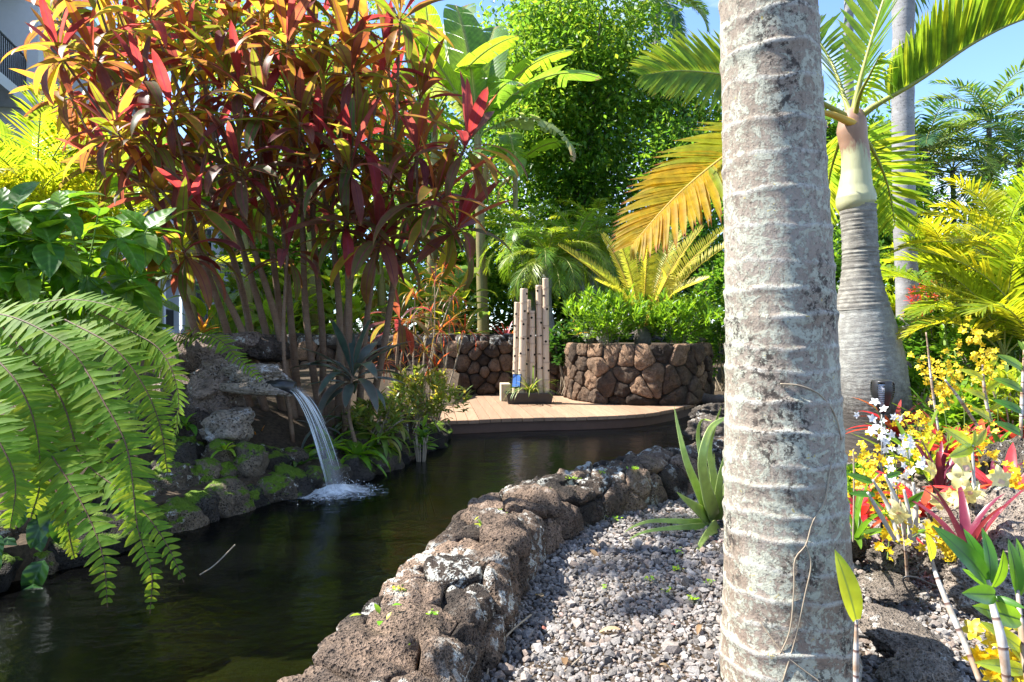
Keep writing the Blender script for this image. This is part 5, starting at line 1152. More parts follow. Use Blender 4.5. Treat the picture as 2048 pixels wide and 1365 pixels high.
def banana(label, base, top, lv, r=0.13, group='banana plants behind the wall', dead=3):
    base, top = Vector(base), Vector(top); t = thing('banana_plant', label, 'banana plant', base, group)
    mb = MB(); tube(mb, spline([base - Vector((0, 0, .1)), (base + top)/2, top], 24), np.linspace(r, r*.55, 24) + rng.normal(0, .004, 24), 14); put('trunk', mb.mesh('trunk', M['banana_trunk']), t)
    for az, el, L, ms in lv:
        a, e = math.radians(az), math.radians(el); d = Vector((math.cos(a)*math.cos(e), math.sin(a)*math.cos(e), math.sin(e))); nn = Vector((0, 0, 1)) - d*d.z
        if nn.length < .2: nn = Vector((math.cos(a), math.sin(a), 0))*-1
        o = top + d*0.35*L*.3; mb = MB(); tube(mb, [top - Vector((0, 0, .15)), top + d*.05*L, o], [.035, .03, .022], 7, cap=False); put('leaf_stalk', mb.mesh('leaf_stalk', M['green_stem']), t)
        put('leaf', ms, t, frame_m(o, d, nn, L))
    for k_ in range(dead):
        a = rnd.uniform(0, 6.28); put('dry_leaf', BLD[0], t, frame_m(top - Vector((0, 0, .2 + .2*k_)), (math.cos(a)*.6, math.sin(a)*.6, -.3), (math.cos(a), math.sin(a), 1), rnd.uniform(.8, 1.3)))
    return t
bb = at(968, 700, 14.2); bb.z = 0.9
banana('banana plant with a tall peeling stem rising behind the wall', bb, at(955, 270, 14.2), [(200, 62, 3.0, BL[0]), (120, 80, 3.2, BL[4]), (75, 74, 3.0, BL[4]), (25, 52, 3.5, BL[1]), (-20, 20, 2.5, BLP[0]), (160, 40, 2.3, BL[3]), (230, 50, 2.0, BLP[0]), (300, 45, 2.0, BL[2]), (350, 62, 2.6, BL[1]), (190, 20, 2.2, BL[2])], 0.14)
bb = at(1035, 700, 14.6); bb.z = 0.9
banana('shorter banana plant with torn hanging leaves beside the bamboo', bb, at(1030, 330, 14.6), [(270, 10, 1.9, BL[2]), (240, 20, 1.7, BL[2]), (100, 60, 1.8, BL[1]), (330, 30, 1.6, BL[1])], 0.09, dead=1)
bb = at(860, 690, 14.8); bb.z = 0.9
banana('banana plant with broad upright leaves half hidden by red leaves', bb, at(870, 230, 14.8), [(60, 75, 3.1, BL[4]), (120, 70, 3.1, BL[4]), (200, 50, 2.4, BL[0]), (330, 50, 2.4, BL[3]), (270, 60, 2.2, BL[0])], 0.13, dead=1)
for lab, u, v, Y, s_ in (('banana plant with sunlit leaves in front of the white building', 375, 430, 11.5, 1.8), ('leaning banana plant with a shaggy stem by the building', 490, 470, 12.5, 1.9), ('low banana plant glowing behind the dark ti canes', 620, 480, 12.8, 1.7), ('young banana plant behind the narrow red shrub', 760, 530, 12.2, 1.5)):
    bb = at(u + 10, 690, Y); bb.z = 0.9
    banana(lab, bb, at(u, v, Y), [(a + rnd.uniform(-20, 20), rnd.uniform(25, 75), s_*rnd.uniform(.8, 1.15), rnd.choice(BL)) for a in range(0, 360, 48)], 0.11, dead=2)
for lab, u, v, Y, s_ in (('banana plant with round glowing leaves left of the ti thicket', 100, 470, 8.2, 1.6), ('banana plant with wide leaves under the balcony', -10, 400, 8.8, 1.9), ('tall banana plant between ti canes and balcony', 230, 430, 9.5, 1.8)):
    bb = at(u, 690, Y); bb.z = gz(bb.x, bb.y)
    banana(lab, bb, at(u, v, Y), [(a + rnd.uniform(-20, 20), rnd.uniform(20, 75), s_*rnd.uniform(.8, 1.15), rnd.choice((BL[0], BL[3], BL[4], BL[4]))) for a in range(0, 360, 50)], 0.10, 'banana plants by the building', dead=1)

# low glowing heliconia foliage behind the wall
LM = [leaf_mesh('leaf', M['lime'], L=1, W=w_, prof='ovate', seg=8, curl=c_, fold=0.2, wave=0.03) for c_, w_ in ((.6, .34), (1.0, .38), (1.4, .32))]
for k_, (u, Y, lab) in enumerate(((440, 11.9, 'clump of lime green leaves behind the mossy wall top'), (560, 12.0, 'lime green leafy clump glowing between the ti canes'), (690, 11.9, 'yellow-green heliconia clump behind the blue-grey ti'), (790, 12.1, 'heliconia clump with broad yellow leaves behind the red shrub'), (890, 11.8, 'heliconia clump beside the peeling banana stem'))):
    b = at(u, 690, Y); b.z = 0.93; pts = []
    for q in range(34):
        a = rnd.uniform(0, 6.28); e = rnd.uniform(.3, 1.4); d = Vector((math.cos(a)*math.cos(e), math.sin(a)*math.cos(e), math.sin(e))); h_ = rnd.uniform(0.15, 1.3)
        pts.append((b + Vector((d.x*.5*rnd.random() + rnd.gauss(0, .18), d.y*.4, h_)), d, Vector((0, -.2, 1)), rnd.uniform(.5, .85)))
    leaf_clump('heliconia', lab, 'plant', b, pts, LM, 'leafy clumps behind the wall', stem=0.008)

def tree(label, base, top, blobs, nl, ls, mat, trunk_r=0.16, name='broadleaf_tree', group='trees closing the view', lw=0.5, drop=0.2):
    base, top = Vector(base), Vector(top); t = thing(name, label, 'tree', base, group)
    mb = MB(); tube(mb, spline([base - Vector((0, 0, .2)), (base + top)/2 + Vector((.15, 0, 0)), top], 20), np.linspace(trunk_r, trunk_r*.4, 20), 10); put('trunk', mb.mesh('trunk', M['bark']), t)
    mb = MB(); P_, O_ = [], []
    for (c, r) in blobs:
        c = Vector(c); bm_ = base + (top - base)*rnd.uniform(.45, .9); mb2 = spline([bm_, (bm_ + c)/2 + Vector((0, 0, .2)), c], 10); tube(mb, mb2, np.linspace(trunk_r*.35, .02, 10), 6, mi=0)
        k = int(nl*(r[0]*r[2])/sum(b_[1][0]*b_[1][2] for b_ in blobs)/18)
        dirs = unit(rng.normal(size=(k, 3))); rad = rng.uniform(.35, 1.02, (k, 1))**0.6; cc = A(c) + dirs*rad*A(r)*(1 + 0.25*rng.normal(size=(k, 1))*.6)
        pp_ = np.repeat(cc, 18, 0) + rng.normal(0, ls*1.35, (k*18, 3)); P_.append(pp_); O_.append(np.repeat(dirs, 18, 0))
    put('limb', mb.mesh('limb', M['bark']), t)
    P_ = np.concatenate(P_); O_ = np.concatenate(O_); n = len(P_); D = O_*0.6 + rng.normal(0, .6, (n, 3)) + A((0, 0, -drop)); N = rng.normal(0, .55, (n, 3)) + A((0, 0, 1))
    mb = MB(); leaves(mb, P_, D, N, ls*rng.uniform(.7, 1.3, n), ls*lw*rng.uniform(.8, 1.2, n), 'ovate', 2, 0, 0.25, rng.uniform(0, 1, n)); put('crown', mb.mesh('crown', M[mat]), t)
def tree_px(label, u, v, Y, ru, rv, nl, ls, mat, nb=9, ry=None, **kw):
    c = at(u, v, Y); R = A((ru/F*Y, ry or ru/F*Y*.8, rv/F*Y)); b = Vector((c.x, c.y, gz(c.x, c.y))); blobs = []
    for q in range(nb):
        d = unit(rng.normal(size=3))*rng.uniform(.3, .72); s_ = rng.uniform(.34, .55); blobs.append((c + Vector(d*R), tuple(R*s_)))
    tree(label, b, c, blobs, nl, ls, mat, **kw)
tree_px('tall light green tree behind the banana leaves', 1170, 110, 19, 220, 280, 26000, 0.19, 'tree_leaf', 16)
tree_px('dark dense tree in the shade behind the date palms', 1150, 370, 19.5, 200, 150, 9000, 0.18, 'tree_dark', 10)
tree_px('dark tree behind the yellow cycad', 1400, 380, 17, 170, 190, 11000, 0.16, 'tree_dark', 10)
tree_px('light green tree behind the golden palm frond', 1370, 210, 20, 130, 130, 7000, 0.17, 'tree_leaf', 8)
tree_px('green tree behind the ti thicket', 680, 200, 21, 290, 210, 12000, 0.2, 'tree_leaf', 12)
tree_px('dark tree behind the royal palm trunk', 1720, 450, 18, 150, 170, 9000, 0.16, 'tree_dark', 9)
tree_px('broad leafy tree closing the garden behind the areca palms', 1930, 490, 20, 190, 110, 9000, 0.18, 'tree_leaf', 10)
tree_px('small leafy tree at the far garden corner', 2080, 420, 16, 110, 130, 5000, 0.15, 'tree_leaf', 7)
tree_px('shady tree filling the gap beyond the heliconias', 640, 470, 18, 230, 170, 10000, 0.19, 'tree_leaf', 10)
tree_px('shady tree behind the banana stems', 900, 480, 17, 190, 170, 9000, 0.17, 'tree_leaf', 10)
tree_px('low dark tree behind the bottle palm', 1560, 520, 15, 190, 150, 9000, 0.15, 'tree_dark', 9)

# bushes
def bush(label, c, R, nl, ls, mat, base_z=None, lw=0.35, name='bush', up=0.5, flowers=None, group=None, prof='lance'):
    c = Vector(c); b = Vector((c.x, c.y, gz(c.x, c.y) if base_z is None else base_z)); t = thing(name, label, 'bush', b, group)
    mb = MB()
    for q in range(14):
        d = unit(rng.normal(size=3)); e = A(c) + d*A(R)*.8; tube(mb, spline([A(b) + rng.normal(0, .08, 3)*A((1, 1, 0)), (A(b) + e)/2 + A((0, 0, .05)), e], 8), 0.007, 5, cap=False)
    put('stem', mb.mesh('stem', M['tan_stem']), t)
    k = nl//10; d = unit(rng.normal(size=(k, 3))); lump = np.array([1 + .55*noise.noise(Vector(q*1.7) + Vector((c.x*3, c.y, 0))) + .25*noise.noise(Vector(q*4.5)) for q in d])[:, None]; cc = A(c) + d*lump*rng.uniform(.35, 1.08, (k, 1))**.6*A(R); cc = np.repeat(cc, 10, 0); O = np.repeat(d, 10, 0); n = len(cc)
    az = np.tile(np.arange(10)*2.4, k) + np.repeat(rng.uniform(0, 6, k), 10); el = rng.uniform(-.2, 1.0, n); D = np.stack([np.cos(az)*np.cos(el), np.sin(az)*np.cos(el), np.sin(el) + up*.3], 1) + O*.5
    mb = MB(); leaves(mb, cc + A((0, 0, 1))*rng.uniform(-ls, ls, (n, 1))*.6, D, A((0, 0, 1)) + rng.normal(0, .3, (n, 3)), ls*rng.uniform(.6, 1.3, n), ls*lw, prof, 3, 0.15, .2, rng.uniform(0, 1, n)); put('foliage', mb.mesh('foliage', M[mat]), t)
    if flowers:
        fm, nf, fs = flowers; d = unit(rng.normal(size=(nf, 3))); pz = np.repeat(A(c) + d*A(R)*1.02, 6, 0) + rng.normal(0, fs, (nf*6, 3)); mb = MB(); leaves(mb, pz, rng.normal(size=(nf*6, 3)), rng.normal(size=(nf*6, 3)), fs*1.2, fs, 'ovate', 1, 0, 0, rng.uniform(0, 1, nf*6)); put('blossoms', mb.mesh('blossoms', M[fm]), t, kind='stuff')
bush('light green willow-leaved bush spilling over the planter rim', at(1215, 632, 9.9), (0.56, 0.5, 0.34), 2400, 0.15, 'lancey', 1.07, up=2.2, lw=.17)
bush('light green narrow-leaved bush below the cycad fronds', at(1360, 638, 10.0), (0.56, 0.5, 0.32), 2400, 0.15, 'lancey', 1.07, up=2.2, lw=.17)
bush('dark bush dotted with pale blue flowers behind the planter', at(1440, 620, 12.0), (0.75, 0.7, 1.0), 5000, 0.11, 'tree_dark', lw=.5, flowers=('petal_blue', 26, .035), prof='ovate')
bush('straggly pale green bush overhanging the deck end', at(845, 790, 6.9), (0.42, 0.35, 0.24), 900, 0.13, 'lancey_dim', lw=.22, up=.8)
bush('low pale weedy bush beside the broad bromeliad', at(760, 835, 6.0), (0.28, 0.25, 0.16), 420, 0.11, 'lancey_dim', lw=.25, up=.8)
bush('sprig of light green leaves at the water edge', at(842, 875, 6.2), (0.10, 0.1, 0.08), 40, 0.15, 'lancey', lw=.3, up=.8)
bush('dark green glossy bush between wall and planter', at(1130, 690, 10.6), (0.28, 0.2, 0.35), 500, 0.14, 'deep', lw=.4, base_z=.25)
bush('dark glossy bush in the shade behind the torches', at(1880, 690, 9.2), (0.75, 0.6, 0.55), 3200, 0.13, 'tree_dark', lw=.4, prof='ovate')
bush('bright bush at the garden edge below the areca palm', at(2010, 700, 7.5), (0.6, 0.6, 0.6), 2600, 0.12, 'lancey', lw=.35)
bush('dark undergrowth bush behind the bottle palm', at(1660, 700, 11.0), (0.9, 0.6, 0.8), 3000, 0.13, 'tree_dark', lw=.45, prof='ovate')
bush('low dark bush right behind the royal palm base', at(1840, 620, 13.5), (1.3, 0.6, 1.0), 3600, 0.15, 'tree_leaf', lw=.45, prof='ovate')
bush('tangle of drooping red narrow leaves', at(1855, 610, 11.0), (0.30, 0.25, 0.5), 700, 0.10, 'petal_red', lw=.16)
# narrow-leaved red and yellow dracaena shrub by the deck
NL = [leaf_mesh('leaf', M['ti_thin'], L=1, W=0.05, prof='needle', seg=7, curl=c_, fold=0.2) for c_ in (.8, 1.5, 2.2)]
t = thing('dracaena', 'wiry shrub with narrow red and yellow leaves beside the deck', 'shrub', (at(850, 800, 7.6).x, 7.6, gz(at(850, 800, 7.6).x, 7.6)))
hd = [(870, 560, 7.5), (905, 590, 7.4), (830, 590, 7.7), (880, 660, 7.2), (850, 700, 7.1), (900, 640, 7.6), (800, 680, 7.4), (860, 620, 7.8), (930, 660, 7.5), (820, 640, 7.2), (890, 530, 7.7), (770, 720, 7.0), (870, 735, 7.0)]
for u, v, Y in hd:
    tip = at(u, v, Y); b = Vector(WM[t].translation) + Vector((rnd.uniform(-.2, .2), rnd.uniform(-.2, .2), -.03)); mb = MB(); tube(mb, spline([b, (b + tip)/2 + Vector((rnd.uniform(-.15, .15), 0, 0)), tip], 14), np.linspace(.012, .006, 14), 6); put('cane', mb.mesh('cane', M['tan_stem']), t)
    for q in range(22):
        a = q*2.4; e = rnd.uniform(-.2, 1.3); put('leaf', rnd.choice(NL), t, frame_m(tip - Vector((0, 0, .05*rnd.random())), (math.cos(a)*math.cos(e), math.sin(a)*math.cos(e), math.sin(e)), (0, 0, 1), rnd.uniform(.22, .40)))

# ------------------------------------------------------------------ bromeliads
def brom(label, pos, n, L, W, mat, el=(80, 10), curl=.8, group=None, name='bromeliad', prof='strap', rim=None):
    t = thing(name, label, 'bromeliad', pos, group); ms = [leaf_mesh('leaf', M[mat], L=1, W=W, prof=prof, seg=7, curl=c_, fold=.45) for c_ in (curl*.6, curl, curl*1.4)]
    for k_ in range(n):
        q = k_/(n - 1); az = k_*2.4 + rnd.uniform(-.2, .2); e = math.radians(el[0] + (el[1] - el[0])*q + rnd.uniform(-6, 6)); d = Vector((math.cos(az)*math.cos(e), math.sin(az)*math.cos(e), math.sin(e)))
        put('leaf', rnd.choice(ms), t, frame_m(Vector(pos) + Vector((d.x, d.y, 0))*.02, d, Vector((0, 0, 1)) if q > .1 else Vector((-d.x, -d.y, .3)), L*rnd.uniform(.8, 1.1)))
p = at(715, 890, 5.55); p.z = .22; brom('green bromeliad with broad drooping leaves at the water edge', p, 16, 0.34, 0.24, 'brom_green', (70, -25), 1.3)
p = at(600, 905, 5.2); p.z = .2; brom('small glossy green plant behind the falling water', p, 11, 0.22, 0.3, 'deep', (60, -10), 1.0, prof='ovate')
p = at(765, 850, 5.9); p.z = .3; brom('pale green bromeliad with curled leaves behind the drooping one', p, 14, 0.30, 0.2, 'lancey_dim', (75, -10), 1.4)
p = at(360, 668, 10.2); p = Vector((p.x, 10.95, 1.25)); brom('orange bromeliad growing on top of the wall near the building', p, 18, 0.40, 0.14, 'brom_orange', (80, 10), .6)
p = Vector((at(1012, 660, 11.2).x, 11.25, 1.1)); brom('red bromeliad behind the wall beside the bamboo', p, 14, 0.42, 0.12, 'brom_red', (85, 25), .5)
p = Vector((at(1140, 660, 11.0).x, 11.1, 1.15)); brom('yellow bromeliad on the wall end beside the date palms', p, 14, 0.36, 0.14, 'brom_orange', (80, 15), .6)
p = at(615, 960, 5.6); p = Vector((at(515, 850, 5.6).x, 5.6, .26)); brom('tiny red and green bromeliad in the shade under the spout', p, 12, 0.22, 0.12, 'brom_orange', (85, 10), .8)

# ------------------------------------------------------------------ cycad on the planter
cy = Vector((2.08, 10.35, 1.05)); t = thing('cycad', 'golden green cycad fanning its feathery fronds on the round planter', 'cycad', cy)
mb = MB(); tube(mb, [cy, cy + Vector((0, 0, .12)), cy + Vector((0, 0, .3))], [.13, .14, .09], 12); put('trunk', mb.mesh('trunk', M['dark_trunk']), t)
crown0 = cy + Vector((0, 0, .24))
for (u, v), yo in (((1118, 492), .1), ((1160, 520), -.4), ((1205, 470), .5), ((1235, 470), -.2), ((1262, 430), .5), ((1300, 445), -.3), ((1375, 430), .2), ((1405, 455), -.3), ((1450, 455), .4), ((1470, 480), -.4), ((1415, 558), -.6), ((1190, 560), -.6), ((1340, 470), .7)):
    tip = at(u, v, 10.3 + yo); m_ = (crown0 + tip)/2 + Vector((0, 0, .16)); p_ = spline([crown0, m_, tip], 20); mb = MB(); add_frond(mb, p_, 52, 0.22, 0.034, 0.014, vee=30, a0=72, a1=55, droop=.03, t0=.14, jit=.04, up=(0, -.5, 1), seg=2, vary=rnd.random()); put('frond', mb.mesh('frond', [M['cycad'], M['rachis_gold']]), t)
for (u, v), yo in (((1380, 470), .1), ((1290, 500), .2), ((1170, 590), .0), ((1200, 540), .3)):
    tip = at(u, v, 10.3 + yo); p_ = spline([crown0, (crown0 + tip)/2 + Vector((0, 0, .12)), tip], 20); mb = MB(); add_frond(mb, p_, 30, 0.10, 0.016, 0.010, vee=10, droop=.5, t0=.3, seg=2); put('dry_frond', mb.mesh('dry_frond', [M['dead'], M['rachis_brown']]), t)

# ------------------------------------------------------------------ palms in the background
for k_, (u, v, Y, lab) in enumerate(((1095, 520, 13.0, 'feathery date palm right behind the bamboo poles'), (1150, 500, 13.6, 'feathery date palm with a pale grey trunk beside the cycad'), (1050, 480, 14.0, 'feathery date palm behind the banana stem'), (1190, 470, 14.6, 'taller date palm behind the yellow cycad'))):
    b = at(u + 8, 690, Y); b.z = .9
    palm(lab, b, at(u, v, Y), 26, 1.25, 0.36, 0.022, 'date', .15, .12, 'date_trunk', (-25, 80), 85, 12, .35, 44, group='feathery date palms', seg=2)
b = at(1822, 800, 12.0); b.z = gz(b.x, b.y)
palm('tall smooth grey royal palm trunk behind the bottle palm', b, at(1808, -150, 12.0), 9, 3.2, .8, .05, 'royal', .2, .175, 'royal_trunk', (-30, 60), 90, 15, .5, 40, shaft=1.2, rr=.04)
b = at(1690, 690, 18); b.z = 1; palm('slim pale palm trunk rising behind the bottle palm crown', b, at(1697, -120, 18), 10, 3.2, .8, .05, 'royal', .14, .12, 'royal_trunk', (-30, 60), 90, 12, .5, 40, shaft=.8, rr=.03)
b = at(1316, 690, 24); b.z = 1.1; palm('tall foxtail palm high above the light green tree', b, at(1312, 25, 24), 14, 2.8, .6, .05, 'royal', .2, .16, 'royal_trunk', (-45, 60), 70, 20, .3, 60, shaft=.6, rr=.03)
for u, v, Y, lab in ((1978, 240, 20, 'slender palm with a bushy crown against the clouds'), (1850, 300, 19, 'slender dark-stemmed palm beside the royal trunk'), (1905, 340, 21, 'short palm with drooping fronds below the slender one'), (2040, 330, 18, 'feathery palm at the garden edge under the clouds'), (1760, 330, 20, 'palm crown peeping out behind the bottle palm')):
    b = at(u + 4, 690, Y); b.z = 1.0; palm(lab, b, at(u, v, Y), 18, 2.5, .62, .07, 'royal', .09, .07, 'dark_trunk', (-20, 75), 70, 20, .2, 26, group='slender palms behind the garden', rr=.02)
for u, v, Y, lab, ns, h_ in ((2015, 640, 7.8, 'big yellow-green areca palm fanning out beside the royal trunk', 9, 1.7), (1900, 640, 13.5, 'areca palm with shaded fronds behind the yellow orchids', 7, 1.7), (2060, 640, 10.0, 'tall areca palm closing the garden end', 7, 2.4), (2080, 650, 6.4, 'areca palm leaning in from the garden edge', 4, 1.0), (1790, 640, 13.0, 'areca palm behind the royal trunk', 4, 1.0)):
    b = at(u, 700, Y); b.z = gz(b.x, b.y); clump_palm(lab, b, ns, h_, 1.5, .46, .034, 'areca', .26, 'areca palms by the orchid bed')
for u, Y, lab, ns, h_ in ((60, 6.6, 'yellow-green areca palm arching over the bright shrub', 6, 1.7), (190, 7.5, 'areca palm with curling fronds behind the shrub', 5, 1.5), (-40, 9.0, 'tall areca palm in front of the balcony', 6, 2.2)):
    b = at(u, 700, Y); b.z = gz(b.x, b.y); clump_palm(lab, b, ns, h_, 1.3, .40, .026, 'areca', .25, 'areca palms by the building')

# ------------------------------------------------------------------ apartment building
def building():
    t = thing('apartment_building', 'white stuccoed apartment building with dark balcony railings behind the plants', 'building', (-18, 28, 1.0))
    def boxp(name, mat, c, d, rz=0, parent=t): mb = MB(); mb.box(c, d, rz); return put(name, mb.mesh(name, M[mat], False), parent)
    P0, P1 = Vector((-11.2, 13.0)), Vector((-18.9, 36.5)); L = (P1 - P0).length; ang = math.atan2(P1.y - P0.y, P1.x - P0.x); ex = (P1 - P0).normalized(); ny = Vector((-ex.y, ex.x))     # ny points away from the garden
    W3 = lambda s, d, z: (P0.x + ex.x*s + ny.x*d, P0.y + ex.y*s + ny.y*d, z)
    fl = [1.35, 4.3, 7.25, 10.2]
    boxp('wall', 'stucco', W3(L/2, 5.2, 6.0), (L, 7.0, 10.4), ang)
    for z in fl: boxp('floor_slab', 'stucco', W3(L/2, 0.9, z - .14), (L, 1.9, .28), ang)
    s = 0.0; nb = 6
    for k in range(nb + 1):
        boxp('partition', 'stucco', W3(k*L/nb, 0.85, 5.9), (.42, 2.1, 9.8), ang)
    for z in fl[:-1]:
        for k in range(nb):
            s0, s1 = k*L/nb + .25, (k + 1)*L/nb - .25
            w = boxp('window', 'door_tan', W3((s0 + s1)/2, 1.66, z + 1.15), ((s1 - s0)*.72, .06, 2.2), ang)
            for q in (-.17, .17): boxp('pane', 'dark_glass', W3((s0 + s1)/2 + q*(s1 - s0), 1.62, z + 1.12), ((s1 - s0)*.29, .05, 2.0), ang, w)
            mb = MB(); n = int((s1 - s0)/.12)
            for i in range(n + 1): mb.box(W3(s0 + (s1 - s0)*i/n, 0.06, z + .52), (.022, .022, 1.0), ang)
            for h in (.06, 1.03): mb.box(W3((s0 + s1)/2, .06, z + h), (s1 - s0, .04, .04), ang)
            put('railing', mb.mesh('railing', M['iron'], False), t)
    # wing facing the garden
    x0, x1, Y = -18.6, -13.2, 36.6
    boxp('wall', 'stucco', ((x0 + x1)/2, Y + 4.3, 6.0), (x1 - x0, 5, 10.4))
    for z in fl: boxp('floor_slab', 'stucco', ((x0 + x1)/2, Y + .85, z - .14), (x1 - x0, 1.86, .28))
    for k in range(4):
        boxp('partition', 'stucco', (x0 + .22 + k*(x1 - x0 - .44)/3, Y + .9, 5.9), (.36, 1.9, 9.8))
    for z in fl[:-1]:
        for k in range(3):
            a, b = x0 + .5 + k*(x1 - x0 - .44)/3, x0 + (k + 1)*(x1 - x0 - .44)/3
            boxp('window', 'dark_glass', ((a + b)/2, Y + 1.78, z + 1.1), ((b - a)*.7, .05, 2.1)); mb = MB(); n = int((b - a)/.13)
            for i in range(n + 1): mb.box((a + (b - a)*i/n, Y + .05, z + .52), (.024, .024, 1.0))
            for h in (.06, 1.03): mb.box(((a + b)/2, Y + .05, z + h), (b - a, .04, .04))
            put('railing', mb.mesh('railing', M['iron'], False), t)
    boxp('roof', 'stucco', W3(L/2, 4.3, 11.35), (L + .6, 9.0, .3), ang)
building()
t = thing('garden_house', 'beige house wall showing beyond the areca palms', 'house', (17.5, 22, 1.0))
mb = MB(); mb.box((20.5, 22, 2.9), (6, 4, 4.2)); put('wall', mb.mesh('wall', M['beige'], False), t)
mb = MB(); mb.box((20.5, 22, 5.1), (7, 5, .25)); put('roof', mb.mesh('roof', M['fascia'], False), t)

for u, v, Y, ru, rv, lab in ((850, 330, 23, 210, 170, 'distant tree behind the broad banana leaves'), (1060, 520, 22, 240, 130, 'distant dark hedge tree beyond the date palms'), (1300, 560, 21, 240, 110, 'distant hedge tree behind the planter'), (1650, 330, 22, 180, 150, 'distant tree behind the big palm trunk'), (400, 90, 24, 200, 130, 'distant tree top above the red ti leaves')):
    tree_px(lab, u, v, Y, ru, rv, 8000, .22, 'tree_dark' if v > 300 else 'tree_leaf', 10)

for u, Y, R, lab, mt in ((560, 17.0, (1.6, .9, 1.1), 'clipped hedge beyond the lime leaves near the building', 'lime'), (720, 17.5, (2.4, .9, 1.2), 'hedge glowing behind the heliconias', 'tree_leaf'), (960, 18, (2.3, .9, 1.3), 'hedge behind the banana stems', 'tree_leaf'), (1180, 18, (2.2, .9, 1.3), 'hedge behind the grey date palm trunk', 'tree_leaf'), (1420, 18, (2.6, .9, 1.6), 'hedge in the shade behind the cycad', 'tree_dark'), (1750, 17, (2.8, .9, 1.6), 'hedge behind bottle palm and royal palm', 'tree_dark'), (2020, 15, (2.2, .9, 1.4), 'hedge at the garden end', 'tree_dark')):
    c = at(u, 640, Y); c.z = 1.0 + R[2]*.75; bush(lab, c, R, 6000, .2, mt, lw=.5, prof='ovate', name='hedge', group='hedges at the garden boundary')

tree_px('dense dark tree filling the view behind the light green one', 1130, 180, 25, 250, 260, 14000, .26, 'tree_dark', 14)

for u, v, Y, n_, L_, W_, mt, lab in ((660, 900, 5.5, 12, .26, .3, 'brom_green', 'broad-leaved green plant between waterfall and bromeliad'), (745, 905, 5.9, 14, .3, .2, 'brom_green', 'light green bromeliad at the bend of the pond edge'), (790, 850, 6.2, 14, .28, .22, 'lancey_dim', 'pale broad-leaved plant below the straggly bush'), (640, 860, 5.7, 12, .32, .12, 'ti_blue', 'dull grey-green rosette beside the falling water'), (700, 850, 6.1, 14, .3, .24, 'deep', 'dark green rosette under the blue-grey ti'), (450, 900, 4.75, 9, .12, .3, 'weed', 'small bright green plant in the mossy rocks'), (372, 850, 4.8, 7, .14, .4, 'shrub', 'little vine leaves on the boulder face')):
    p = at(u, v, Y); p.z = max(p.z, gz(p.x, p.y)) if u > 600 else p.z; brom(lab, p, n_, L_, W_, mt, (75, -20), 1.1, 'plants along the pond edge', prof='strap' if W_ < .25 else 'ovate', name='bank_plant')
# ------------------------------------------------------------------ aloe and its rock
ab = at(1428, 1052, 4.45); ab = Vector((ab.x, ab.y, 0.0)); AY = 4.45
arock = put('lava_rock', blob_mesh('lava_rock', M['lava_grey'], 5, .34, 1.5, 51, fine=.16), None, trs(at(1486, 1060, 4.2), (.15, .17, .34), (.1, .1, .4)), 'upright porous grey lava rock wedged between aloe and palm trunk', 'rock')
put('lava_rock', blob_mesh('lava_rock', M['lava_grey'], 5, .34, 1.5, 52, fine=.16), None, trs(at(1446, 1130, 3.85) , (.11, .13, .11), (.1, .3, .4)), 'small porous grey rock under the drooping aloe leaf', 'rock')
al = thing('aloe', 'green aloe with long toothed leaves beside the palm trunk', 'aloe', ab)
def aloe_leaf(pts, w):
    p = spline([at(*q) for q in pts], 26); T, N, S = frames(p, (0.2, -1, 0.5)); n = len(p); t = np.linspace(0, 1, n); ww = 1.05*w*np.minimum(1, (1 - t)**0.75*1.2 + .01)*(0.85 + 0.3*np.exp(-((t - .12)/.15)**2)); a = np.linspace(0, 2*math.pi, 12, endpoint=False); mb = MB()
    cx, cn = np.cos(a), np.where(np.sin(a) > 0, np.sin(a)*.16, np.sin(a)*.42)
    V = p[:, None] + S[:, None]*(cx[None, :, None]*ww[:, None, None]/2) + N[:, None]*((cn + .18*(np.abs(cx))**2)[None, :, None]*ww[:, None, None]/2)
    i = np.arange(n - 1)[:, None]*12; j = np.arange(12)[None]; k = (j + 1) % 12
    uv = np.stack([np.broadcast_to(.5 + cx/2, (n, 12)), np.broadcast_to(t[:, None], (n, 12))], -1)
    mb.add(V, np.stack([i + j, i + k, i + 12 + k, i + 12 + j], -1).reshape(-1, 4), uv); o = put('leaf', mb.mesh('leaf', M['aloe']), al)
    mb = MB(); tp, td = [], []
    for sg in (-1, 1):
        for q in np.linspace(.08, .94, 26):
            ix = q*(n - 1); i0 = int(ix); tp.append(p[i0] + sg*S[i0]*ww[i0]/2*.97 + N[i0]*.09*ww[i0]); td.append(sg*S[i0] + .35*T[i0])
    leaves(mb, tp, td, A((.2, -1, .4)), .010, .006, 'needle', 1, 0, 0); put('tooth', mb.mesh('tooth', M['aloe']), o)
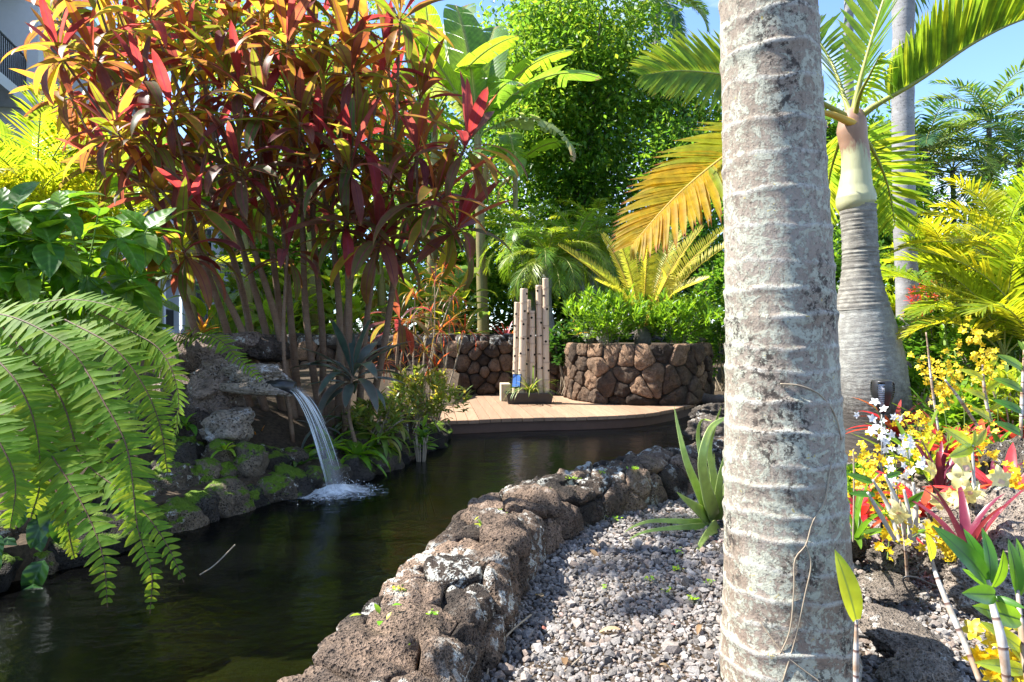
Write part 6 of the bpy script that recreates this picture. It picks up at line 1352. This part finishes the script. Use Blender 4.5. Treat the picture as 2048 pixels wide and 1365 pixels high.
for pts, w in (([(1425, 1040, 4.4), (1405, 1000, 4.3), (1375, 930, 4.25), (1357, 860, 4.3), (1348, 812, 4.35)], .085), ([(1428, 1035, 4.35), (1412, 980, 4.2), (1404, 920, 4.15), (1420, 860, 4.2), (1448, 838, 4.3), (1470, 832, 4.35)], .10),
               ([(1432, 1035, 4.5), (1428, 960, 4.5), (1418, 900, 4.5), (1430, 850, 4.45), (1443, 812, 4.4)], .075), ([(1430, 1035, 4.55), (1412, 950, 4.6), (1396, 880, 4.65), (1402, 842, 4.6), (1424, 842, 4.5)], .07), ([(1432, 1040, 4.5), (1428, 980, 4.55), (1428, 930, 4.6), (1428, 905, 4.6)], .06),
               ([(1434, 1040, 4.4), (1438, 970, 4.35), (1450, 915, 4.35), (1462, 880, 4.35)], .07), ([(1425, 1045, 4.4), (1395, 1020, 4.2), (1368, 998, 4.05), (1353, 984, 4.0)], .12), ([(1425, 1050, 4.35), (1380, 1045, 4.25), (1310, 1042, 4.2), (1270, 1052, 4.15), (1245, 1068, 4.12)], .05),
               ([(1430, 1055, 4.3), (1370, 1055, 4.15), (1300, 1062, 4.05), (1265, 1075, 4.0), (1252, 1092, 3.98)], .045), ([(1435, 1050, 4.25), (1415, 1068, 4.0), (1398, 1095, 3.85), (1394, 1130, 3.78), (1398, 1152, 3.76)], .065), ([(1434, 1045, 4.6), (1444, 990, 4.7), (1456, 950, 4.75)], .07)):
    aloe_leaf(pts, w)

# ------------------------------------------------------------------ rocks of the orchid bed
RK = [(2010, 1070, 2.9, .30, .22, .17, 'large porous rock at the foot of the plum bromeliad'), (1790, 1118, 3.4, .17, .13, .08, 'rounded porous rock in front of the grey orchid canes'), (1800, 1268, 2.62, .21, .15, .05, 'flat-topped grey stepping rock in the gravel'),
      (1835, 1358, 2.35, .14, .12, .08, 'porous lava rock at the end of the black tube'), (1712, 1095, 3.55, .05, .10, .12, 'small dark rock tucked behind the palm trunk'), (1905, 1140, 3.0, .12, .11, .08, 'low brown rock under the cream orchid'), (1775, 1175, 3.05, .15, .12, .035, 'flat sunlit slab of lava rock in pale grit'),
      (1985, 1175, 2.5, .16, .13, .12, 'rugged dark rock behind the leafy orchid cane'), (2040, 930, 4.4, .25, .2, .18, 'grey lava rock behind the red bromeliads'), (1900, 960, 4.6, .2, .2, .13, 'lava rock under the yellow orchids'), (1690, 1010, 4.8, .2, .15, .12, 'dark lava rock behind the palm trunk'),
      (1420, 868, 6.4, .24, .2, .18, 'brown sunlit rock at the end of the pond wall'), (1425, 830, 7.6, .3, .2, .13, 'dark wet rock at the deck corner')]
SLB = [blob_mesh('lava_rock', M['lava_grey'], 5, .16, 1.2, 90 + q, flat=.45, fine=.10) for q in range(2)]
for k_, (u, v, Y, sx, sy, sz, lab) in enumerate(RK):
    p = at(u, v, Y); p.z = max(p.z, sz*.4 - .02) if Y < 6 else p.z; put('lava_rock', (SLB if sz < .06 else SG)[k_ % 2], None, trs(p, (sx, sy, sz), (rnd.uniform(-.15, .15), rnd.uniform(-.15, .15), rnd.uniform(0, 6))), lab, 'rock')
p = at(1425, 797, 9.6); mb = MB(); tube(mb, spline([at(1395, 795, 9.8), at(1425, 799, 9.5), at(1455, 797, 9.3)], 14), [.06, .07, .075, .07, .08, .075, .07, .075, .07, .065, .07, .06, .05, .04], 10); put('driftwood_log', mb.mesh('driftwood_log', M['bark']), label='short grey driftwood log lying past the deck end', cat='log')

# ------------------------------------------------------------------ solar torch lights
def torch(label, u, vtop, Y, s=1.0, turn=0.0):
    top = at(u, vtop, Y); b = Vector((top.x, top.y, 0)); t = thing('torch_light', label, 'garden light', b, 'solar torch garden lights'); hz = .19*s; r = .062*s; z0 = top.z - hz
    mb = MB(); tube(mb, [b - Vector((0, 0, .05)), Vector((b.x, b.y, z0))], .012*s, 10); put('stake', mb.mesh('stake', M['black_plastic']), t)
    prof = lambda q: r*np.interp(q, [0, .08, .3, .65, .9, 1], [.25, .36, .72, 1.0, .98, .88])
    mb = MB(); tube(mb, [(b.x, b.y, z0 + hz*q) for q in np.linspace(.06, .90, 12)], prof(np.linspace(.06, .90, 12))*.82, 20); put('diffuser', mb.mesh('diffuser', M['lens_white']), t)
    for k_ in range(5):
        a = turn + k_*2*math.pi/5; q = np.linspace(0, 1, 12); mb = MB(); w_ = .34
        V = np.concatenate([[(b.x + (prof(x) + .003)*math.cos(a + d), b.y + (prof(x) + .003)*math.sin(a + d), z0 + hz*x) for x in q] for d in (-w_, -w_/2, 0, w_/2, w_)]); i = np.arange(4)[:, None]*12 + np.arange(11)[None]
        mb.add(V, np.stack([i, i + 12, i + 13, i + 1], -1).reshape(-1, 4)); put('rib', mb.mesh('rib', M['black_plastic']), t)
    for q in np.linspace(.2, .86, 12):
        mb = MB(); a = np.linspace(0, 2*math.pi, 25); tube(mb, np.stack([b.x + prof(q)*1.01*np.cos(a), b.y + prof(q)*1.01*np.sin(a), np.full(25, z0 + hz*q)], 1), .0022*s, 4, cap=False, ref=(0, 0, 1)); put('louvre_ring', mb.mesh('louvre_ring', M['black_plastic']), t)
    mb = MB(); tube(mb, [(b.x, b.y, z0 + hz*.94), (b.x, b.y, z0 + hz), (b.x, b.y, z0 + hz*1.03)], [r*.97, r*.93, r*.6], 20); put('cap', mb.mesh('cap', M['black_plastic']), t)
torch('black solar torch light with louvred head in front of the bottle palm', 1765, 762, 3.9, 1.0, 2.2)
torch('small black solar torch light beside the royal palm trunk', 1814, 724, 7.4, .95, .9)
torch('black solar torch light among the yellow orchid sprays', 1868, 752, 7.2, .6, .4)

# ------------------------------------------------------------------ orchids
M['petal_lip'] = leaf_mat('petal_lip', [(0.75, 0.5, 0.4), (0.8, 0.62, 0.3)], [(0.8, 0.5, 0.3)]*2, 0.3, 0.5)
def flower_mesh(name, mat, np_=5, L=.5, W=.34, curl=.5, cup=.35, lipmat=None):
    mb = MB()
    for k_ in range(np_):
        a = k_*2*math.pi/np_ + .3; d = A((math.cos(a), math.sin(a), cup)); leaves(mb, [[0, 0, 0]], [d], [A((0, 0, 1))], L*(1 if k_ % 2 else .85), W, 'ovate', 4, 0, .2, rnd.random()*.2, curl=curl)
    leaves(mb, [[0, 0, 0]], [A((.2, -.5, .6))], [A((0, .3, 1))], L*.5, W*.9, 'ovate', 3, 0, -.3, .1, mi=1, curl=1.0)
    return mb.mesh(name, [M[mat], M[lipmat or mat]])
FL = {k: [flower_mesh('flower', m_, 5, L=l_, W=w_, curl=c_, cup=cu, lipmat=lm) for c_, cu in ((.2, .5), (.9, .4), (1.4, .8))] for k, m_, l_, w_, lm in (('yellow', 'petal_yellow', .5, .26, None), ('cream', 'petal_cream', .6, .36, 'petal_lip'), ('white', 'petal_white', .55, .27, None), ('pink', 'petal_pink', .5, .4, None))}
def spray(label, stem_pts, kind, nf, size, spread, t0=.35, name='orchid', stem_mat='green_stem', r=.0035, group=None, leaf=None):
    p = spline([at(*q) for q in stem_pts], 24); t = thing(name, label, 'orchid', Vector(p[0]), group); mb = MB(); tube(mb, p, np.linspace(r, r*.5, 24), 6); put('stem', mb.mesh('stem', M[stem_mat]), t)
    for k_ in range(nf):
        q = t0 + (1 - t0)*(k_ + .5)/nf; i = int(q*23); pos = Vector(p[i]) + Vector((rnd.gauss(0, spread), rnd.gauss(0, spread), rnd.gauss(0, spread)))
        n = Vector((rnd.gauss(-.55, .5), -.8 + rnd.gauss(0, .3), rnd.gauss(.4, .4))); d = Vector((rnd.gauss(0, 1), .1, rnd.gauss(0, 1)))
        put('flower', rnd.choice(FL[kind]), t, frame_m(pos, d, n, size*rnd.uniform(.75, 1.2)))
    if leaf:
        mat, nl, ll, lw = leaf; ms = [leaf_mesh('leaf', M[mat], L=1, W=lw, prof='lance', seg=6, curl=c_, fold=.35) for c_ in (.4, 1.0)]
        for k_ in range(nl):
            a = rnd.uniform(0, 6.28); e = rnd.uniform(.3, 1.3); put('leaf', rnd.choice(ms), t, frame_m(p[0] + rng.normal(0, .01, 3), (math.cos(a)*math.cos(e), math.sin(a)*math.cos(e), math.sin(e)), (0, 0, 1), ll*rnd.uniform(.7, 1.2)))
G = 'orchids in the rock bed'
spray('white orchid spray in front of the torch stake', [(1800, 1085, 3.3), (1795, 1000, 3.25), (1790, 920, 3.2), (1772, 860, 3.15), (1748, 812, 3.1)], 'white', 26, .050, .035, .42, group=G, leaf=('orchid_leaf', 7, .22, .2))
spray('white orchid sprig beside the palm trunk', [(1830, 1040, 3.3), (1825, 960, 3.25), (1815, 900, 3.2), (1822, 860, 3.2)], 'white', 12, .055, .035, .5, group=G)
spray('yellow orchid cluster hugging the palm trunk', [(1720, 1090, 3.6), (1722, 990, 3.55), (1730, 930, 3.5), (1745, 905, 3.45)], 'yellow', 54, .05, 0.044, .6, group=G, leaf=('orchid_leaf', 7, .26, .18))
spray('yellow orchid spray below the white orchid', [(1765, 1100, 3.4), (1772, 1010, 3.4), (1780, 940, 3.4), (1770, 900, 3.4)], 'yellow', 48, .05, 0.048, .5, group=G)
spray('yellow orchid cluster low among the grey canes', [(1775, 1120, 3.1), (1778, 1075, 3.1), (1772, 1040, 3.1)], 'yellow', 32, .05, 0.036, .3, group=G)
spray('yellow orchid cluster drooping below the cream flowers', [(1905, 1190, 3.0), (1890, 1100, 2.92), (1850, 1065, 2.88), (1825, 1075, 2.86)], 'yellow', 25, .06, 0.028, .4, group=G)
spray('large cream orchid with pink lips on a slender stem', [(1915, 1195, 3.05), (1910, 1090, 3.0), (1890, 1000, 2.95), (1850, 960, 2.92)], 'cream', 11, .115, .075, .4, group=G, r=.004)
spray('second large cream orchid leaning over the plum bromeliad', [(1965, 1190, 3.08), (1960, 1070, 3.0), (1945, 980, 2.98), (1930, 945, 2.95)], 'cream', 8, .115, .07, .45, group=G, r=.004)
spray('cream orchid bloom on a bare banded cane', [(1815, 1160, 3.0), (1808, 1070, 2.95), (1800, 1000, 2.92)], 'cream', 3, .10, .02, .85, group=G, r=.007, stem_mat='orchid_cane')
spray('tall yellow orchid spray below the areca palm', [(2000, 900, 4.6), (1990, 780, 4.6), (1960, 690, 4.6), (1935, 650, 4.6)], 'yellow', 70, .06, 0.056, .55, group=G, leaf=('lancey', 8, .3, .16))
spray('arching yellow orchid spray beside the torch light', [(1900, 900, 5.0), (1880, 780, 5.0), (1850, 740, 5.0), (1830, 725, 5.0)], 'yellow', 54, .055, 0.044, .5, group=G, leaf=('lancey', 8, .3, .16))
spray('yellow orchid spray with loose flowers by the areca', [(1930, 880, 4.8), (1925, 790, 4.8), (1900, 745, 4.8), (1880, 720, 4.8)], 'yellow', 54, .055, 0.052, .5, group=G)
spray('yellow orchid mass above the red bromeliad', [(1860, 960, 4.2), (1850, 900, 4.2), (1840, 860, 4.2), (1835, 835, 4.2)], 'yellow', 64, .05, 0.060, .4, group=G, leaf=('orchid_lime', 8, .25, .16))
spray('yellow orchid mass beside the green fan of leaves', [(1960, 940, 3.9), (1955, 890, 3.9), (1945, 860, 3.9)], 'yellow', 41, .05, 0.048, .3, group=G)
spray('yellow orchid spray at the bed edge over red leaves', [(2030, 1010, 3.4), (2025, 960, 3.4), (2020, 930, 3.4)], 'yellow', 38, .055, 0.040, .3, group=G)
spray('gold orchid cluster at the foot of the leafy cane', [(1990, 1365, 2.05), (1985, 1310, 2.05), (1970, 1290, 2.05)], 'yellow', 28, .07, 0.036, .2, group=G)
spray('pink orchid bloom beside the bottle palm', [(1795, 760, 7.0), (1793, 710, 7.0), (1790, 680, 7.0)], 'pink', 4, .09, .03, .8, group=G, leaf=('lancey', 8, .25, .12))
# canes and leafy stalks
OLM = {k: [leaf_mesh('leaf', M[k], L=1, W=w_, prof='lance', seg=8, curl=c_, fold=.3) for c_, w_ in ((.25, .30), (.6, .27))] for k in ('orchid_leaf', 'orchid_lime')}
def cane_plant(label, canes, lvs, r=.012, mat='orchid_cane', group=G):
    t = thing('orchid', label, 'orchid', at(*canes[0][0]), group)
    for c_ in canes:
        p = spline([at(*q) for q in c_], 30); mb = MB(); tube(mb, p, r*np.interp(np.linspace(0, 1, 30), [0, .5, 1], [.8, 1, .5]), 9); put('cane', mb.mesh('cane', M[mat]), t)
    for (u, v, Y), (tu, tv, tY), k, w_ in lvs:
        a, b = at(u, v, Y), at(tu, tv, tY); put('leaf', rnd.choice(OLM[k]), t, frame_m(a, b - a, Vector((.1, -1, .35)), (b - a).length*w_))
cane_plant('orchid with thick banded cane and glossy dark leaves', [[(2018, 1400, 1.85), (2005, 1290, 1.85), (1985, 1210, 1.88), (1975, 1160, 1.9)]],
           [((1975, 1165, 1.9), (1908, 1062, 1.85), 'orchid_leaf', 1.05), ((1978, 1160, 1.9), (1935, 1055, 1.95), 'orchid_leaf', 1), ((1980, 1165, 1.9), (1988, 1058, 1.9), 'orchid_leaf', 1), ((1985, 1175, 1.88), (2030, 1120, 1.8), 'orchid_leaf', 1), ((1990, 1190, 1.86), (1935, 1188, 1.75), 'orchid_leaf', .9), ((1992, 1195, 1.86), (2050, 1215, 1.8), 'orchid_leaf', 1), ((1985, 1180, 1.9), (1920, 1130, 1.95), 'orchid_leaf', .9)], .013)
cane_plant('orchid stalk with dark leaves at the bed corner', [[(2060, 1400, 1.9), (2045, 1280, 1.95), (2035, 1180, 2.0)]], [((2035, 1185, 2.0), (2028, 1090, 2.0), 'orchid_leaf', 1.1), ((2035, 1190, 2.0), (2060, 1080, 2.0), 'orchid_leaf', 1), ((2040, 1240, 1.95), (1965, 1215, 1.85), 'orchid_leaf', 1), ((2045, 1300, 1.95), (1990, 1250, 1.9), 'orchid_lime', 1), ((2045, 1320, 1.95), (2010, 1270, 1.95), 'orchid_lime', 1), ((2050, 1340, 1.95), (1975, 1330, 1.9), 'orchid_lime', 1)], .010)
cane_plant('bare brown banded orchid cane tipped with one round leaf', [[(1960, 1365, 2.0), (1935, 1300, 2.05), (1900, 1220, 2.1), (1872, 1150, 2.15), (1860, 1105, 2.2)]], [((1864, 1120, 2.15), (1862, 1085, 2.1), 'orchid_lime', 1.4)], .010)
cane_plant('orchid cane with a single upright lime leaf beside the trunk', [[(1712, 1400, 1.98), (1712, 1320, 1.98), (1713, 1240, 1.98)]], [((1712, 1240, 1.98), (1682, 1105, 1.95), 'orchid_lime', 1.0)], .009)
cane_plant('bundle of bare grey orchid canes beside the trunk', [[(1812, 1090, 3.0), (1800, 1020, 3.0), (1770, 950, 3.0)], [(1800, 1085, 3.05), (1775, 1010, 3.1), (1745, 960, 3.1)], [(1790, 1080, 3.0), (1755, 1020, 3.0), (1735, 985, 3.0)], [(1820, 1085, 2.95), (1818, 1030, 2.95), (1808, 980, 2.95)], [(1828, 1085, 3.0), (1832, 1020, 3.0), (1826, 965, 3.0)], [(1805, 1090, 3.1), (1790, 1030, 3.15), (1783, 985, 3.15)]],
           [((1800, 1020, 3.0), (1850, 985, 2.95), 'orchid_leaf', 1), ((1770, 955, 3.0), (1815, 940, 3.0), 'orchid_leaf', .8), ((1745, 965, 3.1), (1690, 945, 3.1), 'orchid_leaf', .9), ((1750, 990, 3.0), (1695, 985, 3.0), 'orchid_leaf', .9)], .011, 'grey_cane')
cane_plant('slender white cane topped with a fan of green leaves', [[(1950, 1075, 3.0), (1948, 980, 3.0), (1945, 890, 3.0)]], [((1945, 895, 3.0), (1895, 855, 2.95), 'orchid_lime', 1), ((1945, 893, 3.0), (1985, 855, 3.0), 'orchid_lime', 1), ((1945, 893, 3.0), (1900, 915, 2.9), 'orchid_lime', .9), ((1945, 893, 3.0), (1975, 905, 2.9), 'orchid_leaf', .8), ((1945, 893, 3.0), (1955, 850, 3.0), 'orchid_lime', .8)], .009, 'grey_cane')
cane_plant('tall leafy orchid stalks against the dark bush', [[(1985, 860, 4.6), (1970, 790, 4.6), (1965, 730, 4.6)], [(1960, 860, 4.7), (1920, 800, 4.7), (1890, 760, 4.7)], [(2040, 900, 4.4), (2045, 780, 4.4), (2048, 700, 4.4)]],
           [((1985 - 4*k_, 840 - 20*k_, 4.6), (1985 - 4*k_ + (38 if k_ % 2 else -38), 815 - 20*k_, 4.55), 'orchid_lime', 1) for k_ in range(6)] + [((2045, 870 - 22*k_, 4.4), (2045 + (45 if k_ % 2 else -45), 840 - 22*k_, 4.35), 'orchid_leaf', 1) for k_ in range(8)], .012)
cane_plant('tall bare brown cane rising beside the small torch', [[(1880, 880, 4.8), (1865, 780, 4.8), (1855, 690, 4.8), (1852, 665, 4.8)]], [], .009, 'orchid_cane')
# bromeliads of the orchid bed
for u, v, Y, n, L, W, m_, lab, el in ((1905, 880, 4.9, 22, .34, .16, 'brom_red', 'crimson bromeliad beneath the yellow orchid mass', (75, 5)), (1960, 870, 5.0, 20, .32, .16, 'brom_red', 'scarlet bromeliad beside the tall leafy stalks', (75, 5)), (2015, 985, 3.5, 24, .33, .17, 'brom_red', 'bright red bromeliad in front of the grey rock', (70, -5)),
                                     (1990, 965, 3.8, 18, .24, .15, 'brom_plum', 'plum bromeliad beside the bright red one', (75, 5)), (1935, 1120, 2.75, 7, .32, .11, 'brom_plum', 'tall tubular plum bromeliad with pale speckles', (88, 66)), (1720, 1035, 3.9, 14, .28, .15, 'brom_red', 'red bromeliad hidden behind the palm trunk', (70, 0)),
                                     (1850, 1020, 3.4, 16, .28, .16, 'brom_red', 'rusty red bromeliad behind the cream orchid', (70, -5)), (1880, 950, 3.9, 9, .28, .12, 'brom_plum', 'narrow speckled plum bromeliad under the yellow orchids', (88, 60)), (1840, 905, 4.4, 16, .40, .09, 'bottle', 'fan of sunlit green strap leaves beside the torch', (85, 35)),
                                     (1712, 1080, 3.3, 10, .30, .10, 'lancey', 'pale green strap-leaved plant at the trunk foot', (85, 5)), (1790, 830, 6.2, 16, .4, .12, 'brom_red', 'red bromeliad below the bottle palm', (70, 0)), (1880, 830, 6.2, 16, .5, .06, 'lancey', 'grassy green plant behind the red bromeliads', (85, 20)), (2050, 860, 5.2, 16, .4, .14, 'brom_red', 'red bromeliad at the bed edge', (75, 5))):
    p = at(u, v, Y); p.z = max(.03, min(p.z, .32)); brom(lab, p, n, L*1.25, W*1.15, m_, el, .7, 'bromeliads in the orchid bed')
# fuzzy grey plant, tubes, sticks
def wire(label, pts, r=.006, mat='wire', name='irrigation_tube', cat='tube'):
    p = spline([at(*q) for q in pts], 50); mb = MB(); tube(mb, p, r, 8); put(name, mb.mesh(name, M[mat]), label=label, cat=cat)
wire('black irrigation tube curving over the gravel below the stepping rock', [(1700, 1272, 2.72), (1740, 1276, 2.72), (1790, 1288, 2.68), (1825, 1303, 2.62)])
wire('grey wire hooked over the flat rock', [(1830, 1205, 2.75), (1806, 1160, 2.7), (1830, 1155, 2.68), (1870, 1172, 2.66), (1900, 1172, 2.66), (1935, 1150, 2.7)], .004)
wire('black tube lying against the foot of the palm trunk', [(1432, 1365, 2.42), (1442, 1320, 2.5), (1455, 1280, 2.62), (1462, 1255, 2.7)], .007)
wire('long dry curved stem lying on the gravel by the wall', [(970, 1372, 2.38), (985, 1310, 2.55), (1020, 1265, 2.72), (1062, 1230, 2.88)], .0045, 'tan_stem', 'dry_twig', 'twig')
wire('thin dry twig on the gravel', [(1120, 1352, 2.44), (1150, 1325, 2.5), (1165, 1310, 2.55)], .0025, 'tan_stem', 'dry_twig', 'twig')
wire('thin brown twig reaching over the dark water', [(400, 1150, 2.95), (430, 1130, 2.95), (470, 1090, 2.95)], .003, 'tan_stem', 'dry_twig', 'twig')
wire('dry reed stake beside the palm trunk', [(1706, 1085, 3.2), (1708, 980, 3.2), (1707, 900, 3.2)], .004, 'tan_stem', 'dry_twig', 'twig')
# weeds on the wall and gravel
def weed(label, pos, n, L, W, mat='weed', prof='ovate'):
    t = thing('weed', label, 'weed', pos, 'small weeds'); ms = [leaf_mesh('leaf', M[mat], L=1, W=W, prof=prof, seg=3, curl=.6, fold=.2)]
    for k_ in range(n):
        a = k_*2.4; e = rnd.uniform(.2, 1.1); h = Vector((rnd.gauss(0, L*.9), rnd.gauss(0, L*.9), rnd.uniform(0, L*.6))); put('leaf', ms[0], t, frame_m(Vector(pos) + h, (math.cos(a)*math.cos(e), math.sin(a)*math.cos(e), math.sin(e)), (0, 0, 1), L*rnd.uniform(.7, 1.3)))
def rim_top(x, y):
    i = np.argmin((RIM[:, 0] - x)**2 + (RIM[:, 1] - y)**2); return 0.275
for k_, (u, v, n, L, W, lab) in enumerate(((800, 1290, 40, .014, .8, 'yellow-green mossy weed on the broad front stones'), (757, 1237, 5, .04, .5, 'seedling with bright leaves on the wall stones'), (865, 1230, 16, .014, .7, 'tiny weed near the white lichen edge of the wall'), (800, 1180, 14, .014, .7, 'small weed in a wall joint above the dark water'), (970, 1055, 9, .045, .35, 'leafy sprig on the wall stone with bare ledges'),
        (995, 1028, 26, .022, .4, 'ferny weed growing across the wall top'), (1090, 985, 18, .02, .5, 'weed tuft between the middle wall stones'), (1145, 960, 20, .025, .3, 'grassy weed on the far wall stones'), (1205, 948, 18, .025, .3, 'grassy tuft on the curve of the wall'), (1270, 940, 26, .022, .6, 'round-leaved weed spilling down the curved wall'), (1305, 925, 20, .02, .6, 'yellow weed on top of the far wall end'))):
    p = at_z(u, v, .275); weed(lab, p, n, L, W)
for u, v, n, L, lab in ((1340, 985, 18, .03, 'weed sprouting at the foot of the wall curve'), (1290, 1000, 10, .025, 'small weed in gravel below the wall'), (1350, 1140, 20, .018, 'yellow-green weed patch in the middle of the gravel'), (1300, 1160, 12, .018, 'green weed in the palm shadow'), (1385, 1200, 22, .016, 'yellow weed tuft near the trunk foot'), (1210, 1175, 8, .016, 'lone green weed on the open gravel'), (1360, 1105, 12, .016, 'weed patch below the aloe leaf'), (1420, 1165, 12, .016, 'weed beside the small aloe rock'), (1230, 1040, 12, .025, 'weed at the wall foot in shade'), (1330, 1185, 10, .016, 'sparse weed beside the yellow tuft'), (1720, 1205, 10, .018, 'weed among the sunlit rocks')):
    weed(lab, at_z(u, v, .02), n, L, .6)

for u, v, Y, R, mt, lab in ((1740, 1000, 4.6, (.2, .15, .12), 'lancey', 'low leafy plant behind the yellow cluster at the trunk'), (1950, 830, 5.6, (.35, .25, .18), 'lancey', 'yellow-green leafy plant between the red bromeliads'), (2030, 800, 5.4, (.3, .25, .3), 'lime', 'broad lime leafy plant at the bed edge'), (1820, 780, 7.0, (.25, .25, .18), 'lancey', 'leafy green plant below the small torch'), (1720, 800, 8.5, (.4, .3, .3), 'tree_dark', 'dark leafy plant beside the bottle palm foot')):
    c = at(u, v, Y); c.z = max(c.z, R[2]*.8); bush(lab, c, R, 500, .15, mt, lw=.28, up=.9)
DL = [leaf_mesh('dry_leaf', M['dead'], L=.09, W=.03, prof='lance', seg=5, curl=c_, fold=.4) for c_ in (.8, 1.6)]
for u, v, lab in ((1130, 1330, 'curled dry leaf lying on the sunlit gravel'), (1240, 1260, 'small dry leaf on the open gravel'), (1085, 1195, 'dry leaf at the foot of the pond wall'), (1320, 1330, 'brown leaf fallen near the palm trunk'), (1180, 1100, 'withered leaf in the gravel by the curved wall'), (1400, 1250, 'dry brown leaf beside the weed tuft')):
    put('dry_leaf', rnd.choice(DL), None, frame_m(at_z(u, v, .028), (rnd.uniform(-1, 1), rnd.uniform(-1, 1), .1), (0, 0, 1), rnd.uniform(.7, 1.2)), lab, 'leaf', 'dry leaves on the gravel')
